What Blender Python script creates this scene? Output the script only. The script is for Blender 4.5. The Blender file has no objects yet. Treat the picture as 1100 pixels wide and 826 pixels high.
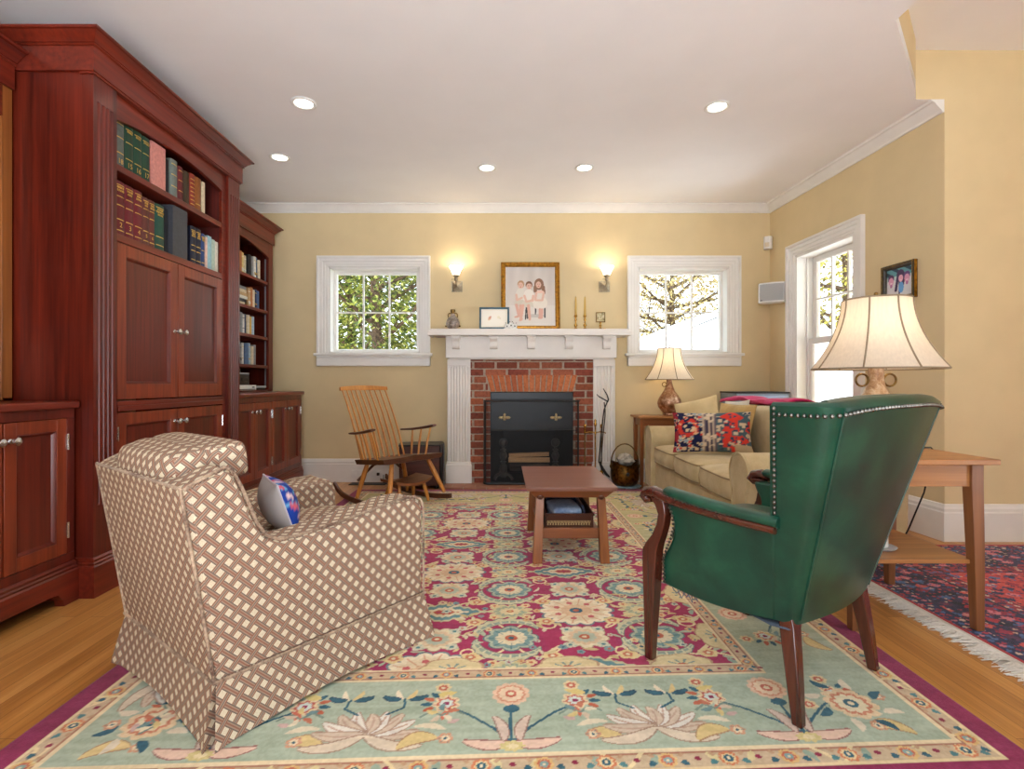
import bpy, bmesh, math, random
import numpy as np
from mathutils import Vector, Matrix
random.seed(7)
rng = np.random.default_rng(11)
C = bpy.context.scene.collection
PI = math.pi
SPOT_W, LAMP_W, LAMP2_W, SCONCE_W = 12, 5.5, 6.5, 2.1
SKY, LOW_GLOW, SUN, EXPOSURE = 4.6, 2.8, 6.5, 0.0
sin, cos, rad = math.sin, math.cos, math.radians

# ------------------------------------------------------------------ colour + node helpers
def lin(c):
    out = []
    for v in c[:3]:
        v = v / 255.0
        out.append(v / 12.92 if v <= .04045 else ((v + .055) / 1.055) ** 2.4)
    return (out[0], out[1], out[2], 1.0)

def base_mat(name, rough=.5, spec=.5):
    m = bpy.data.materials.new(name)
    m.use_nodes = True
    nt = m.node_tree
    b = nt.nodes['Principled BSDF']
    b.inputs['Roughness'].default_value = rough
    b.inputs['Specular IOR Level'].default_value = spec
    return m, nt, b

def node(nt, typ, **kw):
    n = nt.nodes.new(typ)
    for k, v in kw.items():
        if k.startswith('i_'):
            key = k[2:]
            key = int(key) if key.isdigit() else key.replace('_', ' ')
            n.inputs[key].default_value = v
        else:
            setattr(n, k, v)
    return n

def ramp(nt, fac, stops, interp='LINEAR'):
    r = node(nt, 'ShaderNodeValToRGB')
    cr = r.color_ramp
    cr.interpolation = interp
    while len(cr.elements) < len(stops):
        cr.elements.new(.5)
    for e, (p, c) in zip(cr.elements, stops):
        e.position = p
        e.color = lin(c)
    nt.links.new(fac, r.inputs[0])
    return r.outputs[0]

def math_(nt, op, a, b=None, c=None):
    n = node(nt, 'ShaderNodeMath', operation=op)
    for i, v in enumerate((a, b, c)):
        if v is None:
            continue
        if isinstance(v, (int, float)):
            n.inputs[i].default_value = v
        else:
            nt.links.new(v, n.inputs[i])
    return n.outputs[0]

def mixrgb(nt, fac, a, b, mode='MIX'):
    n = node(nt, 'ShaderNodeMix', data_type='RGBA', blend_type=mode)
    for idx, v in ((0, fac), (6, a), (7, b)):
        if isinstance(v, (int, float)):
            n.inputs[idx].default_value = v
        elif isinstance(v, tuple):
            n.inputs[idx].default_value = lin(v)
        else:
            nt.links.new(v, n.inputs[idx])
    return n.outputs[2]

def coords(nt, kind='Object', scale=(1, 1, 1), rot=(0, 0, 0), loc=(0, 0, 0)):
    t = node(nt, 'ShaderNodeTexCoord')
    m = node(nt, 'ShaderNodeMapping')
    m.inputs['Scale'].default_value = scale
    m.inputs['Rotation'].default_value = rot
    m.inputs['Location'].default_value = loc
    nt.links.new(t.outputs[kind], m.inputs['Vector'])
    return m.outputs[0]

def noise(nt, vec, scale=5, detail=3, rough=.5, dist=0):
    n = node(nt, 'ShaderNodeTexNoise')
    n.inputs['Scale'].default_value = scale
    n.inputs['Detail'].default_value = detail
    n.inputs['Roughness'].default_value = rough
    n.inputs['Distortion'].default_value = dist
    nt.links.new(vec, n.inputs['Vector'])
    return n.outputs[0]

def bump(nt, b, h, strength=.2, dist=.002):
    n = node(nt, 'ShaderNodeBump')
    n.inputs['Strength'].default_value = strength
    n.inputs['Distance'].default_value = dist
    nt.links.new(h, n.inputs['Height'])
    nt.links.new(n.outputs[0], b.inputs['Normal'])

def paint(name, col, rough=.5, spec=.4, var=.04, sc=6, bmp=0.0):
    m, nt, b = base_mat(name, rough, spec)
    n = noise(nt, coords(nt), sc, 3)
    c2 = tuple(max(0, v * (1 - var)) for v in col)
    nt.links.new(ramp(nt, n, [(.35, c2), (.65, col)]), b.inputs['Base Color'])
    if bmp:
        bump(nt, b, noise(nt, coords(nt), 180, 2), bmp, .001)
    return m

def metal(name, col, rough=.3, var=.2):
    m, nt, b = base_mat(name, rough)
    b.inputs['Metallic'].default_value = 1
    n = noise(nt, coords(nt), 40, 3)
    nt.links.new(ramp(nt, n, [(.3, tuple(v * (1 - var) for v in col)), (.7, col)]), b.inputs['Base Color'])
    return m

def wood(name, dark, light, axis=2, rough=.35, coat=.0, fine=60, spec=.5):
    m, nt, b = base_mat(name, rough, spec)
    s = [fine, fine, fine]
    s[axis] = fine * .035
    n1 = noise(nt, coords(nt, scale=tuple(s)), 1, 4, .6)
    s2 = [7, 7, 7]
    s2[axis] = .7
    n2 = noise(nt, coords(nt, scale=tuple(s2)), 1, 3, .5, .6)
    f = math_(nt, 'ADD', math_(nt, 'MULTIPLY', n1, .55), math_(nt, 'MULTIPLY', n2, .45))
    nt.links.new(ramp(nt, f, [(.34, dark), (.66, light)]), b.inputs['Base Color'])
    if coat:
        b.inputs['Coat Weight'].default_value = coat
        b.inputs['Coat Roughness'].default_value = .16
    return m

def fabric(name, c1, c2, sc=350, rough=.9, bmp=.25):
    m, nt, b = base_mat(name, rough, .15)
    v = coords(nt)
    n = noise(nt, v, sc, 2)
    n2 = noise(nt, v, 9, 3)
    f = math_(nt, 'ADD', math_(nt, 'MULTIPLY', n, .4), math_(nt, 'MULTIPLY', n2, .6))
    nt.links.new(ramp(nt, f, [(.35, c1), (.65, c2)]), b.inputs['Base Color'])
    b.inputs['Sheen Weight'].default_value = .15
    bump(nt, b, n, bmp, .001)
    return m

def attr_mat(name, rough=.8, spec=.2, sheen=0, bmp=0, emit=0):
    m, nt, b = base_mat(name, rough, spec)
    a = node(nt, 'ShaderNodeAttribute', attribute_name='Col')
    nt.links.new(a.outputs['Color'], b.inputs['Base Color'])
    if sheen:
        b.inputs['Sheen Weight'].default_value = sheen
    if bmp:
        bump(nt, b, noise(nt, coords(nt), 400, 2), bmp, .002)
    return m

def emit_mat(name, col, strength):
    m, nt, b = base_mat(name, .4)
    b.inputs['Base Color'].default_value = lin(col)
    b.inputs['Emission Color'].default_value = lin(col)
    b.inputs['Emission Strength'].default_value = strength
    return m

# ------------------------------------------------------------------ mesh builder
class MB:
    def __init__(s):
        s.v, s.f, s.m, s.c, s.mi, s.col = [], [], [], [], 0, None

    def pts(s, P):
        n = len(s.v)
        s.v.extend([tuple(p) for p in P])
        s.c.extend([s.col] * len(P))
        return n

    def face(s, idx):
        s.f.append(tuple(idx))
        s.m.append(s.mi)

    def hexa(s, p):
        n = s.pts(p)
        for q in ((0, 3, 2, 1), (4, 5, 6, 7), (0, 1, 5, 4), (1, 2, 6, 5), (2, 3, 7, 6), (3, 0, 4, 7)):
            s.face([n + i for i in q])
        return s

    def box(s, x0, x1, y0, y1, z0, z1):
        return s.hexa([(x0, y0, z0), (x1, y0, z0), (x1, y1, z0), (x0, y1, z0),
                       (x0, y0, z1), (x1, y0, z1), (x1, y1, z1), (x0, y1, z1)])

    def loft(s, rings, closed=True, caps=True, loop=False):
        k = len(rings[0])
        n = s.pts([p for r in rings for p in r])
        R = len(rings)
        for i in range(R if loop else R - 1):
            a, b = n + i * k, n + ((i + 1) % R) * k
            for j in range(k if closed else k - 1):
                j2 = (j + 1) % k
                s.face((a + j, a + j2, b + j2, b + j))
        if caps and closed and not loop:
            s.face([n + j for j in range(k)][::-1])
            s.face([n + (R - 1) * k + j for j in range(k)])
        return s

    def prism(s, poly, plane, a, b):
        def mk(u, v, w):
            return {'xy': (u, v, w), 'xz': (u, w, v), 'yz': (w, u, v)}[plane]
        return s.loft([[mk(u, v, a) for u, v in poly], [mk(u, v, b) for u, v in poly]])

    def lathe(s, prof, cx=0, cy=0, seg=28, z0=0, caps=True):
        return s.loft([[(cx + r * cos(2 * PI * j / seg), cy + r * sin(2 * PI * j / seg), z0 + z) for j in range(seg)]
                       for r, z in prof], True, caps)

    def tube(s, path, r, seg=8, flat=None):
        P = [Vector(p) for p in path]
        n = len(P)
        rs = r if isinstance(r, (list, tuple)) else [r] * n
        rings = []
        up = None
        for i in range(n):
            t = (P[min(i + 1, n - 1)] - P[max(i - 1, 0)]).normalized()
            if up is None:
                up = Vector((0, 0, 1)) if abs(t.z) < .9 else Vector((1, 0, 0))
            a = (up - t * up.dot(t))
            if a.length < 1e-6:
                a = Vector((1, 0, 0)) - t * t.x
            a.normalize()
            up = a
            b = t.cross(a)
            fa = flat or (1, 1)
            rings.append([tuple(P[i] + a * (rs[i] * fa[0] * cos(2 * PI * j / seg)) + b * (rs[i] * fa[1] * sin(2 * PI * j / seg))) for j in range(seg)])
        return s.loft(rings)

    def molding(s, path, prof):
        """profile (offset to the path's own side, z) swept along a plan path with mitred corners"""
        n = len(path)
        rings = []
        for i in range(n):
            def nrm(a, b):
                d = (Vector(b) - Vector(a)).normalized()
                return Vector((-d.y, d.x))
            if i == 0:
                m = nrm(path[0], path[1])
            elif i == n - 1:
                m = nrm(path[-2], path[-1])
            else:
                n1, n2 = nrm(path[i - 1], path[i]), nrm(path[i], path[i + 1])
                m = (n1 + n2) / (1 + n1.dot(n2))
            rings.append([(path[i][0] + m.x * o, path[i][1] + m.y * o, z) for o, z in prof])
        return s.loft(rings)

    def frame(s, u0, u1, v0, v1, prof, fn):
        """mitred picture-frame: profile of (inset, lift) carried round a rectangle; fn maps (u, v, lift)"""
        rings = []
        for (cu, cv, du, dv) in ((u0, v0, 1, 1), (u1, v0, -1, 1), (u1, v1, -1, -1), (u0, v1, 1, -1)):
            rings.append([fn(cu + du * i, cv + dv * i, w) for i, w in prof])
        return s.loft(rings, True, False, True)

    def sheet(s, grid, cols=None, closed_u=False):
        R, K = len(grid), len(grid[0])
        n = s.pts([p for r in grid for p in r])
        if cols is not None:
            s.c[n:] = [c for r in cols for c in r]
        for i in range(R - 1):
            for j in range(K if closed_u else K - 1):
                j2 = (j + 1) % K
                s.face((n + i * K + j, n + i * K + j2, n + (i + 1) * K + j2, n + (i + 1) * K + j))
        return s

    def ball(s, cx, cy, cz, rx, ry=None, rz=None, seg=14, rings=8):
        ry = ry or rx
        rz = rz or rx
        g = [[(cx + rx * max(sin(PI * i / rings), .02) * cos(2 * PI * j / seg), cy + ry * max(sin(PI * i / rings), .02) * sin(2 * PI * j / seg),
               cz - rz * cos(PI * i / rings)) for j in range(seg)] for i in range(rings + 1)]
        return s.loft(g)

    def xf(s, M, start=0):
        for i in range(start, len(s.v)):
            s.v[i] = tuple(M @ Vector(s.v[i]))
        return s

    def cushion(s, w, d, h, cx=0, cy=0, cz=0, n=16, p=4.0, crown=.35, tilt=None):
        """upholstered box cushion: plan w x d, edge height h with a crowned top and bottom"""
        start = len(s.v)
        def sq(u, v):
            return u, v
        def lift(u, v):
            return max(0, (1 - abs(u) ** p) * (1 - abs(v) ** p)) ** .5
        def xy(u, v):
            k = .06
            return (w / 2 * u * (1 - k * abs(v) ** 6), d / 2 * v * (1 - k * abs(u) ** 6))
        us = [sin(PI / 2 * (-1 + 2 * i / n)) for i in range(n + 1)]
        top, bot = [], []
        for v in us:
            top.append([(*xy(u, v), h * (.5 - crown * .5) + h * crown * lift(u, v)) for u in us])
            bot.append([(*xy(u, v), -h * (.5 - crown * .5) - h * crown * .6 * lift(u, v)) for u in us])
        s.sheet(top)
        s.sheet([r[::-1] for r in bot])
        ring = lambda g: g[0][:-1] + [r[-1] for r in g][:-1] + g[-1][::-1][:-1] + [r[0] for r in g][::-1][:-1]
        e1, e0 = ring(top), ring(bot)
        s.edge = [(cx + q[0], cy + q[1], cz + q[2]) for q in e1]
        mid = []
        for a, b in zip(e1, e0):
            q = Vector(((a[0] + b[0]) / 2, (a[1] + b[1]) / 2, 0))
            f = 1 + min(.018, h * .08) / max(q.length, .05)
            mid.append((q.x * f, q.y * f, 0))
        s.loft([e0, mid, e1], True, False)
        M = Matrix.Translation((cx, cy, cz))
        if tilt is not None:
            M = M @ tilt
        s.xf(M, start)
        return s

    def pillow(s, w, h, t, M=None, n=26, colfn=None, colback=None, ears=.06):
        start = len(s.v)
        us = [sin(PI / 2 * (-1 + 2 * i / n)) for i in range(n + 1)]
        def pt(u, v, sg):
            k = max(0, (1 - abs(u) ** 2.6) * (1 - abs(v) ** 2.6)) ** .62
            sx = 1 - ears * (1 - abs(v) ** 2)
            sy = 1 - ears * (1 - abs(u) ** 2)
            return (w / 2 * u * sx, sg * (t / 2 * k + .002), h / 2 * v * sy)
        for sg in (-1, 1):
            g = [[pt(u, v, sg) for u in us] for v in us]
            cf = colfn if sg < 0 else (colback or colfn)
            cl = [[cf(u, v) for u in us] for v in us] if cf else None
            s.sheet(g, cl)
        if M is not None:
            s.xf(M, start)
        return s

# ------------------------------------------------------------------ objects
ROOTM = {}

def setp(o, label=None, cat=None, group=None, kind=None):
    if label:
        o['label'] = label
    if cat:
        o['category'] = cat
    if group:
        o['group'] = group
    if kind:
        o['kind'] = kind
    return o

def thing(name, label, cat, loc=(0, 0, 0), rotz=0, group=None):
    o = bpy.data.objects.new(name, None)
    o.empty_display_size = .1
    C.objects.link(o)
    o.location = loc
    o.rotation_euler = (0, 0, rotz)
    ROOTM[o.name] = (Matrix.Translation(loc) @ Matrix.Rotation(rotz, 4, 'Z'))
    return setp(o, label, cat, group)

def rootof(o):
    while o.parent:
        o = o.parent
    return o

def link(name, mb, mat, parent=None, bevel=0, bseg=2, smooth=35, sub=0, world=False, uvbox=False, merge=True, recalc=True):
    vs = mb.v
    loc = (0, 0, 0)
    if parent is not None:
        if world:
            inv = ROOTM[rootof(parent).name].inverted()
            vs = [tuple(inv @ Vector(p)) for p in vs]
    else:
        a = np.array(vs)
        loc = ((a[:, 0].min() + a[:, 0].max()) / 2, (a[:, 1].min() + a[:, 1].max()) / 2, a[:, 2].min())
        vs = [(p[0] - loc[0], p[1] - loc[1], p[2] - loc[2]) for p in vs]
    me = bpy.data.meshes.new(name)
    me.from_pydata(vs, [], mb.f)
    mats = mat if isinstance(mat, (list, tuple)) else [mat]
    for m in mats:
        me.materials.append(m)
    if len(mats) > 1:
        me.polygons.foreach_set('material_index', mb.m)
    if any(c is not None for c in mb.c):
        at = me.color_attributes.new('Col', 'FLOAT_COLOR', 'POINT')
        arr = np.ones((len(vs), 4), dtype=np.float32)
        cache = {}
        for i, c in enumerate(mb.c):
            if c is not None:
                k = tuple(c)
                if k not in cache:
                    cache[k] = lin(k)
                arr[i] = cache[k]
        at.data.foreach_set('color', arr.ravel())
    if recalc:
        bm = bmesh.new()
        bm.from_mesh(me)
        if merge and not bevel:
            bmesh.ops.remove_doubles(bm, verts=bm.verts, dist=1e-5)
        bmesh.ops.recalc_face_normals(bm, faces=bm.faces)
        bm.to_mesh(me)
        bm.free()
    if uvbox:
        uv = me.uv_layers.new(name='UVMap')
        for p in me.polygons:
            n = p.normal
            ax = max(range(3), key=lambda i: abs(n[i]))
            for li in p.loop_indices:
                co = me.vertices[me.loops[li].vertex_index].co
                uv.data[li].uv = {0: (co.y, co.z), 1: (co.x, co.z), 2: (co.x, co.y)}[ax]
    if smooth:
        me.polygons.foreach_set('use_smooth', [True] * len(me.polygons))
        try:
            me.set_sharp_from_angle(angle=rad(smooth))
        except Exception:
            pass
    o = bpy.data.objects.new(name, me)
    C.objects.link(o)
    if parent is not None:
        o.parent = parent
    else:
        o.location = loc
    if bevel:
        md = o.modifiers.new('edge', 'BEVEL')
        md.width = bevel
        md.segments = bseg
        md.limit_method = 'ANGLE'
        md.angle_limit = rad(40)
    if sub:
        md = o.modifiers.new('sub', 'SUBSURF')
        md.levels = sub
        md.render_levels = sub
    return o

def struct(name, mb, mat, **kw):
    o = link(name, mb, mat, **kw)
    if kw.get('parent') is None:
        o['kind'] = 'structure'
    return o

def dup(root, loc=None, label=None, rotz=None):
    r = root.copy()
    C.objects.link(r)
    if loc is not None:
        r.location = loc
    if rotz is not None:
        r.rotation_euler = (0, 0, rotz)
    if label:
        r['label'] = label
    ROOTM[r.name] = Matrix.Translation(r.location) @ Matrix.Rotation(r.rotation_euler.z, 4, 'Z')
    for ch in list(root.children):
        c = ch.copy()
        C.objects.link(c)
        c.parent = r
        for g in list(ch.children):
            d = g.copy()
            C.objects.link(d)
            d.parent = c
    return r

def text_mb(txt, size, M, depth=.0006):
    cu = bpy.data.curves.new('t', 'FONT')
    cu.body = txt
    cu.size = size
    cu.align_x = 'CENTER'
    cu.align_y = 'CENTER'
    cu.extrude = depth
    ob = bpy.data.objects.new('t', cu)
    C.objects.link(ob)
    me = bpy.data.meshes.new_from_object(ob.evaluated_get(bpy.context.evaluated_depsgraph_get()))
    mb = MB()
    mb.pts([M @ v.co for v in me.vertices])
    for p in me.polygons:
        mb.face(p.vertices)
    bpy.data.objects.remove(ob)
    bpy.data.curves.remove(cu)
    bpy.data.meshes.remove(me)
    return mb

# camera model of the photograph: pixel (px, py) at depth Y
F, CX, CY, H = 560.0, 540.0, 411.0, .95
def at(px, py, Y):
    return ((px - CX) / F * Y, Y, H - (py - CY) / F * Y)

cam = bpy.data.cameras.new('camera')
camo = bpy.data.objects.new('camera', cam)
C.objects.link(camo)
camo.location = (0, 0, H)
camo.rotation_euler = (PI / 2, 0, 0)
cam.sensor_width = 36
cam.lens = F / 1100 * 36
cam.shift_x = (550 - CX) / 1100
cam.shift_y = -(413 - CY) / 1100
cam.clip_start = .05
bpy.context.scene.camera = camo

# ------------------------------------------------------------------ materials
M = {}
M['wall'] = paint('wall_paint', (218, 198, 156), .75, .2, .025, 4, .05)
M['ceil'] = paint('ceiling_paint', (246, 246, 247), .85, .1, .01, 3)
M['trim'] = paint('trim_paint', (232, 230, 225), .38, .4, .02, 8)
M['mantel'] = paint('mantel_paint', (226, 221, 214), .42, .4, .02, 8)
M['mahog'] = wood('mahogany_upright', (64, 18, 11), (114, 38, 22), 2, .32, .1, 55, .38)
M['mahogh'] = wood('mahogany_lengthwise', (74, 22, 14), (126, 44, 26), 1, .32, .1, 55, .38)
M['stile'] = wood('mahogany_stile', (92, 32, 17), (146, 62, 33), 2, .32, .1, 55, .38)
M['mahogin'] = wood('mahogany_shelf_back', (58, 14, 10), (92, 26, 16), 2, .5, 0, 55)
M['cherry'] = wood('cherry_wood', (106, 56, 28), (148, 86, 46), 0, .3, .2, 50)
M['cherryv'] = wood('cherry_wood_upright', (112, 60, 25), (156, 94, 44), 2, .35, .1, 50)
M['cherrytop'] = wood('cherry_table_top', (122, 80, 66), (152, 106, 90), 0, .28, .25, 45)
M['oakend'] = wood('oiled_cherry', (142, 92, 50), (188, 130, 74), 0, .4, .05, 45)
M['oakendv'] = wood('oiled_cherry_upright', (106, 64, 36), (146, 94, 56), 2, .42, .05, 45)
M['honey'] = wood('honey_ash', (176, 108, 40), (216, 150, 70), 2, .35, .15, 60)
M['walnut'] = wood('walnut', (62, 32, 20), (104, 60, 38), 0, .35, .15, 50)
M['chairwood'] = wood('dark_mahogany_leg', (52, 20, 12), (90, 38, 23), 2, .25, .4, 60)
M['chrome'] = metal('satin_nickel', (215, 215, 215), .22, .05)
M['brass'] = metal('polished_brass', (214, 168, 84), .25, .2)
M['oldbrass'] = metal('aged_brass', (150, 118, 66), .38, .4)
M['pewter'] = metal('antique_pewter', (196, 184, 160), .5, .2)
M['iron'] = paint('black_iron', (30, 30, 32), .45, .5, .3, 30)
M['soot'] = paint('soot_black', (26, 26, 28), .7, .3, .35, 9)
M['hood'] = paint('black_hood', (17, 21, 27), .4, .5, .15, 9)
M['gold'] = metal('gilt_frame', (214, 156, 62), .38, .35)
M['black'] = paint('black_plastic', (22, 22, 24), .4, .5, .1, 20)
M['silver'] = paint('silver_plastic', (176, 178, 182), .35, .5, .05, 20)
M['white'] = paint('white_plastic', (232, 232, 228), .4, .5, .03, 20)
M['cream'] = paint('page_edge', (226, 214, 188), .8, .1, .08, 120)
M['shadeseam'] = paint('shade_seam', (150, 132, 108), .8, .1, .05, 20)

# striped oak floor, boards along the depth of the room
def floor_mat():
    m, nt, b = base_mat('oak_strip_floor', .3, .5)
    v = coords(nt, rot=(0, 0, PI / 2))
    br = node(nt, 'ShaderNodeTexBrick')
    br.offset = .37
    for k, val in (('Scale', 1), ('Mortar Size', .0009), ('Brick Width', 1.15), ('Row Height', .062), ('Bias', -.1), ('Mortar Smooth', .1)):
        br.inputs[k].default_value = val
    br.inputs['Color1'].default_value = (0, 0, 0, 1)
    br.inputs['Color2'].default_value = (1, 1, 1, 1)
    br.inputs['Mortar'].default_value = (.5, .5, .5, 1)
    nt.links.new(v, br.inputs['Vector'])
    g = noise(nt, coords(nt, scale=(70, 2.2, 70)), 1, 4, .62, .7)
    g2 = noise(nt, coords(nt, scale=(14, .5, 14)), 1, 2, .5, .4)
    f = math_(nt, 'ADD', math_(nt, 'MULTIPLY', g, .5), math_(nt, 'ADD', math_(nt, 'MULTIPLY', g2, .3), math_(nt, 'MULTIPLY', br.outputs[0], .2)))
    c = ramp(nt, f, [(.3, (150, 96, 44)), (.5, (188, 130, 66)), (.7, (208, 154, 90))])
    c = mixrgb(nt, br.outputs['Fac'], c, (110, 66, 28))
    nt.links.new(c, b.inputs['Base Color'])
    bump(nt, b, g, .06, .001)
    return m
M['floor'] = floor_mat()

def plaid_mat():
    """basket-weave upholstery: two families of banded ribbons over cream"""
    m, nt, b = base_mat('basket_weave_plaid', .9, .15)
    t = node(nt, 'ShaderNodeTexCoord')
    mp = node(nt, 'ShaderNodeMapping')
    mp.inputs['Rotation'].default_value = (0, 0, rad(45))
    per = .0318
    mp.inputs['Scale'].default_value = (1 / per, 1 / per, 1)
    nt.links.new(t.outputs['UV'], mp.inputs['Vector'])
    sp = node(nt, 'ShaderNodeSeparateXYZ')
    nt.links.new(mp.outputs[0], sp.inputs[0])
    def band(x):
        fr = math_(nt, 'FRACT', x)
        d = math_(nt, 'ABSOLUTE', math_(nt, 'SUBTRACT', fr, .5))
        inside = math_(nt, 'LESS_THAN', d, .24)
        # thin stripes inside the ribbon
        s1 = math_(nt, 'LESS_THAN', math_(nt, 'ABSOLUTE', math_(nt, 'SUBTRACT', d, .19)), .04)
        s2 = math_(nt, 'LESS_THAN', d, .05)
        return inside, s1, s2, math_(nt, 'FLOOR', x)
    A, B = band(sp.outputs[0]), band(sp.outputs[1])
    def ribbon(S, base, line, mid):
        c = mixrgb(nt, S[1], base, line)
        return mixrgb(nt, S[2], c, mid)
    ca = ribbon(A, (164, 138, 116), (134, 88, 72), (120, 108, 100))
    cb = ribbon(B, (158, 132, 112), (112, 100, 92), (144, 98, 80))
    # which ribbon lies on top alternates
    chk = math_(nt, 'MODULO', math_(nt, 'ADD', math_(nt, 'ADD', A[3], B[3]), 1000), 2)
    nz = noise(nt, coords(nt, 'Object'), 500, 1)
    cream = ramp(nt, nz, [(.3, (198, 184, 156)), (.7, (222, 210, 184))])
    c = mixrgb(nt, A[0], cream, ca)
    c = mixrgb(nt, B[0], c, cb)
    both = math_(nt, 'MULTIPLY', math_(nt, 'MULTIPLY', A[0], B[0]), math_(nt, 'GREATER_THAN', chk, .5))
    c = mixrgb(nt, both, c, ca)
    nt.links.new(c, b.inputs['Base Color'])
    bump(nt, b, nz, .2, .001)
    return m
M['plaid'] = plaid_mat()
M['plaidweltm'] = fabric('plaid_welt', (96, 72, 60), (196, 172, 146), 120)
M['sofa'] = fabric('sofa_twill', (180, 160, 120), (206, 188, 148), 300)
M['sofawelt'] = fabric('sofa_welt', (128, 108, 74), (150, 130, 92), 300)
M['tan'] = fabric('tan_pillow', (176, 146, 92), (200, 170, 112), 260)
M['beige'] = fabric('beige_pillow', (208, 186, 138), (226, 206, 160), 260)
M['ivory'] = fabric('ivory_pillow', (208, 200, 188), (224, 218, 206), 260)
M['magenta'] = fabric('magenta_throw', (176, 22, 84), (206, 40, 104), 260)
M['bluecloth'] = fabric('blue_grey_cloth', (92, 112, 146), (158, 172, 192), 60)
M['navycloth'] = fabric('navy_cloth', (20, 26, 44), (44, 58, 92), 60)
M['dust'] = fabric('dust_cover', (66, 84, 108), (98, 116, 138), 200)

def leather():
    m, nt, b = base_mat('green_leather', .34, .5)
    v = coords(nt)
    n = noise(nt, v, 7, 5, .6, .3)
    nt.links.new(ramp(nt, n, [(.3, (9, 46, 37)), (.55, (17, 66, 50)), (.75, (30, 84, 63))]), b.inputs['Base Color'])
    vo = node(nt, 'ShaderNodeTexVoronoi')
    vo.inputs['Scale'].default_value = 330
    nt.links.new(v, vo.inputs['Vector'])
    bump(nt, b, math_(nt, 'ADD', math_(nt, 'MULTIPLY', vo.outputs[0], .5), n), .16, .0015)
    return m
M['leather'] = leather()

def shade_mat(name, col, tr=.45):
    m = bpy.data.materials.new(name)
    m.use_nodes = True
    nt = m.node_tree
    nt.nodes.remove(nt.nodes['Principled BSDF'])
    d = node(nt, 'ShaderNodeBsdfDiffuse')
    t = node(nt, 'ShaderNodeBsdfTranslucent')
    n = noise(nt, coords(nt, scale=(1, 1, .05)), 120, 2)
    c = ramp(nt, n, [(.3, tuple(v * .96 for v in col)), (.7, col)])
    nt.links.new(c, d.inputs[0])
    nt.links.new(c, t.inputs[0])
    mx = node(nt, 'ShaderNodeMixShader')
    mx.inputs[0].default_value = tr
    nt.links.new(d.outputs[0], mx.inputs[1])
    nt.links.new(t.outputs[0], mx.inputs[2])
    nt.links.new(mx.outputs[0], nt.nodes['Material Output'].inputs[0])
    return m
M['shade'] = shade_mat('linen_lamp_shade', (242, 232, 214))

def glass_mat(name, ior=1.45):
    m = bpy.data.materials.new(name)
    m.use_nodes = True
    nt = m.node_tree
    nt.nodes.remove(nt.nodes['Principled BSDF'])
    t = node(nt, 'ShaderNodeBsdfTransparent')
    t.inputs[0].default_value = (.97, .985, .98, 1)
    g = node(nt, 'ShaderNodeBsdfGlossy')
    g.inputs['Roughness'].default_value = .02
    fr = node(nt, 'ShaderNodeFresnel')
    fr.inputs[0].default_value = ior
    mx = node(nt, 'ShaderNodeMixShader')
    geo = node(nt, 'ShaderNodeNewGeometry')
    front = math_(nt, 'SUBTRACT', 1, geo.outputs['Backfacing'])
    nt.links.new(math_(nt, 'MULTIPLY', fr.outputs[0], front), mx.inputs[0])
    nt.links.new(t.outputs[0], mx.inputs[1])
    nt.links.new(g.outputs[0], mx.inputs[2])
    nt.links.new(mx.outputs[0], nt.nodes['Material Output'].inputs[0])
    return m
M['glass'] = glass_mat('window_glass')

def mesh_mat():
    m = bpy.data.materials.new('fine_wire_mesh')
    m.use_nodes = True
    nt = m.node_tree
    b = nt.nodes['Principled BSDF']
    b.inputs['Base Color'].default_value = lin((24, 26, 30))
    b.inputs['Roughness'].default_value = .5
    v = coords(nt, 'Object')
    sp = node(nt, 'ShaderNodeSeparateXYZ')
    nt.links.new(v, sp.inputs[0])
    def wire(x):
        fr = math_(nt, 'FRACT', math_(nt, 'MULTIPLY', x, 160))
        return math_(nt, 'LESS_THAN', fr, .2)
    w = math_(nt, 'MAXIMUM', wire(sp.outputs[0]), wire(sp.outputs[2]))
    t = node(nt, 'ShaderNodeBsdfTransparent')
    mx = node(nt, 'ShaderNodeMixShader')
    nt.links.new(w, mx.inputs[0])
    nt.links.new(t.outputs[0], mx.inputs[1])
    nt.links.new(b.outputs[0], mx.inputs[2])
    nt.links.new(mx.outputs[0], nt.nodes['Material Output'].inputs[0])
    return m
M['mesh'] = mesh_mat()
M['attr'] = attr_mat('painted_pattern', .8, .2)
M['rugpile'] = attr_mat('wool_pile', .95, .05, .2, .5)
M['photo'] = attr_mat('photo_print', .45, .4)
def brick_mat():
    m, nt, b = base_mat('fired_brick', .88, .2)
    a = node(nt, 'ShaderNodeAttribute', attribute_name='Col')
    v = coords(nt)
    n = noise(nt, v, 42, 4, .65, .4)
    c = mixrgb(nt, .8, a.outputs['Color'], ramp(nt, n, [(.3, (176, 176, 178)), (.5, (236, 234, 230)), (.7, (255, 255, 255))]), 'MULTIPLY')
    nt.links.new(c, b.inputs['Base Color'])
    bump(nt, b, noise(nt, v, 120, 3), .35, .004)
    return m
M['brickm'] = brick_mat()
M['castiron'] = paint('cast_iron', (62, 58, 55), .5, .5, .25, 25)
M['palebrass'] = metal('pale_brass', (240, 214, 156), .38, .12)
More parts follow.
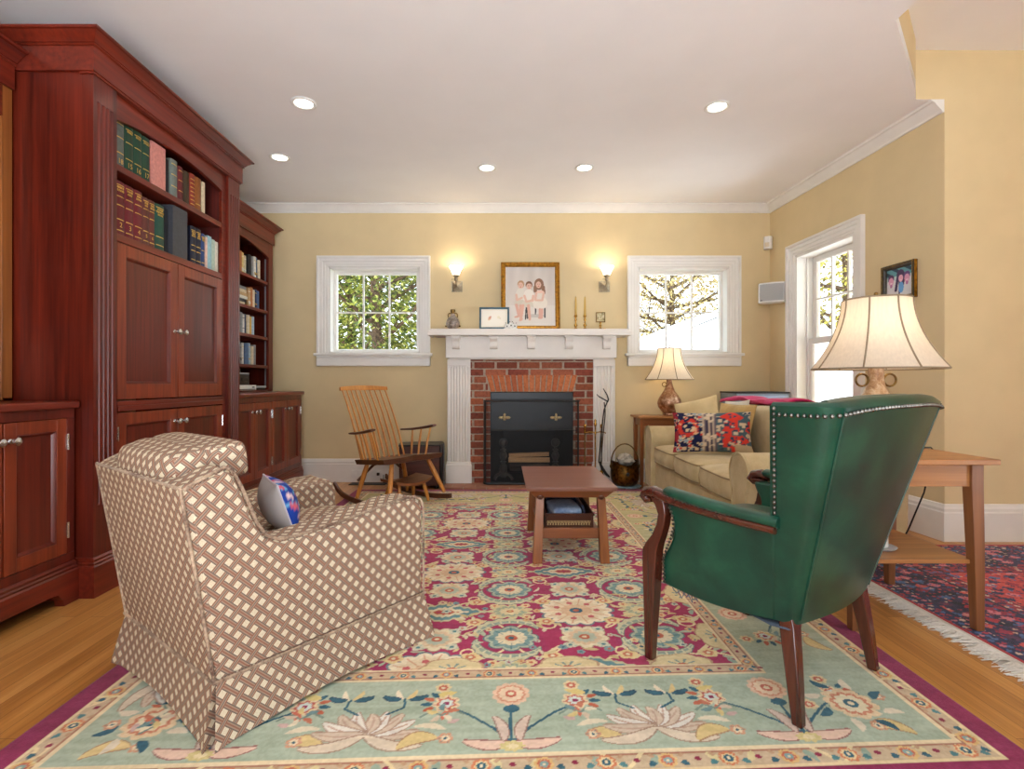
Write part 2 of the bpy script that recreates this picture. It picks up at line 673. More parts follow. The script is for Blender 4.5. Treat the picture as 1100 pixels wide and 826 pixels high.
# ================================================================== THE SETTING
YB = 5.0          # back wall
YR = -.9          # room cut off here, left partly open to let daylight in
ZC = 2.65         # main ceiling
ZU = 2.945        # ceiling of the side room
RC = (2.565, 5.0)     # right wall, far corner
RF = (2.653, 3.13)    # right wall, near corner
rv = Vector((RF[0] - RC[0], RF[1] - RC[1]))
RL = rv.length
ru = rv.normalized()
rn = Vector((ru.y, -ru.x))          # into the room (-X)
def RW(u, w, z):
    """point on the right wall: u metres from the far corner, w metres into the room"""
    return (RC[0] + ru.x * u + rn.x * w, RC[1] + ru.y * u + rn.y * w, z)

b = MB()
b.box(-2.7, 4.2, YR - .12, 5.25, -.12, 0)
struct('floor', b, M['floor'], smooth=0)

b = MB()
poly = [(-2.62, YR), (1.845, YR), (1.845, 2.446), (2.40, 3.03), (2.48, 3.13), (2.85, 3.13), (2.76, 5.2), (-2.62, 5.2)]
b.prism(poly, 'xy', ZC, ZC + .06)
struct('ceiling', b, M['ceil'], smooth=0)
b = MB()
b.box(1.8, 4.2, YR, 3.13, ZU, ZU + .06)
struct('ceiling_side', b, M['ceil'], smooth=0)

# painted face of the step between the two ceilings
b = MB()
pp = [(1.845, YR), (1.845, 2.446), (2.40, 3.03), (2.48, 3.13)]
b.loft([[(x, y, ZC - .0), (x, y, ZU), (x - .04, y + .04, ZU), (x - .04, y + .04, ZC + .002)] for x, y in pp])
struct('wall_step', b, M['wall'], smooth=0)

b = MB()
b.box(-2.64, -2.52, YR, 5.2, 0, ZC)
struct('wall_left', b, M['wall'], smooth=0)

# back wall with two windows and the fireplace opening left open
W1 = (-1.668, -.80, 1.233, 2.054)
W2 = (1.30, 2.168, 1.233, 2.054)
FX0, FX1, FZ = -.115, .658, .862
def wall_grid(b, xs, zs, holes, fn):
    for i in range(len(xs) - 1):
        for j in range(len(zs) - 1):
            xm, zm = (xs[i] + xs[i + 1]) / 2, (zs[j] + zs[j + 1]) / 2
            if any(h[0] < xm < h[1] and h[2] < zm < h[3] for h in holes):
                continue
            fn(b, xs[i], xs[i + 1], zs[j], zs[j + 1])
b = MB()
wall_grid(b, [-2.52, W1[0], W1[1], FX0 - .1, FX1 + .1, W2[0], W2[1], 2.75], [0, FZ + .1, 1.233, 2.054, ZC],
          [W1, W2, (FX0 - .1, FX1 + .1, 0, FZ + .1)], lambda b, x0, x1, z0, z1: b.box(x0, x1, YB, YB + .2, z0, z1))
struct('wall_back', b, M['wall'], smooth=0)

# right wall with the sash window
U0, U1, UZ0, UZ1 = .405, 1.125, .60, 2.064
b = MB()
wall_grid(b, [0, U0, U1, RL], [0, UZ0, UZ1, ZC], [(U0, U1, UZ0, UZ1)],
          lambda b, u0, u1, z0, z1: b.hexa([RW(u0, 0, z0), RW(u1, 0, z0), RW(u1, -.2, z0), RW(u0, -.2, z0), RW(u0, 0, z1), RW(u1, 0, z1), RW(u1, -.2, z1), RW(u0, -.2, z1)]))
struct('wall_right', b, M['wall'], smooth=0)
b = MB()
b.box(2.653, 4.2, 3.13, 3.33, 0, ZU)
b.box(2.44, 2.66, 3.1285, 3.33, ZC + .001, ZU)
struct('wall_front', b, M['wall'], smooth=0)
b = MB()  # unseen wall pieces added behind the camera, gaps sized to steer the daylight
b.box(.75, 4.2, YR - .12, YR, 0, ZU)
b.box(-2.64, -1.05, YR - .12, YR, 0, ZC)
b.box(4.2, 4.32, -.15, 3.33, 0, ZU)
struct('wall_light_baffle', b, M['wall'], smooth=0)

# crown moulding, baseboards
crown = [(0, ZC - .075), (.012, ZC - .075), (.016, ZC - .062), (.03, ZC - .05), (.05, ZC - .03), (.062, ZC - .016), (.075, ZC - .014), (.082, ZC - .001), (0, ZC - .001)]
b = MB()
b.molding([(RF[0] - .001, RF[1] + .0), (RC[0], RC[1]), (-2.52, YB), (-2.52, YR)], crown)
struct('trim_1', b, M['trim'], smooth=25)
bb = [(0, 0), (.022, 0), (.022, .17), (.017, .178), (.017, .195), (.011, .206), (.008, .218), (0, .222)]
b = MB(); b.molding([(-.56, YB), (-2.5, YB)], bb)
struct('baseboard_back', b, M['trim'], smooth=25)
b = MB(); b.molding([(RC[0], YB), (1.09, YB)], bb)
struct('baseboard_back_2', b, M['trim'], smooth=25)
b = MB(); b.molding([(4.2, RF[1]), (RF[0], RF[1]), (RC[0], RC[1])], bb)
struct('baseboard_right', b, M['trim'], smooth=25)

# ------------------------------------------------------------------ windows
def window(name, x0, x1, z0, z1, gl):
    t = thing(name, None, None, ((x0 + x1) / 2, YB, z0))
    t['kind'] = 'structure'
    fn = lambda u, v, w: (u, YB - w, v)
    b = MB()
    prof = [(0, 0), (0, .034), (.012, .036), (.02, .034), (.024, .022), (.05, .022), (.054, .016), (.078, .016), (.082, .011), (.1, .011), (.107, .006), (.107, 0)]
    cx0, cx1, cz0, cz1 = x0 - .107, x1 + .107, z0 - .12, z1 + .107
    b.frame(cx0, cx1, cz0, cz1, prof, fn)
    link('casing', b, M['trim'], t, world=True, smooth=20)
    b = MB()     # jamb lining through the wall
    for q in ((x0, x0 + .016, z0, z1), (x1 - .016, x1, z0, z1), (x0, x1, z1 - .016, z1), (x0, x1, z0 - .001, z0 + .014)):
        b.box(q[0], q[1], YB - .004, YB + .19, q[2], q[3])
    link('jamb', b, M['trim'], t, world=True, smooth=0)
    b = MB()
    b.box(cx0 - .022, cx1 + .022, YB - .06, YB + .02, z0 - .028, z0 - .002)
    b.box(cx0, cx1, YB - .036, YB, z0 - .125, z0 - .028)
    b.box(cx0 + .004, cx1 - .004, YB - .043, YB, z0 - .048, z0 - .028)
    link('sill', b, M['trim'], t, world=True, bevel=.005)
    gx0, gx1, gz0, gz1 = gl
    b = MB()
    fy = YB + .105
    b.frame(x0 + .014, x1 - .014, z0 + .012, z1 - .014, [(0, 0), (0, .04), (.03, .04), (gx0 - x0 - .02, .028), (gx0 - x0 - .014, .0)], lambda u, v, w: (u, YB + .14 - w, v))
    for k in (1, 2):
        xm = gx0 + (gx1 - gx0) * k / 3
        b.box(xm - .008, xm + .008, fy + .006, fy + .03, gz0 - .01, gz1 + .01)
    zm = (gz0 + gz1) / 2
    b.box(gx0 - .01, gx1 + .01, fy + .007, fy + .029, zm - .008, zm + .008)
    s = link('sash', b, M['trim'], t, world=True, bevel=.003)
    b = MB()
    b.box(x0 + .03, x1 - .03, fy + .016, fy + .02, z0 + .03, z1 - .03)
    link('pane', b, M['glass'], s, world=True, smooth=0)
    b = MB()
    hx = x0 + .16 if x0 < 0 else x1 - .22
    b.box(hx - .03, hx + .03, YB + .07, YB + .1, z0 + .014, z0 + .026)
    b.tube([(hx, YB + .07, z0 + .03), (hx - .03, YB + .05, z0 + .034), (hx - .06, YB + .06, z0 + .03)], .006, 6)
    link('crank', b, M['white'], t, world=True)
    return t
window('window_1', *W1, (-1.619, -.859, 1.276, 1.996))
window('window_2', *W2, (1.349, 2.109, 1.276, 1.996))

t = thing('window_3', None, None, (*RW((U0 + U1) / 2, 0, 0)[:2], UZ0))
t['kind'] = 'structure'
b = MB()
b.frame(U0 - .105, U1 + .105, UZ0 - .12, UZ1 + .105, [(0, 0), (0, .034), (.012, .036), (.02, .034), (.024, .022), (.05, .022), (.054, .016), (.08, .016), (.084, .011), (.1, .011), (.105, .006), (.105, 0)], lambda u, v, w: RW(u, w, v))
link('casing', b, M['trim'], t, world=True, smooth=20)
def rbox(b, u0, u1, w0, w1, z0, z1):
    b.hexa([RW(u0, w0, z0), RW(u1, w0, z0), RW(u1, w1, z0), RW(u0, w1, z0), RW(u0, w0, z1), RW(u1, w0, z1), RW(u1, w1, z1), RW(u0, w1, z1)])
b = MB()
for q in ((U0, U0 + .018, UZ0, UZ1), (U1 - .018, U1, UZ0, UZ1), (U0, U1, UZ1 - .018, UZ1), (U0, U1, UZ0, UZ0 + .02)):
    rbox(b, q[0], q[1], .003, -.19, q[2], q[3])
for u in (U0 + .018, U1 - .03):     # parting strips
    rbox(b, u, u + .012, -.085, -.1, UZ0, UZ1)
link('jamb', b, M['trim'], t, world=True, smooth=0)
b = MB()
rbox(b, U0 - .13, U1 + .13, .06, -.03, UZ0 - .03, UZ0)
rbox(b, U0 - .105, U1 + .105, .036, 0, UZ0 - .125, UZ0 - .03)
link('sill', b, M['trim'], t, world=True, bevel=.005)
for (za, zb, wd, grid) in ((1.30, UZ1 - .018, -.14, True), (UZ0 + .02, 1.335, -.1, False)):
    b = MB()
    b.frame(U0 + .02, U1 - .02, za, zb, [(0, 0), (0, .035), (.042, .035), (.05, .022), (.05, 0)], lambda u, v, w: RW(u, wd - .035 + w, v))
    if grid:
        for k in (1, 2):
            um = U0 + .07 + (U1 - U0 - .14) * k / 3
            rbox(b, um - .008, um + .008, wd, wd - .03, za + .04, zb - .04)
        rbox(b, U0 + .06, U1 - .06, wd - .001, wd - .029, (za + zb) / 2 - .008, (za + zb) / 2 + .008)
    s = link('sash', b, M['trim'], t, world=True, bevel=.003)
    b = MB()
    rbox(b, U0 + .05, U1 - .05, wd - .017, wd - .021, za + .03, zb - .03)
    link('pane', b, M['glass'], s, world=True, smooth=0)

# ------------------------------------------------------------------ fireplace
fp = thing('fireplace', 'brick fireplace with a white corbelled wooden mantel between the two small windows', 'fireplace', (.265, 4.86, 0))
pw = lambda n, b, m, par=None, **k: link(n, b, m, par or fp, world=True, **k)
b = MB()     # shelf with a moulded edge, returned at both ends
sx0, sx1, sy, sz = -.66, 1.152, 4.72, 1.439
b.box(sx0, sx1, sy, 4.998, sz - .022, sz)
b.molding([(sx1 - .012, 4.998), (sx1 - .012, sy + .012), (sx0 + .012, sy + .012), (sx0 + .012, 4.998)][::-1],
          [(-.03, sz - .06), (-.012, sz - .06), (-.008, sz - .05), (.0, sz - .045), (.004, sz - .03), (.012, sz - .022), (-.03, sz - .022)][::-1])
b.box(sx0 + .03, sx1 - .03, sy + .03, 4.998, sz - .06, sz - .022)
pw('mantel_shelf', b, M['mantel'], bevel=.003)
b = MB()
b.box(-.525, 1.05, 4.80, 4.998, 1.178, sz - .06)
b.box(-.5, 1.03, 4.815, 4.998, 1.165, 1.178)
pw('mantel_frieze', b, M['mantel'], bevel=.004)
for i in range(5):     # scrolled brackets under the shelf
    x = .262 + (i - 2) * .345
    pr = [(4.80, 1.379), (4.735, 1.379), (4.735, 1.352), (4.742, 1.338), (4.752, 1.33), (4.757, 1.315), (4.755, 1.295), (4.758, 1.275), (4.768, 1.262), (4.782, 1.258), (4.80, 1.262)]
    b = MB()
    b.prism(pr, 'yz', x - .035, x + .035)
    b.box(x - .044, x + .044, 4.728, 4.80, 1.362, 1.379)
    pw('corbel', b, M['mantel'], bevel=.002)
for (x0, x1) in ((-.515, -.30), (.843, 1.045)):
    b = MB()
    poly = [(x0, 4.998), (x0, 4.845)]
    nfl = 7
    w = (x1 - x0 - .03) / nfl
    for k in range(nfl):
        a = x0 + .015 + k * w
        poly += [(a + .004, 4.845)] + [(a + w / 2 - (w / 2 - .004) * cos(PI * q / 4), 4.845 + .009 * sin(PI * q / 4)) for q in range(1, 4)] + [(a + w - .004, 4.845)]
    poly += [(x1, 4.845), (x1, 4.998)]
    b.prism(poly, 'xy', .2, 1.105)
    b.box(x0, x1, 4.843, 4.998, 1.105, 1.165)
    b.box(x0 - .012, x1 + .012, 4.822, 4.998, .0, .19)
    b.box(x0 - .006, x1 + .006, 4.832, 4.998, .19, .215)
    for k in range(17):     # little dentil beads under the frieze
        xx = x0 + .008 + k * (x1 - x0 - .016) / 16
        b.box(xx - .003, xx + .003, 4.838, 4.845, 1.085, 1.105)
    pw('pilaster', b, M['mantel'], bevel=.002, smooth=40)
# brickwork
def brick(b, x0, x1, z0, z1, y, tone):
    base = random.choice([(158, 92, 70), (146, 80, 62), (168, 100, 76), (138, 74, 60), (162, 94, 68)]) if tone == 0 else random.choice([(196, 118, 78), (188, 108, 72), (202, 126, 84), (178, 100, 68)])
    k = random.uniform(.9, 1.06)
    b.col = tuple(min(255, int(v * k)) for v in base)
    b.hexa([(x0, y, z0), (x1, y, z0), (x1, y + .03, z0), (x0, y + .03, z0), (x0, y, z1), (x1, y, z1), (x1, y + .03, z1), (x0, y + .03, z1)])
b = MB()
b.col = (176, 162, 146)
bx0, bx1, ztop = -.30, .843, 1.166
b.box(bx0, FX0, 4.866, 4.995, 0, ztop)
b.box(FX1, bx1, 4.866, 4.995, 0, ztop)
b.box(FX0, FX1, 4.866, 4.995, FZ, ztop)
az0, az1 = FZ + .004, 1.03
cr = .0675
row = 0
z = .004
while z < ztop - .01:
    z1 = min(z + cr - .011, ztop - .002)
    zm = (z + z1) / 2
    segs = [(bx0, bx1)]
    if zm < az0:
        segs = [(bx0, FX0), (FX1, bx1)]
    elif zm < az1:
        f = (zm - az0) / (az1 - az0) * .042
        segs = [(bx0, FX0 - f - .012), (FX1 + f + .012, bx1)]
    off = .105 if row % 2 else 0
    for (a, c) in segs:
        x = bx0 - .21 + off + .03
        while x < c:
            p, q = max(x, a), min(x + .199, c)
            if q - p > .015:
                brick(b, p + (.0 if p == a else .005), q - (.0 if q == c else .005), z, z1, 4.86, 0)
            x += .21
    z += cr
    row += 1
n = 15
for k in range(n):      # splayed soldier course over the opening
    def xs(k, f):
        return (FX0 - .042 * f) + (FX1 - FX0 + .084 * f) * k / n
    base = random.choice([(196, 118, 78), (188, 108, 72), (204, 126, 86), (180, 102, 70)])
    b.col = base
    g = .0055
    a0, a1, c0, c1 = xs(k, 0) + g, xs(k + 1, 0) - g, xs(k, 1) + g, xs(k + 1, 1) - g
    b.hexa([(a0, 4.857, az0), (a1, 4.857, az0), (a1, 4.89, az0), (a0, 4.89, az0), (c0, 4.857, az1 - .008), (c1, 4.857, az1 - .008), (c1, 4.89, az1 - .008), (c0, 4.89, az1 - .008)])
pw('brick_surround', b, M['brickm'], bevel=.003, bseg=1, smooth=0)
b = MB()      # lined firebox behind the opening
b.loft([[(FX0, 4.87, .0), (FX0, 4.87, FZ), (FX1, 4.87, FZ), (FX1, 4.87, 0)], [(FX0 + .12, 5.4, .0), (FX0 + .12, 5.3, FZ), (FX1 - .12, 5.3, FZ), (FX1 - .12, 5.4, 0)]], True, False)
b.loft([[(FX0 + .12, 5.4, .0), (FX0 + .12, 5.3, FZ), (FX1 - .12, 5.3, FZ), (FX1 - .12, 5.4, 0)], [(FX0 + .13, 5.41, .0), (FX0 + .13, 5.31, FZ), (FX1 - .13, 5.31, FZ), (FX1 - .13, 5.41, 0)]], True, True)
b.box(FX0, FX1, 4.87, 5.4, .0, .022)
pw('firebox', b, M['soot'], smooth=0)
b = MB()
b.hexa([(FX0 + .004, 4.874, .507), (FX1 - .004, 4.874, .507), (FX1 - .004, 4.884, .507), (FX0 + .004, 4.884, .507),
        (FX0 + .004, 4.874, FZ - .003), (FX1 - .004, 4.874, FZ - .003), (FX1 - .004, 4.884, FZ - .003), (FX0 + .004, 4.884, FZ - .003)])
b.box(FX0 + .002, FX1 - .002, 4.862, 4.884, .5, .512)
hood = pw('smoke_hood', b, M['hood'], bevel=.002)
for px in (542, 597.4):
    x, _, z = at(px, 448.4, 4.86)
    b = MB()
    b.ball(x, 4.860, z, .017, .012, .018)
    for sx in (-1, 1):
        b.ball(x + sx * .030, 4.862, z - .002, .026, .008, .014)
        b.ball(x + sx * .048, 4.864, z, .009, .005, .007)
    b.ball(x, 4.862, z + .022, .011, .006, .018)
    b.ball(x, 4.862, z - .020, .016, .006, .011)
    pw('ornament', b, M['palebrass'], hood)
def hearth_mat():
    m, nt, b = base_mat('hearth_tile', .6, .3)
    br = node(nt, 'ShaderNodeTexBrick')
    for k, val in (('Scale', 1), ('Mortar Size', .004), ('Brick Width', .205), ('Row Height', .1), ('Bias', 0)):
        br.inputs[k].default_value = val
    br.inputs['Color1'].default_value = lin((168, 112, 86))
    br.inputs['Color2'].default_value = lin((146, 96, 76))
    br.inputs['Mortar'].default_value = lin((158, 140, 122))
    nt.links.new(coords(nt), br.inputs['Vector'])
    n = noise(nt, coords(nt), 14, 4)
    nt.links.new(mixrgb(nt, .35, br.outputs[0], ramp(nt, n, [(.3, (120, 78, 60)), (.7, (190, 138, 108))])), b.inputs['Base Color'])
    return m
M['hearth'] = hearth_mat()
b = MB()
b.box(-.56, 1.09, 4.61, 4.86, 0, .018)
pw('hearth', b, M['hearth'], bevel=.003)

# ------------------------------------------------------------------ recessed lights
def downlight(x, y, label):
    t = thing('ceiling_light', label, 'ceiling light', (x, y, ZC), 0, 'recessed ceiling lights')
    b = MB()
    prof = [(.055, -.001), (.075, -.001), (.077, -.005), (.070, -.009), (.057, -.007), (.053, -.002)]
    b.loft([[(r * cos(2 * PI * k / 32), r * sin(2 * PI * k / 32), z) for r, z in prof] for k in range(32)], True, False, True)
    link('trim_ring', b, M['white'], t)
    b = MB()
    b.lathe([(.001, -.0025), (.054, -.0025), (.054, -.001), (.001, -.001)], seg=32)
    link('lamp_lens', b, M['lens'], t)
    return t
M['lens'] = emit_mat('lit_lens', (255, 246, 230), 9)
dls = [(-1.21, 3.17, 'round recessed ceiling light close to the crown of the tall mahogany cabinet'),
       (1.32, 3.21, 'round recessed ceiling light out over the sofa side of the room'),
       (-1.68, 3.93, 'round recessed ceiling light above the far mahogany bookcase'),
       (-.125, 4.12, 'recessed ceiling light in front of the mantel on the rocking chair side'),
       (.647, 4.12, 'recessed ceiling light in front of the mantel on the sofa side')]
def spot(x, y, z, e, col=(1, .9, .76), size=rad(110), r=.05, blend=.6):
    l = bpy.data.lights.new('downlight_beam', 'SPOT')
    l.energy = e
    l.color = col
    l.spot_size = size
    l.spot_blend = blend
    l.shadow_soft_size = r
    o = bpy.data.objects.new('downlight_beam', l)
    C.objects.link(o)
    o.location = (x, y, z)
    return o
for x, y, lb in dls:
    downlight(x, y, lb)
    spot(x, y, ZC - .012, SPOT_W)
def bulb(name, loc, e, col, r=.03):
    l = bpy.data.lights.new(name, 'POINT')
    l.energy = e
    l.color = col
    l.shadow_soft_size = r
    o = bpy.data.objects.new(name, l)
    C.objects.link(o)
    o.location = loc
    return o

# ------------------------------------------------------------------ outdoors
b = MB()
b.box(-14, 18, 5.6, 24, -.65, -.6)
struct('ground', b, paint('winter_ground', (196, 190, 172), .9, .1, .3, 1.5), smooth=0)
M['snow'] = paint('white_painted_clapboard', (244, 244, 246), .8, .2, .02, 3)
t = thing('outside_shed', 'white outbuilding with a snow-white pitched roof seen through the window beside the sofa', 'outbuilding', (4.4, 9.5, -.6))
b = MB()
ez, rz_, xa, xm_, xb = 1.45, 2.35, 2.0, 4.3, 6.6
b.prism([(xa + .1, -.6), (xb - .1, -.6), (xb - .1, ez - .02), (xm_, rz_ - .06), (xa + .1, ez - .02)], 'xz', 9.2, 12.5)
link('wall', b, M['snow'], t, world=True, smooth=0)
b = MB()
b.prism([(xa - .2, ez - .13), (xm_, rz_ - .02), (xb + .2, ez - .13), (xb + .2, ez - .03), (xm_, rz_ + .06), (xa - .2, ez - .03)], 'xz', 9.0, 12.7)
link('roof', b, M['snow'], t, world=True, smooth=0)

def leaf_mat(name, stops):
    m, nt, b = base_mat(name, .6, .3)
    n = noise(nt, coords(nt), 9, 3, .7)
    nt.links.new(ramp(nt, n, stops), b.inputs['Base Color'])
    return m
M['ever'] = leaf_mat('evergreen_needles', [(.34, (26, 36, 16)), (.46, (66, 82, 30)), (.58, (150, 152, 62)), (.72, (212, 196, 140))])
M['dry'] = leaf_mat('dry_leaves', [(.3, (128, 112, 70)), (.5, (176, 158, 100)), (.7, (212, 196, 150))])
M['gold'] = M['gold']
M['yew'] = leaf_mat('yellow_green_leaves', [(.3, (96, 92, 36)), (.5, (160, 150, 66)), (.7, (206, 194, 120))])
M['bark'] = paint('tree_bark', (104, 84, 66), .9, .1, .4, 20)
M['barkpale'] = paint('pale_bark', (168, 146, 122), .9, .1, .3, 20)
def leaves(b, n, cx, cy, z0, z1, rx, ry, shape, size, droop=.3):
    for _ in range(n):
        f = random.random()
        z = z0 + (z1 - z0) * f
        k = shape(f)
        a = random.uniform(0, 2 * PI)
        r = (random.random() ** .45)
        x, y = cx + rx * k * r * cos(a), cy + ry * k * r * sin(a)
        d = Vector((cos(a) + random.uniform(-.6, .6), sin(a) + random.uniform(-.6, .6), random.uniform(-.7, .5))).normalized()
        u = d.cross(Vector((random.uniform(-1, 1), random.uniform(-1, 1), 1))).normalized()
        s = size * random.uniform(.6, 1.4)
        p = Vector((x, y, z))
        e = p + d * s * 1.6 - Vector((0, 0, droop * s))
        m1 = p.lerp(e, .5) + u * s * .34
        m2 = p.lerp(e, .5) - u * s * .34
        nn = b.pts([p, m1, e, m2])
        b.face((nn, nn + 1, nn + 2, nn + 3))
def tree(label, x, y, h, r, n, size, leafm, barkm, shape, branches=10, zb=.2, group=None):
    t = thing('tree', label, 'tree', (x, y, -.6), 0, group)
    b = MB()
    b.tube([(0, 0, 0), (.05, .02, h * .3), (-.04, .03, h * .65), (0, 0, h)], [h * .022, h * .018, h * .011, .01], 8)
    for k in range(branches):
        f = .2 + .75 * k / branches
        a = k * 2.4 + random.uniform(-.4, .4)
        L = r * shape(f) * .95
        up = random.uniform(.1, .7)
        P = [(0, 0, h * f)]
        for q in (.35, .7, 1):
            P.append((L * q * cos(a) + random.uniform(-.08, .08), L * q * sin(a) + random.uniform(-.08, .08), h * f + up * L * q))
        b.tube(P, [h * .009, h * .006, h * .004, .003], 6)
        for q in (1, 2):
            a2 = a + random.uniform(-1, 1)
            b.tube([P[q], (P[q][0] + .4 * L * cos(a2), P[q][1] + .4 * L * sin(a2), P[q][2] + .3 * L)], [h * .004, .003], 5)
    link('trunk', b, barkm, t)
    b = MB()
    leaves(b, n, 0, 0, h * zb, h, r, r, shape, size)
    link('foliage', b, leafm, t, smooth=0, recalc=False)
    return t
cone = lambda f: max(.08, 1 - f) ** .7
egg = lambda f: max(.1, sin(PI * min(1, .12 + f * .86))) ** .6
tree('dense evergreen tree filling the window behind the rocking chair', -2.2, 9.0, 5.8, 1.3, 12000, .085, M['ever'], M['bark'], egg, 22, .02)
tree('second evergreen tree, beyond the rocking chair window and nearer the mantel', -.3, 11.4, 6.2, 1.2, 8000, .1, M['ever'], M['bark'], egg, 16, .02)
tree('shaggy evergreen standing outside the rocking chair window by the bookcase', -3.6, 12.3, 6.4, 1.7, 12000, .11, M['ever'], M['bark'], egg, 16, .02)
tree('sparse bare-limbed tree with dry leaves beyond the white outbuilding roof', 5.1, 15.6, 6.4, 2.1, 15000, .085, M['dry'], M['bark'], egg, 40, .15)
tree('yellowish half-bare tree outside the window behind the small lamp', 2.2, 14.6, 5.2, .9, 3500, .085, M['dry'], M['barkpale'], egg, 34, .1)
tree('leafy yellow-green tree seen through the tall sash window', 9.0, 13.6, 7.4, 2.0, 9000, .12, M['yew'], M['bark'], egg, 20, .15)
# ================================================================== BUILT-IN MAHOGANY WALL
XT, XBC, XCT, XU = -1.8145, -1.88, -1.855, -2.157
XW = -2.515        # back of the joinery
YT0, YT1 = 2.31, 3.597

def knob(par, x, y, z):
    b = MB()
    n = len(b.v)
    b.lathe([(.011, 0), (.010, .003), (.005, .006), (.005, .014), (.012, .019), (.0165, .026), (.0155, .034), (.008, .039), (.001, .040)], seg=18)
    b.xf(Matrix.Translation((x, y, z)) @ Matrix.Rotation(PI / 2, 4, 'Y'), n)
    link('knob', b, M['chrome'], par, world=True)

def hinge(par, x, y, z):
    b = MB()
    b.tube([(x + .003, y, z - .034), (x + .003, y, z + .034)], .0045, 8)
    b.box(x - .001, x + .003, y - .008, y + .008, z - .03, z + .03)
    link('hinge', b, M['chrome'], par, world=True)

def door(par, y0, y1, z0, z1, x, knob_y=None, knob_z=None, hinge_y=None, stile=.058, bot=.075):
    """framed door with a recessed flat panel and a beaded edge, facing +X"""
    b = MB()
    g = .0025
    y0, y1, z0, z1 = y0 + g, y1 - g, z0 + g, z1 - g
    b.box(x - .02, x, y0, y0 + stile, z0, z1)
    b.box(x - .02, x, y1 - stile, y1, z0, z1)
    b.box(x - .02, x, y0 + stile, y1 - stile, z0, z0 + bot)
    b.box(x - .02, x, y0 + stile, y1 - stile, z1 - stile, z1)
    d = link('door', b, M['stile'], par, world=True, bevel=.0015)
    b = MB()
    py0, py1, pz0, pz1 = y0 + stile, y1 - stile, z0 + bot, z1 - stile
    b.frame(py0, py1, pz0, pz1, [(0, -.016), (0, -.002), (.004, -.001), (.009, -.006), (.014, -.0135), (.016, -.016)], lambda u, v, w: (x + w, u, v))
    b.box(x - .019, x - .0135, py0 + .002, py1 - .002, pz0 + .002, pz1 - .002)
    link('panel', b, M['mahog'], d, world=True, smooth=25)
    if knob_y is not None:
        knob(d, x, knob_y, knob_z)
    if hinge_y is not None:
        for z in (z0 + .1, z1 - .1) if z1 - z0 < .7 else (z0 + .09, z1 - .09):
            hinge(d, x, hinge_y, z)
    return d

basep = [(-.02, .0), (.018, .0), (.018, .135), (.012, .142), (.014, .150), (.008, .156), (.010, .166), (.002, .174), (-.02, .174)]
CH = .87

def fascia(b, y0, y1, z0, z1, x, rise, th=.022, n=22, low=.0):
    """header board with an arched lower edge"""
    for i in range(n):
        ya, yb = y0 + (y1 - y0) * i / n, y0 + (y1 - y0) * (i + 1) / n
        def zl(y):
            q = (y - y0) / (y1 - y0)
            return z0 + rise * (1 - (2 * q - 1) ** 2)
        b.hexa([(x - th, ya, zl(ya)), (x, ya, zl(ya)), (x, yb, zl(yb)), (x - th, yb, zl(yb)), (x - th, ya, z1), (x, ya, z1), (x, yb, z1), (x - th, yb, z1)])

def cornice(b, path, z0, z1, p):
    h = z1 - z0
    b.molding(path, [(-.03, z0), (.006, z0), (.01, z0 + h * .08), (.006, z0 + h * .16), (.012, z0 + h * .2), (.016, z0 + h * .3), (p * .45, z0 + h * .48), (p * .72, z0 + h * .7),
                     (p * .78, z0 + h * .78), (p * .95, z0 + h * .82), (p, z0 + h * .9), (p, z1), (-.03, z1)])

def pilaster_strip(b, y0, y1, x, z0, z1, zf0, zf1, nfl=4):
    """board facing +X with stopped flutes"""
    b.box(x - .05, x, y0, y1, z0, zf0)
    b.box(x - .05, x, y0, y1, zf1, z1)
    poly = [(x - .05, y0), (x, y0)]
    m = .018
    w = (y1 - y0 - 2 * m) / nfl
    for k in range(nfl):
        a = y0 + m + k * w
        poly += [(x, a + .005)] + [(x - .008 * sin(PI * q / 6), a + w / 2 - (w / 2 - .005) * cos(PI * q / 6)) for q in range(1, 6)] + [(x, a + w - .005)]
    poly += [(x, y1), (x - .05, y1)]
    b.prism(poly, 'xy', zf0, zf1)

# ---- tall centre unit
tall = thing('tall_cabinet', 'tall mahogany cabinet with fluted pilasters, arched book niche and two pairs of doors', 'cabinet', (-2.1, 2.95, 0))
tw = lambda n, b, m, par=None, **k: link(n, b, m, par or tall, world=True, **k)
for q0, q1 in ((YT0 + .001, YT0 + .026), (YT1 - .026, YT1 - .001)):
    b = MB()
    b.box(XW, XT - .051, q0, q1, .0, 2.36)
    tw('side_panel', b, M['mahog'])
for (y0, y1) in ((YT0, 2.452), (3.45, YT1)):
    b = MB()
    pilaster_strip(b, y0, y1, XT, .15, 2.36, .40, 2.21, 4)
    tw('fluted_pilaster', b, M['mahog'], smooth=40)
yo0, yo1 = 2.452, 3.45
xr = XT - .018     # recessed face of the bay between the pilasters
b = MB()
b.box(xr - .022, xr, yo0, 2.472, .17, 2.33)
b.box(xr - .022, xr, 3.405, yo1, .17, 2.33)
b.box(xr - .022, xr, 2.472, 3.405, 1.625, 1.662)
b.box(xr - .022, xr, 2.472, 3.405, .17, .212)
b.box(xr - .022, xr + .012, 2.472, 3.405, .812, .838)
b.box(xr - .022, xr + .006, 2.472, 3.405, .838, .862)
tw('face_frame', b, M['mahogh'], bevel=.002)
b = MB()
fascia(b, 2.472, 3.405, 2.20, 2.33, xr, .045)
b.box(xr - .022, xr + .004, yo0, yo1, 2.318, 2.34)
tw('arched_header', b, M['mahogh'], smooth=20)
b = MB()
b.box(XW, XT + .014, YT0 - .014, YT1 + .014, 2.327, 2.44)
b.box(XT - .055, XT + .007, YT0 - .007, YT1 + .007, 2.318, 2.328)
tw('frieze', b, M['mahogh'], bevel=.001)
b = MB()
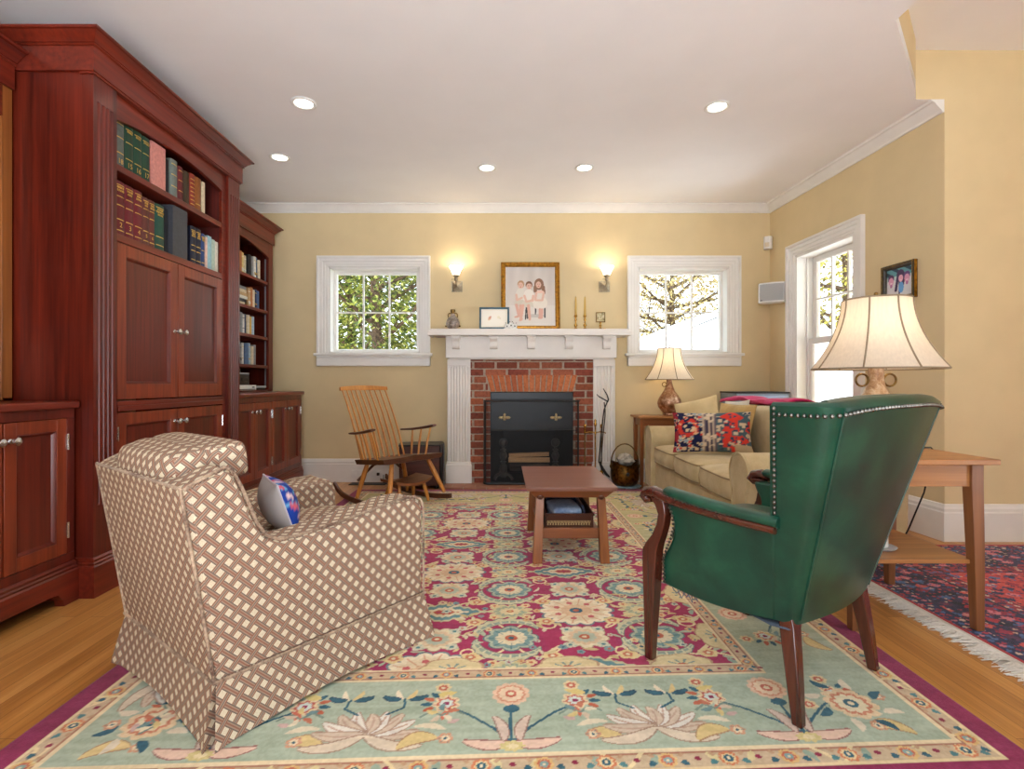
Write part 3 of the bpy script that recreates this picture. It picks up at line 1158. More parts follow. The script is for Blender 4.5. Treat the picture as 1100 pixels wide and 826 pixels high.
cornice(b, [(XW, YT1 + .014), (XT + .014, YT1 + .014), (XT + .014, YT0 - .014), (XW, YT0 - .014)], 2.435, 2.492, .055)
b.box(XW, XT, YT0, YT1, 2.44, 2.47)
tw('cornice', b, M['mahogh'], smooth=25)
b = MB()
b.molding([(XW, YT1 - .0), (XT, YT1), (XT, YT0), (XW, YT0)], basep)
b.box(xr - .03, xr - .005, yo0, yo1, 0, .17)
tw('plinth', b, M['mahogh'], smooth=25)
b = MB()
b.box(XW, XW + .015, YT0 + .03, YT1 - .03, 1.6, 2.33)
b.box(XW + .015, xr - .022, YT0 + .027, YT0 + .04, 1.62, 2.33)
b.box(XW + .015, xr - .022, 2.457, 2.468, 1.62, 2.33)
b.box(XW + .015, xr - .022, 3.41, 3.42, 1.62, 2.33)
b.box(XW, xr - .03, YT0 + .03, YT1 - .03, 2.335, 2.345)
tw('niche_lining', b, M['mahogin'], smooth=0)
for z0, z1 in ((1.640, 1.662), (1.962, 1.994)):
    b = MB()
    b.box(XW + .016, xr - .004 if z0 > 1.9 else xr - .024, 2.474, 3.403, z0, z1)
    tw('shelf', b, M['mahogh'], bevel=.002)
ym = (2.472 + 3.405) / 2
xd = xr + .002
door(tall, 2.474, ym, .866, 1.622, xd, ym - .03, 1.235, None)
door(tall, ym, 3.403, .866, 1.622, xd, ym + .03, 1.235, None)
door(tall, 2.474, ym, .216, .808, xd, ym - .03, .735, 2.476)
door(tall, ym, 3.403, .216, .808, xd, ym + .03, .735, 3.401)

# ---- low cupboards, their counters, and the open bookcases on top
def base_unit(label, y0, y1, doors, arch_end):
    t = thing('base_cabinet', label, 'cabinet', (-2.2, (y0 + y1) / 2, 0), 0, 'low mahogany cupboards')
    w = lambda n, b, m, par=None, **k: link(n, b, m, par or t, world=True, **k)
    b = MB()
    b.box(XW, XBC - .022, y0, y0 + .02, .0, .838)
    b.box(XW, XBC - .022, y1 - .02, y1, .0, .838)
    b.box(XW, XW + .012, y0 + .02, y1 - .02, .1, .838)
    b.box(XW, XBC - .022, y0 + .02, y1 - .02, .16, .178)
    w('carcass', b, M['mahog'])
    b = MB()
    b.box(XBC - .022, XBC, y0, y1, .798, .838)
    b.box(XBC - .022, XBC, y0, y1, .174, .212)
    edges = [y0] + [d[0] for d in doors if d[2]] + [y1]
    b.box(XBC - .022, XBC, y0, doors[0][0], .212, .798)
    b.box(XBC - .022, XBC, doors[-1][1], y1, .212, .798)
    for k in range(1, len(doors)):
        if doors[k][0] - doors[k - 1][1] > .004:
            b.box(XBC - .022, XBC, doors[k - 1][1], doors[k][0], .212, .798)
    w('face_frame', b, M['mahog'], bevel=.0015)
    b = MB()      # plinth with bracket-foot cut-outs
    b.molding([(XBC, y1), (XBC, y0)], [(-.022, .1), (.018, .1), (.018, .135), (.012, .142), (.014, .150), (.008, .156), (.010, .166), (.002, .174), (-.022, .174)])
    L = y1 - y0
    fa, fb = y0 + .16, y1 - .075
    def foot(p):
        b.prism(p, 'yz', XBC - .022, XBC + .018)
    foot([(y0, 0), (fa, 0), (fa + .006, .03), (fa + .03, .058), (fa + .06, .062), (fa + .06, .101), (y0, .101)])
    foot([(y1, 0), (fb, 0), (fb - .006, .03), (fb - .03, .058), (fb - .06, .062), (fb - .06, .101), (y1, .101)])
    b.box(XBC - .022, XBC + .018, fa + .058, fb - .058, .062, .101)
    w('plinth', b, M['mahogh'], smooth=25)
    for (a, c, kn, hg) in doors:
        door(t, a, c, .212, .798, XBC + .001, kn, .725, hg, .05, .055)
    return t
def counter(label, y0, y1):
    b = MB()
    b.box(XW, XCT, y0, y1, .8385, CH)
    o = link('countertop', b, M['mahogh'], None, bevel=.006, bseg=3)
    setp(o, label, 'countertop', 'mahogany counters')
base_unit('low mahogany cupboard before the tall cabinet, behind the plaid armchair', 1.36, YT0 - .021,
          [(1.66, 1.96, 1.928, None), (1.963, 2.25, 1.988, 2.252)], True)
counter('mahogany counter over the low cupboard at the frame edge', 1.36, YT0 - .016 - .004)
yf0, yf1 = YT1 + .021, 4.87
q = (yf1 - .03 - (yf0 + .03)) / 4
d0 = yf0 + .03
base_unit('low mahogany cupboard standing between the tall cabinet and the back wall', yf0, yf1,
          [(d0, d0 + q, d0 + q - .03, d0 + .002), (d0 + q, d0 + 2 * q - .004, d0 + q + .03, d0 + 2 * q - .008), (d0 + 2 * q + .004, d0 + 3 * q, d0 + 3 * q - .03, d0 + 2 * q + .008), (d0 + 3 * q, d0 + 4 * q, d0 + 3 * q + .03, d0 + 4 * q - .002)], True)
counter('mahogany counter under the far bookcase, with electronics on it', YT1 + .018, 4.88)

SH = [1.107, 1.366, 1.607, 1.874]      # shelf tops
def bookcase(label, y0, y1, lo, hi, st0, st1, shelves):
    t = thing('open_bookcase', label, 'bookcase', (-2.33, (y0 + y1) / 2, CH + .001), 0, 'open mahogany bookcases')
    w = lambda n, b, m, par=None, **k: link(n, b, m, par or t, world=True, **k)
    zb, zt = CH + .003, 2.30
    for q in (y0, y1 - .02):
        b = MB()
        b.box(XW, XU - .02, q, q + .02, zb, zt)
        w('side_panel', b, M['mahog'])
    b = MB()
    b.box(XW, XW + .012, y0 + .02, y1 - .02, zb, zt)
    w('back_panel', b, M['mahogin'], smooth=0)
    b = MB()
    b.box(XU - .02, XU, y0, y1, zb, zb + .012)
    b.box(XU - .02, XU, y0, y0 + st0, zb, 2.24)
    b.box(XU - .02, XU, y1 - st1, y1, zb, 2.24)
    b.box(XU - .022, XU + .003, y0 + st0, y0 + st0 + .006, zb, 2.1)
    b.box(XU - .022, XU + .003, y1 - st1 - .006, y1 - st1, zb, 2.1)
    w('face_frame', b, M['cherryv'] if lo else M['mahog'], bevel=.0015)
    b = MB()
    fascia(b, y0 + st0, y1 - st1, 2.10, 2.245, XU, .065)
    w('arched_header', b, M['mahogh'], smooth=20)
    b = MB()
    b.box(XW, XU + .012, y0 + (0 if lo else .0), y1 + (.012 if hi else 0), 2.235, 2.345)
    w('frieze', b, M['mahogh'], bevel=.001)
    b = MB()
    path = [(XU + .012, y1), (XU + .012, y0)] if not hi else [(XW, y1 + .012), (XU + .012, y1 + .012), (XU + .012, y0)]
    cornice(b, path, 2.34, 2.405, .06)
    b.box(XW, XU, y0, y1, 2.35, 2.38)
    w('cornice', b, M['mahogh'], smooth=25)
    for z in shelves:
        b = MB()
        b.box(XW + .013, XU - .006, y0 + .021, y1 - .021, z - .026, z)
        w('shelf', b, M['mahogh'], bevel=.002)
    b = MB()      # pale adjustable-shelf standards
    for y in (y0 + .022, y1 - .024):
        for x in (XU - .06, XW + .06):
            b.box(x - .007, x + .007, y - .001, y + .003, zb + .03, 2.1)
    w('shelf_standard', b, M['silver'], smooth=0)
bookcase('open mahogany bookcase between the tall cabinet and the back wall, full of paperbacks', YT1 + .017, 4.89, False, True, .05, .085, SH)
bookcase('sliver of an open mahogany bookcase at the frame edge, before the tall cabinet', 1.36, YT0 - .017, True, False, .05, .045, [1.21, 1.5, 1.80])

# ------------------------------------------------------------------ books
def cmat(col, rough=.5):
    k = ('book',) + col
    if k not in M:
        M[k] = paint('book_cloth', col, rough, .35, .1, 60)
    return M[k]
GILT = metal('gilt_lettering', (220, 186, 104), .4, .1)
def book(y, th, h, dep, x1, z, col, label, group, bands=None, num=None, lines=0, pages=True, rounded=True, cat='book', bandm=None, tilt=0):
    """upright book, spine towards the room (+X)"""
    t = thing('book', label, cat, (x1 - dep / 2, y + th / 2, z), 0, group)
    x0 = x1 - dep
    b = MB()
    hb = .003
    k = 5
    rr = min(.008, th * .25) if rounded else .001
    arc = [(x1 - rr + rr * cos(a), y + th / 2 - th / 2 * sin(a)) for a in [PI / 2 * (1 - 2 * i / k) for i in range(k + 1)]]
    outer = [(x0, y)] + arc + [(x0, y + th)]
    inner = [(x0, y + th - hb), (x1 - rr - .004, y + th - hb), (x1 - rr - .004, y + hb), (x0, y + hb)]
    # arc runs from y to y+th
    b.prism(outer + inner, 'xy', z, z + h)
    link('cover', b, cmat(col), t, world=True)
    if pages:
        b = MB()
        b.box(x0 + .004, x1 - rr - .005, y + hb, y + th - hb, z + .003, z + h - .005)
        link('pages', b, M['cream'], t, world=True, smooth=0)
    def strip(b, za, zb, e=.0006):
        ring = lambda zz: [(x1 - rr + (rr + e) * cos(a), y + th / 2 - (th / 2) * sin(a) * .985, zz) for a in [PI / 2 * (1 - 2 * i / k) for i in range(k + 1)]]
        b.sheet([ring(za), ring(zb)])
    if bands:
        for f in bands:
            b = MB()
            strip(b, z + h * f - .0025, z + h * f + .0025)
            link('gilt_band', b, bandm or GILT, t, world=True, smooth=0)
        b = MB()
        for q in range(lines):
            f = (bands[-1] + (1 - bands[-1]) * .2 if len(bands) > 1 else .6)
            zz = z + h * (bands[-1] - .045 - q * .055)
            yy = y + th / 2
            wd = th * random.uniform(.45, .8)
            for s in range(5):
                a0 = yy - wd / 2 + wd * s / 5
                b.box(x1 - .0015, x1 + .0008, a0, a0 + wd / 5 * random.uniform(.4, .8), zz - .005, zz + .005)
        if b.v:
            link('gilt_lettering', b, bandm or GILT, t, world=True, smooth=0)
    if num:
        Mx = Matrix(((0, 0, 1, x1 + .0002), (1, 0, 0, y + th / 2), (0, 1, 0, z + h * num[1]), (0, 0, 0, 1)))
        tb = text_mb(num[0], num[2] if len(num) > 2 else .03, Mx)
        link('spine_number', tb, GILT, t, world=True, smooth=0, recalc=False)
    return t

xb = xr - .025
def yx(px, X=xb):
    return F * -X / (CX - px)
gu, gl = 'volumes on the upper shelf of the tall cabinet', 'volumes on the lower shelf of the tall cabinet'
z = 1.995
book(2.504, .062, .235, .19, xb, z, (96, 108, 104), 'grey cloth volume 18 at the pilaster end of the upper shelf', gu, [.3, .62, .9], ('18', .13, .034))
y = 2.569
for i, nm in enumerate(('15', '16', '17')):
    book(y, .060, .232, .19, xb, z, (22, 62, 44), f'dark green gilt-banded volume numbered {nm} on the upper shelf', gu, [.27, .62, .9], (nm, .14, .036), 1)
    y += .0615
book(y + .005, .115, .238, .20, xb - .0, z, (206, 134, 124), 'wide plain pink binder on the upper shelf after the green volumes', gu, rounded=False, cat='binder')
y += .15
book(y, .016, .2, .19, xb - .01, z, (28, 28, 30), 'thin black book between the pink binder and a grey volume', gu)
y += .02
book(y, .062, .215, .19, xb, z, (108, 118, 112), 'grey volume with gilt bands, next after the thin black book', gu, [.3, .6, .88])
y += .066
book(y, .048, .2, .19, xb, z, (98, 26, 30), 'maroon banded volume on the upper shelf beside a dark brown one', gu, [.3, .6, .88])
y += .052
book(y, .055, .195, .19, xb, z, (58, 40, 20), 'dark brown plain volume on the upper shelf after the maroon one', gu)
y += .062
book(y, .05, .205, .19, xb, z, (132, 44, 28), 'rust red volume covered in gilt tooling on the upper shelf', gu, [.12, .24, .36, .48, .6, .72, .84])
y += .054
book(y, .062, .205, .19, xb, z, (140, 80, 34), 'tan brown leather volume on the upper shelf, beside a cream book', gu, [.2])
y += .066
book(y, .03, .2, .18, xb, z, (214, 198, 168), 'cream paper book ending the upper shelf row', gu, rounded=False)
z = 1.663
y = 2.506
mar = ['maroon gilt volume 2 at the pilaster end of the lower shelf', 'maroon gilt volume 3 on the lower shelf', 'maroon gilt volume 4 on the lower shelf']
for i, nm in enumerate(('2', '3', '4')):
    book(y, .062, .265, .2, xb, z, (104, 22, 32), mar[i], gl, [.1, .3, .56, .72, .93], (nm, .2, .034), 2)
    y += .0635
for i, nm in enumerate(('5', '6')):
    book(y, .046, .25, .2, xb, z, (92, 42, 36), 'brownish maroon gilt volume %s on the lower shelf beside the %s' % (nm, 'maroon set' if i == 0 else 'green book'), gl, [.1, .3, .6, .76, .93], (nm, .2, .026), 2)
    y += .0475
book(y, .078, .25, .2, xb, z, (22, 70, 56), 'green gilt-banded volume on the lower shelf beside the dark grey binder', gl, [.12, .3, .84, .93], None, 3)
y += .095
book(y, .03, .255, .2, xb - .015, z, (34, 36, 42), 'thin black binder leaning beside the thick dark grey binder', gl, rounded=False, cat='binder')
y += .034
book(y, .135, .285, .22, xb + .01, z, (62, 64, 70), 'thick dark grey binder on the lower shelf, tallest of its row', gl, rounded=False, cat='binder')
y += .155
book(y, .03, .2, .19, xb - .02, z, (132, 24, 28), 'thin red book half hidden after the dark grey binder', gl)
y += .036
nv = ['navy gilt volume after the thin red book on the lower shelf', 'second navy gilt volume on the lower shelf']
for i in range(2):
    book(y, .052, .225, .19, xb, z, (20, 26, 46), nv[i], gl, [.12, .36, .5, .9], None, 3)
    y += .0535
book(y, .038, .21, .19, xb, z, (38, 62, 110), 'slim blue gilt volume beside the two navy ones', gl, [.14, .5, .9], None, 2)
y += .042
book(y, .02, .2, .19, xb, z, (222, 186, 172), 'thin pale pink book beside the light blue one', gl, rounded=False)
y += .022
book(y, .045, .215, .19, xb, z, (150, 192, 204), 'light blue book on the lower shelf', gl, rounded=False)
y += .047
book(y, .036, .205, .19, xb, z, (176, 196, 182), 'pale grey-green book on the lower shelf beside the light blue one', gl, rounded=False)
y += .038
book(y, .036, .2, .19, xb, z, (214, 212, 196), 'whitish book ending the lower shelf row', gl, rounded=False)

pal = {'cream': (222, 208, 178), 'tan': (190, 160, 116), 'orange-brown': (178, 112, 62), 'black': (30, 30, 34), 'white': (228, 226, 218), 'slate blue': (84, 112, 150), 'yellow': (222, 176, 64),
       'pale blue': (158, 186, 206), 'red': (176, 36, 40), 'grey': (140, 142, 144), 'navy': (36, 48, 84), 'pale yellow': (228, 208, 140), 'green': (80, 112, 84), 'lilac': (168, 150, 190)}
xf_ = XU - .05
def run(z, y, y_end, seq, hgt, shelf):
    prev = 'the tall cabinet side'
    seen = {}
    for name, th in seq:
        if y + th > y_end:
            break
        art = prev
        lb = f'{name} paperback on the {shelf} far bookcase shelf, next to {prev}'
        k = lb
        if k in seen:
            lb = f'{name} paperback, {["second","third","fourth"][seen[k]-1]} along on the {shelf} far bookcase shelf'
        seen[k] = seen.get(k, 0) + 1
        hh = hgt * random.uniform(.84, 1.0)
        book(y, th, hh, .15, xf_ - random.uniform(0, .02), z + .001, pal[name], lb, f'paperbacks on the {shelf} shelf of the far bookcase',
             [.82, .3] if random.random() < .55 else None, None, random.choice([0, 1, 2]), False, True, 'book', bandm=random.choice([GILT, M['black'], M['white']]))
        y += th + .0012
        prev = f'the {name} one'
y0f = 4.27
run(SH[3], y0f, 4.797, [('cream', .05), ('tan', .04), ('cream', .046), ('orange-brown', .036), ('pale yellow', .045), ('cream', .04), ('black', .058), ('grey', .04), ('white', .04), ('slate blue', .05), ('cream', .04), ('orange-brown', .03), ('yellow', .06), ('black', .03)], .205, 'top')
run(SH[2], 4.532, 4.797, [('tan', .045), ('orange-brown', .05), ('cream', .05), ('navy', .045), ('slate blue', .05), ('tan', .04), ('cream', .05)], .19, 'second')
run(SH[1], y0f, 4.70, [('black', .04), ('pale yellow', .045), ('slate blue', .04), ('grey', .036), ('white', .05), ('navy', .036), ('cream', .046), ('yellow', .03), ('pale blue', .05), ('red', .055), ('black', .02), ('white', .045)], .185, 'third')
run(SH[0], y0f, 4.70, [('cream', .05), ('yellow', .04), ('tan', .045), ('grey', .04), ('white', .04), ('slate blue', .06), ('pale blue', .05), ('cream', .04), ('grey', .04), ('white', .035), ('lilac', .03)], .19, 'lowest')
def flatbook(y0, y1, z, th, x1, dep, col, label, group):
    t = thing('book', label, 'book', (x1 - dep / 2, (y0 + y1) / 2, z), 0, group)
    b = MB()
    b.box(x1 - dep, x1, y0, y1, z, z + .004)
    b.box(x1 - dep, x1, y0, y1, z + th - .004, z + th)
    b.box(x1 - .005, x1, y0, y1, z + .004, z + th - .004)
    link('cover', b, cmat(col), t, world=True, bevel=.001)
    b = MB()
    b.box(x1 - dep + .004, x1 - .006, y0 + .004, y1 - .003, z + .0042, z + th - .0042)
    link('pages', b, M['cream'], t, world=True, smooth=0)
zz = SH[2] + .001
for i, (c, n) in enumerate(((('cream'), 'bottom'), ('black', 'second from the bottom'), ('white', 'third from the bottom'), ('tan', 'fourth from the bottom'), ('cream', 'second from the top'), ('grey', 'top'))):
    th = random.uniform(.022, .034)
    flatbook(4.27 + random.uniform(0, .02), 4.51 + random.uniform(-.03, .015), zz, th, xf_ + random.uniform(-.02, 0), .15, pal[c], f'{c} book lying flat, {n} of the pile on the second bookcase shelf', 'books piled flat on the second shelf')
    zz += th + .0006
# pale spines on the sliver of bookcase at the frame edge
book(2.19, .05, .27, .2, XU - .03, CH + .0015, (226, 222, 226), 'tall white-spined book standing on the counter at the frame edge', 'books at the frame edge', pages=False)
book(2.13, .055, .29, .2, XU - .03, CH + .0015, (196, 178, 152), 'tall beige book behind the white-spined one at the frame edge', 'books at the frame edge', pages=False)

# electronics on the far counter
b = MB()
t = thing('stereo', 'rounded silver and black compact stereo on top of a white box in the far bookcase', 'stereo', (XU - .15, 4.46, CH + .062))
n = 24
poly = [(.10 * cos(2 * PI * k / n) * (1 if cos(2 * PI * k / n) > 0 else .9), .165 * (abs(sin(2 * PI * k / n)) ** .6) * (1 if sin(2 * PI * k / n) > 0 else -1)) for k in range(n)]
b.prism(poly, 'xy', 0, .10)
link('body', b, M['black'], t, bevel=.006, bseg=3)
b = MB(); b.prism([(p[0] * 1.01, p[1] * 1.01) for p in poly], 'xy', .088, .104)
link('lid', b, M['silver'], t, bevel=.004)
b = MB(); b.box(.085, .104, -.05, .05, .03, .06)
link('display', b, M['hood'], t, bevel=.003)
t = thing('disc_player', 'flat white electronic box under the stereo on the far counter', 'disc player', (XU - .15, 4.46, CH + .0012))
b = MB(); b.box(-.12, .12, -.2, .17, .006, .058)
link('case', b, M['white'], t, bevel=.005)
b = MB(); b.box(.12, .1225, -.17, .14, .018, .024); b.box(.12, .123, .09, .13, .034, .044)
link('slot', b, M['black'], t)
b = MB()
for sx in (-.1, .1):
    for sy in (-.17, .14):
        b.box(sx - .01, sx + .01, sy - .01, sy + .01, 0, .007)
link('foot', b, M['black'], t)
t = thing('remote_control', 'thin silver remote on a small grey cradle beside the stereo', 'remote control', (XU - .09, 4.735, CH + .0012), rad(-20))
b = MB(); b.box(-.05, .05, -.07, .07, 0, .03)
link('cradle', b, M['black'], t, bevel=.005)
b = MB(); b.box(-.025, .055, -.078, .078, .031, .05)
link('body', b, M['silver'], t, bevel=.006)
b = MB()
for i in range(5):
    for j in range(2):
        b.box(-.015 + j * .02, -.005 + j * .02, -.08 + i * .028, -.068 + i * .028, .05, .053)
link('keypad', b, M['black'], t)
# ================================================================== PLAID ARMCHAIR
pc = thing('armchair', 'skirted armchair slipcovered in brown and cream basket-weave plaid', 'armchair', (-.785, 1.86, 0), rad(-38))
hw = .335
b = MB()
prof = [(-.37, .160), (-.447, .680), (-.425, .694), (-.352, .726), (-.330, .716), (-.305, .668), (-.262, .560), (-.236, .520), (-.20, .500), (-.15, .497), (0, .506), (.24, .534), (.318, .534), (.35, .520), (.365, .488), (.365, .16)]
for sx in (-1, 1):
    b2 = MB()
    b2.prism(prof, 'yz', sx * hw, sx * (hw - .125))
    link('arm', b2, M['plaid'], pc, bevel=.016, bseg=3, uvbox=True)
b = MB()
b.prism([(-.374, .16), (-.455, .684), (-.44, .692), (-.335, .70), (-.315, .66), (-.24, .16)], 'yz', -hw + .001, hw - .001)
link('backrest', b, M['plaid'], pc, bevel=.008, bseg=2, uvbox=True)
b = MB()
b.box(-.215, .215, -.25, .362, .16, .33)
link('seat_base', b, M['plaid'], pc, bevel=.01, uvbox=True)
b = MB()
b.cushion(.415, .60, .15, 0, .075, .348, crown=.4)
link('seat_cushion', b, M['plaid'], pc, uvbox=True)
b = MB()
b.cushion(.46, .40, .15, -.025, -.335, .565, crown=.32, tilt=Matrix.Rotation(rad(98), 4, 'X'))
link('back_cushion', b, M['plaid'], pc, uvbox=True)
b = MB()
b.cushion(.51, .10, .10, -.005, -.282, .728, crown=.4, tilt=Matrix.Rotation(rad(98), 4, 'X'))
link('headrest_cushion', b, M['plaid'], pc, uvbox=True)
# skirt with kick pleats at the corners
def skirt_ring(z, off, pleat):
    x1, y0, y1 = hw + off, -.372 - off, .365 + off
    cs = [(-x1, y0), (x1, y0), (x1, y1), (-x1, y1)]
    out = []
    for i in range(4):
        a, c = Vector(cs[i]), Vector(cs[(i + 1) % 4])
        d = (c - a).normalized()
        nrm_ = Vector((d.y, -d.x))
        n = 12
        for k in range(n + 1):
            f = k / n
            bow = -.012 * sin(PI * f) * (1 if pleat > .02 else .2)
            p = a.lerp(c, f) + nrm_ * bow
            if k == 0:
                p = a + d * (.004 + pleat * .2) + nrm_ * pleat * .3
            if k == n:
                p = c - d * (.004 + pleat * .2) + nrm_ * pleat * .3
            lift = .016 * sin(PI * f) ** 2 if z < .05 else 0
            out.append((p.x, p.y, z + lift))
        m = Vector(c).normalized() * -(.012 + pleat * 1.1)
        out.append((c.x + m.x, c.y + m.y, z + .004))
    return out
b = MB()
b.loft([skirt_ring(.009, .030, .036), skirt_ring(.06, .022, .026), skirt_ring(.12, .012, .012), skirt_ring(.166, .004, .0), skirt_ring(.172, -.01, .0)], True, False)
link('skirt', b, M['plaid'], pc, uvbox=True, smooth=50)
b = MB()
for sx in (-1, 1):
    b.tube([(sx * (hw + .001), y, z + .001) for y, z in prof[1:-1]] + [(sx * (hw + .001), .366, .166)], .0048, 6)
    b.tube([(sx * (hw + .0), y, z) for y, z in [(-.374, .166), (-.41, .40), (-.455, .684)]], .0048, 6)
b.tube([(-hw, -.456, .686), (hw, -.456, .686)], .0048, 6)
rr = [(-hw - .005, -.378), (hw + .005, -.378), (hw + .005, .371), (-hw - .005, .371), (-hw - .005, -.378)]
b.tube([(x, y, .168) for x, y in rr], .0052, 6)
link('piping', b, M['plaidweltm'], pc)

# small throw pillow in it, blue printed face, grey back
def blueprint(u, v):
    h = sin(u * 7.3 + 1.2) * cos(v * 6.1 + .5) + .6 * sin(u * 13 + v * 9)
    if h > .72:
        return (212, 96, 110)
    if h > .45:
        return (110, 170, 210)
    if h < -1.0:
        return (226, 196, 200)
    return (28, 62, 152)
t = thing('throw_pillow', 'small pillow with blue floral front and grey back on the plaid armchair', 'pillow', (0, 0, 0))
t.location = (-.760, 1.766, .542)
t.rotation_euler = (rad(-18), 0, rad(124))
ROOTM[t.name] = Matrix.Identity(4)
b = MB()
b.pillow(.25, .172, .11, None, 24, blueprint, lambda u, v: (168, 160, 156))
link('cover', b, M['attr'], t)
b = MB()
us = [i / 20 for i in range(21)]
def edge(u, v):
    return (.125 * u * (1 - .06 * (1 - v * v)), 0, .086 * v * (1 - .06 * (1 - u * u)))
loop = [edge(-1 + 2 * f, -1) for f in us] + [edge(1, -1 + 2 * f) for f in us[1:]] + [edge(1 - 2 * f, 1) for f in us[1:]] + [edge(-1, 1 - 2 * f) for f in us[1:]]
b.tube(loop, .0035, 6)
link('piping', b, paint('pale_piping', (190, 184, 190), .8), t)

# ================================================================== GREEN LEATHER WING CHAIR
wc = thing('wing_chair', 'green leather barrel-back wing chair with nailhead trim and dark wooden legs', 'armchair', (1.0135, 1.5725, 0), math.atan2(.57, .82))
Z0, Z1 = .275, .915
def outer_path(z):
    k = max(0, min(1, (z - Z0) / (Z1 - Z0)))
    hwid = .242 + .134 * k ** 1.05
    tb = .006 - .171 * k
    wf = .246 + .130 * k
    tf = .075 - .065 * k
    P = []
    # wing front -> corner -> back -> corner -> wing front
    corner_r = .035 + .02 * k
    side = lambda sg: [(sg * (wf + (hwid - wf) * f), tf + (tb + corner_r - tf) * f) for f in (0, .2, .4, .6, .8, 1)]
    L = side(-1)
    cl = [(-hwid + corner_r * (1 - cos(a)), tb + corner_r * (1 - sin(a))) for a in [PI / 2 * q / 4 for q in range(1, 5)]]
    bow = .02 + .012 * k
    mid = []
    for q in range(1, 12):
        f = q / 12
        s = -hwid + corner_r + (2 * hwid - 2 * corner_r) * f
        mid.append((s, tb - bow * sin(PI * f)))
    P = L + cl + mid + [(-x, y) for x, y in (L + cl)[::-1]]
    return P
def inset(P, d_side, d_back):
    n = len(P)
    out = []
    for i in range(n):
        a, c = Vector(P[max(i - 1, 0)]), Vector(P[min(i + 1, n - 1)])
        d = (c - a).normalized()
        nn = Vector((-d.y, d.x))
        w = d_back if abs(nn.y) > .7 else d_side
        f = min(i, n - 1 - i) / 5
        w = w * min(1, .55 + .45 * f)
        p = Vector(P[i]) + nn * w
        out.append((p.x, p.y))
    return out
b = MB()
rings = []
zs = [Z0, .33, .40, .48, .56, .64, .72, .79, .85, .89]
for z in zs:
    o = outer_path(z)
    ii = inset(o, .055, .11 - .03 * (z - Z0))
    rings.append([(x, y, z) for x, y in o] + [(x, y, z) for x, y in ii[::-1]])
for (z, g) in ((.906, .006), (.916, .02), (.918, .032)):     # rounded padded top roll
    o = outer_path(min(z, Z1))
    o2 = inset(o, g, g)
    ii = inset(o, .055 - g * .5, .09 - g * .6)
    # top edge dips a little toward the outer wings
    dip = lambda x: -.018 * (abs(x) / .35) ** 3
    rings.append([(x, y, z + dip(x)) for x, y in o2] + [(x, y, z + dip(x)) for x, y in ii[::-1]])
b.loft(rings)
link('back_shell', b, M['leather'], wc, smooth=50)
b = MB()      # tufted inside back, plump above the rim
us = [i / 24 for i in range(25)]
g = []
for j in range(15):
    f = j / 14
    z = .47 + (.885 - .47) * f
    o = inset(outer_path(min(z, .90)), .05, .085)
    o = o[2:-2]
    row = []
    for i in range(len(o)):
        k = i / (len(o) - 1)
        tuft = .016 * (abs(sin(PI * (k * 5 + (.5 if int(f * 4) % 2 else 0)))) ** .5) * (abs(sin(PI * f * 4)) ** .4)
        n_ = Vector((0 - o[i][0], .22 - o[i][1])).normalized()
        fall = -.03 * (f > .9) * (f - .9) / .1
        zz = z - (.03 if k < .12 or k > .88 else 0) * f
        row.append((o[i][0] + n_.x * (.012 + tuft + fall), o[i][1] + n_.y * (.012 + tuft + fall), zz))
    g.append(row)
o = inset(outer_path(.90), .035, .06)[2:-2]
g.append([(x, y, .908 - .012 * (abs(x) / .33) ** 3) for x, y in o])
b.sheet(g)
link('tufted_back', b, M['leather'], wc, smooth=60)
# side panels under the arms
def side_panel(sg):
    b = MB()
    rings = []
    N = 14
    for i in range(N + 1):
        f = i / N
        z = .272 + (.552 - .272) * f
        tf = .425 if z < .36 else .425 - .055 * sin(min(1, (z - .36) / .12) * PI / 2) if z < .50 else .37 + .03 * (z - .50) / .05
        so0 = .252 + .04 * f + .008 * sin(PI * f)
        so1 = .278 + .022 * f
        pts = []
        for q in range(9):
            u = q / 8
            kk = (z - Z0) / (Z1 - Z0)
            t0 = .075 - .065 * kk - .012
            t_ = t0 + (tf - t0) * u
            s_ = (.246 + .130 * kk + .0015) * (1 - u) + so1 * u + .008 * sin(PI * u)
            pts.append((sg * s_, t_, z - (.012 * sin(PI * u) if i == 0 else 0) + (.010 * u if i == N else 0)))
        inn = [(sg * (abs(p[0]) - .06), p[1], p[2]) for p in pts][::-1]
        rings.append(pts + inn)
    b.loft(rings)
    return b
for sg in (-1, 1):
    link('side_panel', side_panel(sg), M['leather'], wc, smooth=50, bevel=.006)
b = MB()
b.box(-.215, .215, .05, .40, .285, .36)
link('seat_frame', b, M['leather'], wc, bevel=.02)
b = MB()
b.cushion(.44, .40, .12, 0, .245, .42, crown=.4)
link('seat_cushion', b, M['leather'], wc)
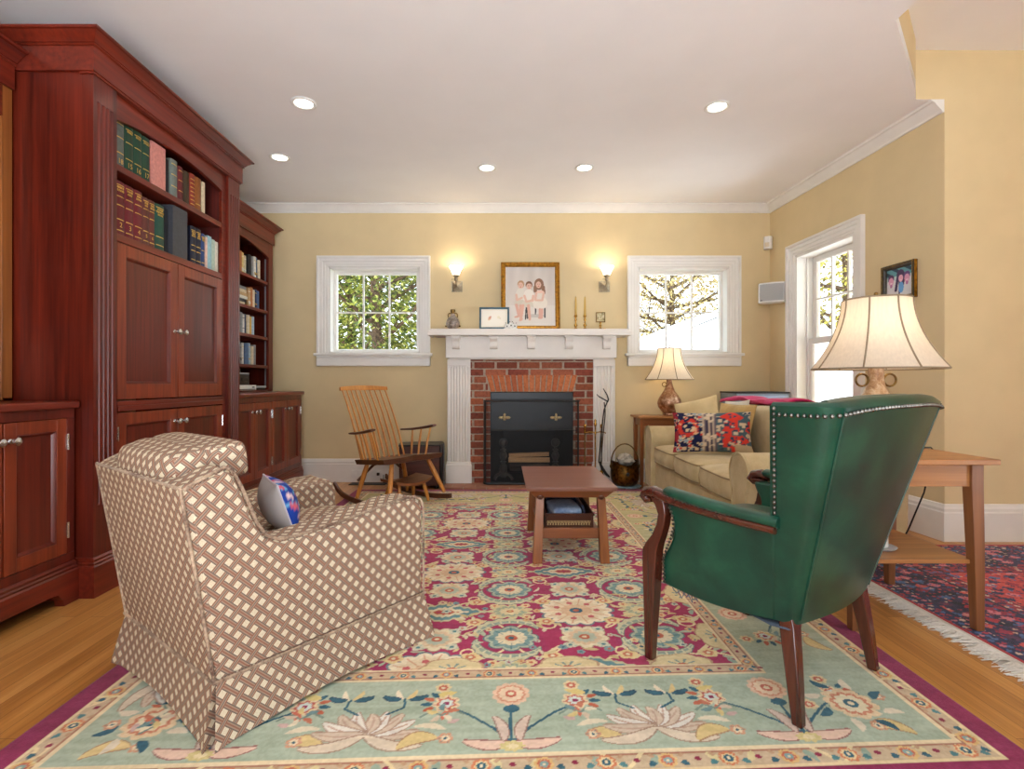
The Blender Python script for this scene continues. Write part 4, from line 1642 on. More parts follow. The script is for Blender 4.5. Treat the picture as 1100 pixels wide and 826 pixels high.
# show-wood posts and front legs in one sweep, then the scrolled arm rail
def lerp_loft(b, secs):
    """secs: list of (s, t, z, half_s, half_t)"""
    b.loft([[(s - hs, t - ht, z), (s + hs, t - ht, z), (s + hs, t + ht, z), (s - hs, t + ht, z)] for s, t, z, hs, ht in secs])
for sg in (-1, 1):
    b = MB()
    sec = []
    for (z, t, ht, hs) in ((.009, .462, .015, .014), (.12, .458, .018, .017), (.25, .453, .023, .021), (.34, .450, .027, .022), (.385, .448, .028, .022), (.41, .438, .024, .021), (.44, .420, .018, .02), (.48, .404, .015, .019), (.515, .398, .015, .019), (.545, .405, .02, .02), (.566, .418, .026, .021)):
        s = .298 + .006 * (z / .5)
        sec.append((sg * s, t, z, hs, ht))
    lerp_loft(b, sec)
    link('front_leg', b, M['chairwood'], wc, bevel=.004, smooth=40)
    b = MB()
    ds, dt = (.022, -.03) if sg > 0 else (0, 0)
    path = [(sg * .305, .03, .548), (sg * .312, .12, .551), (sg * .314, .22, .556), (sg * .312, .32, .563), (sg * .306, .40, .573), (sg * .300, .445, .582), (sg * .297, .475, .576), (sg * .296, .487, .560), (sg * .297, .474, .548), (sg * .298, .455, .552)]
    path = [(x + ds, y + dt * min(1, max(0, y / .4)), z) for x, y, z in path]
    b.tube(path, [.015, .016, .016, .017, .02, .022, .021, .018, .014, .009], 10, (.9, 1.25))
    link('arm_rail', b, M['chairwood'], wc, smooth=60)
    b = MB()
    path = [(sg * .300, .02, .570), (sg * .306, .12, .574), (sg * .308, .22, .578), (sg * .306, .32, .586), (sg * .302, .385, .594), (sg * .300, .40, .594)]
    b.tube(path, [.024, .025, .025, .025, .022, .008], 12, (.7, 1.2))
    link('arm_pad', b, M['leather'], wc, smooth=60)
    b = MB()
    sec = [(sg * .246, -.002, .009, .013, .014), (sg * .238, .012, .12, .017, .018), (sg * .222, .034, .27, .021, .022), (sg * .214, .05, .33, .02, .02)]
    lerp_loft(b, sec)
    link('rear_leg', b, M['chairwood'], wc, bevel=.004, smooth=40)
# seams and nailheads
def nail_row(b, pts, step, r):
    P = [Vector(p) for p in pts]
    acc = 0
    for i in range(len(P) - 1):
        L = (P[i + 1] - P[i]).length
        while acc < L:
            p = P[i].lerp(P[i + 1], acc / L)
            b.ball(p.x, p.y, p.z, r, r, r, 8, 5)
            acc += step
        acc -= L
NAIL = metal('dark_nailhead', (120, 116, 108), .34, .3)
def nails(pts, step, r):
    b = MB()
    nail_row(b, pts, step, r)
    link('nailhead_trim', b, NAIL, wc)
for sg in (-1, 1):
    wing = []
    for z in [.55 + (.885 - .55) * q / 10 for q in range(11)]:
        o = outer_path(z)
        p, q_ = (o[0], o[1]) if sg < 0 else (o[-1], o[-2])
        v = (Vector(q_) - Vector(p)).normalized() * .013
        wing.append((p[0] + v.x + sg * .003, p[1] + v.y, z))
    nails(wing, .0155, .0058)
    ds, dt = (.022, -.03) if sg > 0 else (0, 0)
    nails([(sg * .316 + ds, .05, .562), (sg * .328 + ds, .12, .566), (sg * .331 + ds, .22, .570), (sg * .329 + ds, .32 + dt, .577), (sg * .322 + ds, .39 + dt, .587)], .0145, .0052)
    nails([(sg * (.283 + .023 * (z - .28) / .27 + .006), t, z) for t, z in ((.412, .285), (.412, .36), (.395, .40), (.375, .44), (.362, .48), (.365, .52), (.375, .545))], .0135, .005)
    pts = []
    for z in [.29 + (.885 - .29) * q / 12 for q in range(13)]:
        o = outer_path(z)
        p = o[8] if sg < 0 else o[-9]
        pts.append((p[0] + sg * .0005, p[1] - .0005, z))
    b = MB()
    b.tube(pts, .0032, 6)
    link('seam_welt', b, M['leather'], wc)
o = outer_path(.888)
nails([(x * 1.004, y - .003, .888 - .018 * (abs(x) / .35) ** 3) for x, y in o[1:-1]], .0155, .0058)
b = MB()      # sagging dust cover
g = []
for j in range(9):
    v = j / 8
    g.append([(-.255 + .51 * i / 10, .02 + .40 * v, .272 - .026 * sin(PI * i / 10) ** .6 * sin(PI * min(1, v * 1.0)) - .008 - .006 * sin(i * 2.1 + j * 1.7)) for i in range(11)])
b.sheet(g)
for k in range(5):
    b.tube([(-.262, .36 - k * .012, .27), (-.266, .38 - k * .02, .25 - .01 * (k % 2)), (-.262, .40 - k * .02, .262)], .0015, 5)
link('dust_cover', b, M['dust'], wc, smooth=60)

# ================================================================== ROCKING CHAIR
rc = thing('rocking_chair', 'spindle-back wooden rocking chair with honey spindles and dark walnut seat by the back wall', 'rocking chair', (-.83, 4.09, .009), math.atan2(-.74, -.67))
tilt = Matrix.Translation((0, 0, .34)) @ Matrix.Rotation(rad(6), 4, 'X') @ Matrix.Translation((0, 0, -.34))
def rk(n, b, m, par=None, **k):
    b.xf(tilt)
    return link(n, b, m, par or rc, **k)
b = MB()       # saddled seat
top, bot = [], []
NS = 18
for j in range(NS + 1):
    v = -1 + 2 * j / NS
    rt, rb = [], []
    for i in range(NS + 1):
        u = -1 + 2 * i / NS
        wv = .235 + .045 * (v + 1) / 2
        x = wv * u
        y = .225 * v + (.028 * (1 - abs(abs(u) - .5) * 2) if v > .9 else 0)
        edge_ = 1 - max(abs(u), abs(v)) ** 8
        z = .362 - .016 * edge_ * (.4 + .6 * (1 - abs(abs(u) - .5) * 2)) + .01 * max(0, v) * (1 - abs(u)) ** 2
        rt.append((x, y, z))
        rb.append((x * .96, y * .96, .314 + .012 * max(abs(u), abs(v)) ** 4))
    top.append(rt); bot.append(rb)
b.sheet(top); b.sheet([r[::-1] for r in bot])
ring = lambda g: g[0][:-1] + [r[-1] for r in g][:-1] + g[-1][::-1][:-1] + [r[0] for r in g][::-1][:-1]
b.loft([ring(bot), ring(top)], True, False)
rk('seat', b, M['walnut'], smooth=40)
b = MB()       # gently curved crest rail
gs = []
for i in range(13):
    u = -1 + 2 * i / 12
    y = -.395 - .03 * (1 - u * u)
    zc = .935 + .01 * (1 - u * u)
    hh = .020 * (1 - .25 * u * u)
    gs.append([(.228 * u, y - .012, zc - hh), (.228 * u, y + .012, zc - hh), (.228 * u, y + .009, zc + hh), (.228 * u, y - .009, zc + hh)])
b.loft(gs)
rk('crest_rail', b, M['honey'], bevel=.003, smooth=50)
for k in range(10):
    u = -1 + 2 * k / 9
    b = MB()
    p0 = Vector((.205 * u, -.175 - .02 * (1 - u * u), .35))
    p1 = Vector((.206 * u, -.395 - .03 * (1 - u * u), .925))
    path = [p0.lerp(p1, f) + Vector((0, .02 * sin(PI * f), 0)) for f in (0, .2, .4, .6, .8, 1)]
    b.tube(path, [.0075, .0085, .0085, .0075, .0065, .006], 8)
    rk('spindle', b, M['honey'], smooth=60)
for sg in (-1, 1):
    b = MB()
    P = [(sg * .245, -.245, .57), (sg * .268, -.12, .567), (sg * .282, .0, .572), (sg * .29, .10, .58), (sg * .292, .135, .583)]
    b.tube(P, [.012, .016, .018, .02, .015], 10, (.65, 1.5))
    arm = rk('arm', b, M['walnut'], smooth=60)
    for k, (y0, y1) in enumerate(((-.11, -.13), (-.02, -.02), (.075, .09))):
        b = MB()
        b.tube([(sg * .228, y0, .35), (sg * .25, (y0 + y1) / 2, .46), (sg * (.274 + .006 * k), y1, .568)], [.0085, .0095, .007], 8)
        rk('arm_spindle', b, M['honey'], arm, smooth=60)
    for (y0, y1, x1) in ((-.15, -.215, .245), (.165, .235, .262)):
        b = MB()
        P0, P1 = Vector((sg * .165, y0, .34)), Vector((sg * x1, y1, .055))
        b.tube([P0.lerp(P1, f) for f in (0, .3, .6, 1)], [.0155, .019, .018, .014], 10)
        rk('leg', b, M['honey'], smooth=60)
    b = MB()
    P = []
    for q in range(15):
        f = q / 14
        y = -.50 + .84 * f
        z = .028 + .22 * (y + .06) ** 2 + (.05 * max(0, (-.34 - y) / .16) ** 2)
        P.append((sg * (.25 + .012 * f), y, z))
    b.loft([[(p[0] - .013, p[1], p[2] - .02), (p[0] + .013, p[1], p[2] - .02), (p[0] + .011, p[1], p[2] + .017), (p[0] - .011, p[1], p[2] + .017)] for p in P])
    b.xf(Matrix.Rotation(rad(-6), 4, 'X') if False else Matrix.Identity(4))
    link('rocker', b, M['walnut'], rc, bevel=.004, smooth=50)
b = MB()
b.tube([(-.235, -.2, .20), (-.1, -.17, .31), (0, -.165, .325), (.1, -.17, .31), (.235, -.2, .20)], .011, 8)
rk('bowed_brace', b, M['walnut'], smooth=60)

# low stool at its feet
st = thing('footstool', 'small curved wooden footstool tucked under the front of the rocking chair', 'stool', (-.755, 4.10, .013), math.atan2(-.74, -.67))
b = MB()
top, bot = [], []
for j in range(9):
    v = -1 + 2 * j / 8
    rt, rb = [], []
    for i in range(15):
        u = -1 + 2 * i / 14
        z = .165 + .03 * u * u
        x, y = .195 * u, .12 * v * (1 - .12 * u * u)
        rt.append((x * .9, y, z)); rb.append((x * .88, y * .96, z - .024))
    top.append(rt); bot.append(rb)
b.sheet(top); b.sheet([r[::-1] for r in bot]); b.loft([ring(bot), ring(top)], True, False)
link('seat', b, wood('stool_wood', (112, 64, 34), (160, 98, 54), 0, .35, .2, 50), st, smooth=40)
for sx in (-1, 1):
    for sy in (-1, 1):
        b = MB()
        b.tube([(sx * .115, sy * .06, .155), (sx * .13, sy * .082, .07), (sx * .14, sy * .098, .0)], [.013, .0155, .011], 8)
        link('leg', b, M['honey'], st, smooth=60)

# floor speaker behind the rocker
sp = thing('floor_speaker', 'dark wood floor speaker with rounded black grille behind the rocking chair', 'speaker', (-.735, 4.76, 0), rad(8))
b = MB(); b.box(-.20, .155, -.13, .13, .03, .385)
link('cabinet', b, wood('speaker_veneer', (60, 26, 20), (92, 44, 32), 0, .45, 0, 40), sp, bevel=.006)
b = MB()
poly = [(.155, -.13), (.175, -.135), (.19, -.12), (.20, -.06), (.203, 0), (.20, .06), (.19, .12), (.175, .135), (.155, .13)]
b.prism(poly, 'xy', .025, .40)
link('grille', b, M['black'], sp, bevel=.008, bseg=3)
b = MB(); b.box(-.205, .16, -.134, .134, .385, .398)
link('top_cap', b, M['black'], sp, bevel=.004)
for sx in (-.17, .13):
    for sy in (-.1, .1):
        b = MB(); b.lathe([(.018, 0), (.02, .004), (.016, .031), (.001, .031)], sx, sy, 12)
        link('foot', b, M['black'], sp)
# ================================================================== COFFEE TABLE
ct = thing('coffee_table', 'small craftsman cherry table with flared square legs in the middle of the floral rug', 'table', (.357, 3.03, .009))
b = MB()
tx, ty, tz = .236, .345, .401
b.hexa([(-tx + .008, -ty + .008, tz - .022), (tx - .008, -ty + .008, tz - .022), (tx - .008, ty - .008, tz - .022), (-tx + .008, ty - .008, tz - .022),
        (-tx, -ty, tz - .006), (tx, -ty, tz - .006), (tx, ty, tz - .006), (-tx, ty, tz - .006)])
b.box(-tx, tx, -ty, ty, tz - .006, tz)
link('tabletop', b, M['cherrytop'], ct, bevel=.0025)
b = MB()       # sloping apron under the top
b.hexa([(-.185, -.30, tz - .062), (.185, -.30, tz - .062), (.185, .30, tz - .062), (-.185, .30, tz - .062),
        (-.222, -.33, tz - .022), (.222, -.33, tz - .022), (.222, .33, tz - .022), (-.222, .33, tz - .022)])
link('apron', b, M['cherry'], ct, bevel=.003)
for sx in (-1, 1):
    for sy in (-1, 1):
        b = MB()
        def sec(x, y, z, h):
            return [(sx * x - h, sy * y - h, z), (sx * x + h, sy * y - h, z), (sx * x + h, sy * y + h, z), (sx * x - h, sy * y + h, z)]
        b.loft([sec(.176, .30, 0, .0245), sec(.168, .288, .2, .0225), sec(.160, .277, tz - .052, .0205)])
        lg = link('leg', b, M['cherryv'], ct, bevel=.002)
        b = MB()
        b.tube([(sx * .160, sy * .300, tz - .052), (sx * .160, sy * .262, tz - .052)], .0215, 10)
        b.ball(sx * .160, sy * .300, tz - .052, .021, .012, .021, 10, 6)
        link('peg_cap', b, M['walnut'], lg)
b = MB()
b.box(-.165, .165, -.27, .27, .135, .150)
b.box(-.15, .15, -.285, -.262, .120, .175)
b.box(-.15, .15, .262, .285, .120, .175)
link('lower_shelf', b, M['cherry'], ct, bevel=.002)
# tray basket with cloths
def weave():
    m, nt, b = base_mat('dark_wicker', .6, .3)
    w = node(nt, 'ShaderNodeTexWave', wave_type='BANDS', bands_direction='DIAGONAL')
    w.inputs['Scale'].default_value = 60
    w.inputs['Distortion'].default_value = 2
    nt.links.new(coords(nt), w.inputs['Vector'])
    nt.links.new(ramp(nt, w.outputs[0], [(.3, (44, 22, 14)), (.7, (96, 52, 32))]), b.inputs['Base Color'])
    bump(nt, b, w.outputs[0], .6, .004)
    return m
M['wicker'] = weave()
bs = thing('basket', 'dark woven tray basket on the lower shelf of the small cherry table', 'basket', (.357, 3.02, .161))
b = MB()
for q in ((-.127, -.119, -.24, .24), (.119, .127, -.24, .24), (-.119, .119, -.24, -.232), (-.119, .119, .232, .24)):
    b.box(q[0], q[1], q[2], q[3], .0, .082)
b.box(-.119, .119, -.232, .232, 0, .008)
link('body', b, M['wicker'], bs, bevel=.003)
b = MB()
for k in range(17):     # pale crossed lacing round the front
    for dx in (0, .007):
        x = -.119 + k * .0137
        b.tube([(x + dx, -.2415, .03), (x + .007 - dx, -.2425, .042), (x + .010 - dx, -.2415, .054)], .0016, 4)
link('lacing', b, paint('straw_lacing', (206, 178, 124), .7), bs)
b = MB()
b.tube([(-.127, -.24, .085), (.127, -.24, .085), (.127, .24, .085), (-.127, .24, .085), (-.127, -.24, .085)], .007, 8)
link('rim', b, M['wicker'], bs)
def folded(name, label, loc, w, d, n, th, m, cat, rz=0):
    t = thing(name, label, cat, loc, rz)
    for k in range(n):
        b = MB()
        b.cushion(w * random.uniform(.94, 1), d * random.uniform(.94, 1), th * 1.15, 0, 0, th * (k + .5), n=10, p=5, crown=.4)
        link('fold', b, m, t)
    return t
folded('folded_cloth', 'folded blue-grey cloth lying in the basket under the small table', (.342, 2.93, .174), .16, .25, 3, .031, M['bluecloth'], 'cloth', rad(5))
folded('folded_blanket', 'navy folded cloth at the rear of the basket under the small table', (.357, 3.165, .1735), .19, .11, 4, .030, M['navycloth'], 'cloth')
t = thing('magazine', 'dark blue magazine slanting upright beside the blue-grey cloth in the basket', 'magazine', (.45, 2.95, .172))
b = MB()
b.hexa([(-.006, -.14, 0), (.006, -.14, 0), (.006, .12, 0), (-.006, .12, 0), (-.038, -.14, .115), (-.026, -.14, .115), (-.026, .12, .115), (-.038, .12, .115)])
b.xf(Matrix.Translation((.012, 0, .001)))
link('cover', b, paint('glossy_blue', (24, 36, 66), .3, .5, .4, 14), t, bevel=.001)

# ================================================================== END TABLE AND BIG LAMP
et = thing('end_table', 'square cherry end table with tapered legs and a lower shelf beside the green chair', 'table', (1.575, 2.215, .009))
b = MB(); b.box(-.29, .29, -.265, .265, .632, .653)
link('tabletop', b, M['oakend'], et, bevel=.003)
b = MB()
for q in ((-.225, .225, -.228, -.208), (-.225, .225, .208, .228), (-.238, -.218, -.21, .21), (.218, .238, -.21, .21)):
    b.box(q[0], q[1], q[2], q[3], .545, .632)
link('apron', b, M['oakend'], et, bevel=.001)
for sx in (-1, 1):
    for sy in (-1, 1):
        b = MB()
        def sec(x, y, z, h):
            return [(sx * x - h, sy * y - h, z), (sx * x + h, sy * y - h, z), (sx * x + h, sy * y + h, z), (sx * x - h, sy * y + h, z)]
        b.loft([sec(.236, .226, 0, .0155), sec(.232, .222, .28, .02), sec(.227, .217, .545, .0225), sec(.227, .217, .632, .0225)])
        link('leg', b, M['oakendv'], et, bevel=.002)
b = MB(); b.box(-.23, .23, -.22, .22, .248, .264)
link('lower_shelf', b, M['oakend'], et, bevel=.002)
t = thing('candle', 'short white candle on a clear dish on the end table shelf', 'candle', (1.545, 2.14, .2742))
b = MB(); b.lathe([(.03, .006), (.031, .01), (.031, .07), (.029, .074), (.004, .074), (.001, .072)], seg=20)
link('wax', b, M['white'], t)
b = MB(); b.lathe([(.001, 0), (.055, 0), (.062, .008), (.056, .010), (.04, .005), (.001, .005)], seg=24)
link('dish', b, M['silver'], t)

def copper():
    m, nt, b = base_mat('mottled_copper', .3)
    b.inputs['Metallic'].default_value = .75
    n = noise(nt, coords(nt), 26, 5, .65, .6)
    nt.links.new(ramp(nt, n, [(.3, (108, 74, 54)), (.5, (168, 126, 98)), (.68, (216, 190, 164))]), b.inputs['Base Color'])
    bump(nt, b, n, .25, .004)
    return m
M['copper'] = copper()
def stoneware():
    m, nt, b = base_mat('crackled_tan_glaze', .3)
    n = noise(nt, coords(nt), 38, 5, .7, .8)
    nt.links.new(ramp(nt, n, [(.32, (150, 108, 74)), (.5, (196, 160, 122)), (.66, (224, 204, 174))]), b.inputs['Base Color'])
    bump(nt, b, n, .2, .003)
    return m
M['stoneware'] = stoneware()
def shade(par, r0, r1, h, z0, nrib, flare=1.9, th=.002):
    """bell shade: r0 bottom, r1 top"""
    prof = []
    for k in range(13):
        f = k / 12
        r = r1 + (r0 - r1) * (1 - f) ** flare
        prof.append((r, z0 + h * f))
    seg = 48
    b = MB()
    def ringp(r, z, q=0):
        out = []
        for j in range(seg):
            a = 2 * PI * j / seg
            # each panel bows in slightly between the ribs
            s = abs(sin(a * nrib / 2))
            out.append(((r * (1 - .028 * s) - q) * cos(a), (r * (1 - .028 * s) - q) * sin(a), z))
        return out
    b.sheet([ringp(r, z) for r, z in prof], None, True)
    sh = link('lamp_shade', b, M['shade'], par, smooth=60)
    for k in range(nrib):
        a = 2 * PI * k / nrib
        b = MB()
        b.tube([((r + .001) * cos(a), (r + .001) * sin(a), z) for r, z in prof], .0033, 6)
        link('rib', b, M['shadeseam'], sh)
    for (r, z) in (prof[0], prof[-1]):
        b = MB()
        pts = ringp(r, z)
        b.tube(pts + pts[:1], .0035, 6)
        link('rim_binding', b, M['shadeseam'], sh)
    b = MB()
    b.tube([(-r1 * .97, 0, z0 + h - .02), (0, 0, z0 + h - .012), (r1 * .97, 0, z0 + h - .02)], .002, 5)
    b.tube([(0, -r1 * .97, z0 + h - .02), (0, 0, z0 + h - .012), (0, r1 * .97, z0 + h - .02)], .002, 5)
    b.tube([(0, 0, z0 + h - .02), (0, 0, z0 + h + .02)], .005, 6)
    b.ball(0, 0, z0 + h + .024, .008)
    link('finial', b, M['oldbrass'], par)
lt = thing('table_lamp', 'big table lamp with wide cream bell shade on the end table behind the green chair', 'lamp', (1.575, 2.2, .663))
b = MB()
b.lathe([(.001, 0), (.07, 0), (.073, .012), (.062, .02), (.066, .03), (.10, .075), (.112, .115), (.105, .155), (.078, .20), (.05, .235), (.034, .27), (.029, .31), (.028, .355), (.036, .372), (.030, .378), (.001, .38)], seg=36)
link('base', b, M['stoneware'], lt, smooth=60)
for sx in (-1, 1):
    b = MB()
    b.tube([(sx * (.033 + .026 + .026 * cos(a)), 0, .298 + .026 * sin(a)) for a in [2 * PI * k / 16 for k in range(17)]], .0045, 8)
    link('ring_handle', b, M['oldbrass'], lt, smooth=60)
b = MB(); b.lathe([(.012, .38), (.012, .42), (.018, .424), (.018, .47), (.001, .474)], seg=16)
link('socket', b, M['oldbrass'], lt)
b = MB(); b.ball(0, 0, .51, .032, .032, .042)
link('light_bulb', b, emit_mat('warm_bulb', (255, 214, 160), 3), lt)
shade(lt, .241, .124, .292, .345, 8)
b = MB()
b.tube([(.06, .05, .006), (.16, .06, .0045), (.29, .07, .0045), (.303, .072, -.01), (.298, .08, -.06), (.292, .11, -.2), (.285, .19, -.385), (.288, .26, -.50), (.30, .36, -.635), (.36, .55, -.648), (.5, .75, -.648)], .0035, 6)
link('cord', b, M['black'], lt)
bulb('big_lamp_bulb', (1.575, 2.2, .663 + .50), LAMP_W, (1, .80, .55), .04)

# small end table beyond the sofa with its lamp
et2 = thing('side_table', 'narrow wooden side table in the corner beyond the sofa, under the small lamp', 'table', (1.50, 4.82, 0))
b = MB(); b.box(-.285, .285, -.145, .14, .628, .648)
link('tabletop', b, M['oakend'], et2, bevel=.003)
b = MB(); b.box(-.25, .25, -.12, .115, .56, .628)
link('apron', b, M['cherry'], et2, bevel=.002)
for sx in (-1, 1):
    for sy in (-1, 1):
        b = MB()
        h = .016
        b.loft([[(sx * .245 - h * k, sy * .108 - h * k, z), (sx * .245 + h * k, sy * .108 - h * k, z), (sx * .245 + h * k, sy * .108 + h * k, z), (sx * .245 - h * k, sy * .108 + h * k, z)] for z, k in ((0, .8), (.56, 1.1), (.625, 1.1))])
        link('leg', b, M['cherryv'], et2, bevel=.002)
l2 = thing('table_lamp', 'small lamp with mottled copper vase base and cream bell shade below the back window', 'lamp', (1.535, 4.80, .6485))
b = MB()
b.lathe([(.001, 0), (.058, 0), (.062, .01), (.055, .022), (.07, .04), (.098, .075), (.108, .11), (.102, .145), (.078, .185), (.05, .225), (.034, .265), (.026, .30), (.024, .335), (.03, .345), (.001, .35)], seg=36)
link('base', b, M['copper'], l2, smooth=60)
b = MB()
b.tube([(-.026 - .02 + .02 * cos(a), 0, .285 + .02 * sin(a)) for a in [2 * PI * k / 12 for k in range(13)]], .004, 6)
link('ring_handle', b, M['oldbrass'], l2)
b = MB(); b.lathe([(.011, .35), (.011, .39), (.016, .394), (.016, .43), (.001, .434)], seg=14)
link('socket', b, M['oldbrass'], l2)
b = MB(); b.ball(0, 0, .465, .028, .028, .036)
link('light_bulb', b, emit_mat('warm_bulb_small', (255, 206, 140), 4), l2)
shade(l2, .222, .106, .285, .33, 8)
bulb('small_lamp_bulb', (1.535, 4.80, .6485 + .465), LAMP2_W, (1, .74, .42), .035)
# ================================================================== SOFA
so = thing('sofa', 'three-seat beige upholstered sofa with rounded arms along the window wall', 'sofa', (1.7, 3.63, 0))
sw = lambda n, b, m, par=None, **k: link(n, b, m, par or so, world=True, **k)
X0, X1, YA, YZ = 1.27, 2.12, 2.66, 4.60
b = MB(); b.box(X0 + .02, X1, YA + .05, YZ - .04, .06, .285)
sw('seat_base', b, M['sofa'], bevel=.03, bseg=3)
def armprof(y0, y1, fat):
    c = (y0 + y1) / 2
    w = (y1 - y0) / 2
    P = [(y0 + fat, .06), (y0 + fat, .36)]
    zc = .465
    n = 14
    for k in range(n + 1):
        a = PI * 1.16 - (PI * 1.32) * k / n
        P.append((c + w * cos(a), zc + .112 * sin(a)))
    P += [(y1 - fat, .36), (y1 - fat, .06)]
    return P
for (y0, y1, fat) in ((YZ - .21, YZ, .012), (YA, YA + .235, .03)):
    b = MB(); b.prism(armprof(y0, y1, fat), 'yz', X0 - .012, X1 - .02)
    sw('arm', b, M['sofa'], bevel=.016, bseg=3, smooth=50)
    b = MB(); b.tube([(X0 - .014, y, z) for y, z in armprof(y0 + .008, y1 - .008, fat)], .005, 6)
    sw('arm_welt', b, M['sofa'])
b = MB()
b.prism([(1.90, .27), (1.955, .74), (1.98, .768), (2.06, .772), (2.10, .745), (2.12, .27)], 'xz', YA + .06, YZ - .03)
sw('backrest', b, M['sofa'], bevel=.02, bseg=3)
ys = [YA + .225, 3.40, 3.905, YZ - .20]
for i in range(3):
    d = ys[i + 1] - ys[i] - .004
    yc = (ys[i] + ys[i + 1]) / 2
    b = MB(); b.cushion(.68, d, .15, X0 + .335, yc, .348, n=18, crown=.24)
    ring_edge = b.edge
    sc = sw('seat_cushion', b, M['sofa'], smooth=60)
    b = MB()
    b.tube(ring_edge + ring_edge[:1], .0055, 6)
    b.tube([(p[0], p[1], .696 - p[2]) for p in ring_edge + ring_edge[:1]], .0055, 6)
    sw('cushion_welt', b, M['sofawelt'], sc)
    b = MB()
    b.cushion(d, .38, .15, 1.905, yc, .585, n=16, crown=.5, tilt=Matrix.Rotation(PI / 2, 4, 'Z') @ Matrix.Rotation(rad(82), 4, 'X'))
    sw('back_cushion', b, M['sofa'], smooth=60)
for x in (X0 + .06, X1 - .08):
    for y in (YA + .07, YZ - .08):
        b = MB(); b.lathe([(.016, .009), (.024, .03), (.026, .062), (.001, .062)], x, y, 12)
        sw('foot', b, M['walnut'])

def set_pose(t, loc, eul):
    t.location = loc
    t.rotation_euler = eul
    ROOTM[t.name] = Matrix.Translation(loc)
def blobs(seed, n, W, Hh):
    r = random.Random(seed)
    return [(r.uniform(-W, W), r.uniform(-Hh, Hh), r.random(), r.uniform(.5, 1.5)) for _ in range(n)]
KB = blobs(5, 150, 1, 1)
def kilim(u, v):
    a = abs(v)
    best, bi = 9, None
    for q in KB:
        d = ((u - q[0]) * 1.45) ** 2 + (v - q[1]) ** 2
        d /= q[3]
        if d < best:
            best, bi = d, q
    k = bi[2]
    red = (206, 58, 44)
    navy = (26, 30, 66)
    def motif(bg, f):
        if best < .0035:
            return f
        if best < .0075 and k > .3:
            return (40, 60, 84) if bg == red else (196, 178, 150)
        return bg
    if u < -.25:       # navy half with a red medallion
        if abs((u + .62) ** 2 * 6 + (v - .15) ** 2 * 2.2 - .35) < .16 and k < .9:
            return motif(red, (222, 160, 120))
        if u < -.88:
            return motif((150, 40, 52), navy)
        return motif(navy, (212, 186, 150) if k < .5 else (130, 150, 160) if k < .8 else red)
    if u < .12:
        band = int((u + .25) * 24) % 3
        return motif(((44, 40, 66), (176, 158, 140), (96, 84, 92))[band], (206, 186, 160))
    if v < -.7 and u > .55:
        return (178, 158, 126)
    return motif(red if (abs(u - .5) * 1.2 + abs(v) < 1.05 and k < .72) else (70, 92, 100), (48, 64, 84) if k < .6 else (198, 178, 150))
t = thing('throw_pillow', 'oblong kilim pillow in navy and red propped on the beige sofa', 'pillow', (0, 0, 0))
set_pose(t, (1.49, 3.72, .596), (rad(-20), rad(-2), rad(-22)))
b = MB(); b.pillow(.53, .30, .13, None, 60, kilim, lambda u, v: (188, 160, 116))
link('cover', b, M['attr'], t, smooth=60)
def plain_pillow(label, loc, eul, w, h, th, mat, quilt=False, n=26):
    t = thing('throw_pillow', label, 'pillow', (0, 0, 0))
    set_pose(t, loc, eul)
    b = MB(); b.pillow(w, h, th, None, n)
    if quilt:
        for i, p in enumerate(b.v):
            q = (abs(sin(p[0] * PI / .095)) * abs(sin(p[2] * PI / .095))) ** .35
            b.v[i] = (p[0], p[1] * (.86 + .14 * q), p[2])
    link('cover', b, mat, t, smooth=60)
    b = MB()
    e = .06
    L = [(-1 + 2 * f, -1) for f in us] + [(1, -1 + 2 * f) for f in us[1:]] + [(1 - 2 * f, 1) for f in us[1:]] + [(-1, 1 - 2 * f) for f in us[1:]]
    b.tube([(w / 2 * u * (1 - e * (1 - v * v)), 0, h / 2 * v * (1 - e * (1 - u * u))) for u, v in L], .0035, 6)
    link('piping', b, mat, t)
us = [i / 20 for i in range(21)]
plain_pillow('square tan quilted pillow behind the kilim pillow on the sofa', (1.70, 3.84, .625), (rad(-14), 0, rad(-74)), .37, .345, .10, M['tan'], True, 40)
plain_pillow('plain beige pillow leaning in the sofa corner under the side table', (1.61, 4.30, .652), (rad(-14), rad(-14), rad(-40)), .36, .33, .10, M['beige'])
plain_pillow('ivory pillow between the kilim pillow and the magenta throw', (1.762, 3.978, .636), (rad(-12), rad(-4), rad(-80)), .30, .36, .06, M['ivory'])
b = MB()
g = []
for j in range(31):
    f = j / 30
    y = 3.52 + (4.585 - 3.52) * f
    row = []
    dr = .006 + .005 * sin(f * 7 + 1)
    top = .820 + .008 * sin(f * 11) + .004 * sin(f * 23)
    for (x, z) in ((1.918 - .02 * sin(f * 9), top - dr - .02), (1.924, top - dr * .55), (1.94, top - .010), (1.98, top + .006), (2.03, top + .008), (2.08, top + .004), (2.122, top - .012), (2.138, top - .06), (2.14, top - .17 - .02 * sin(f * 8))):
        row.append((x, y, z))
    g.append(row)
b.sheet(g)
o = link('throw_blanket', b, M['magenta'], None, smooth=70)
md = o.modifiers.new('thick', 'SOLIDIFY'); md.thickness = .007; md.offset = 1
setp(o, 'magenta throw blanket draped over the top of the sofa back', 'blanket')
t = thing('metal_cabinet', 'grey-blue metal file box cabinet in the corner behind the sofa', 'cabinet', (2.305, 4.79, 0))
b = MB(); b.box(-.235, .235, -.17, .17, .0, .855)
link('body', b, paint('grey_blue_metal', (132, 146, 164), .35, .5, .05, 10), t, bevel=.005)
b = MB(); b.box(-.24, .24, -.176, .172, .855, .868)
link('lid', b, M['iron'], t, bevel=.003)
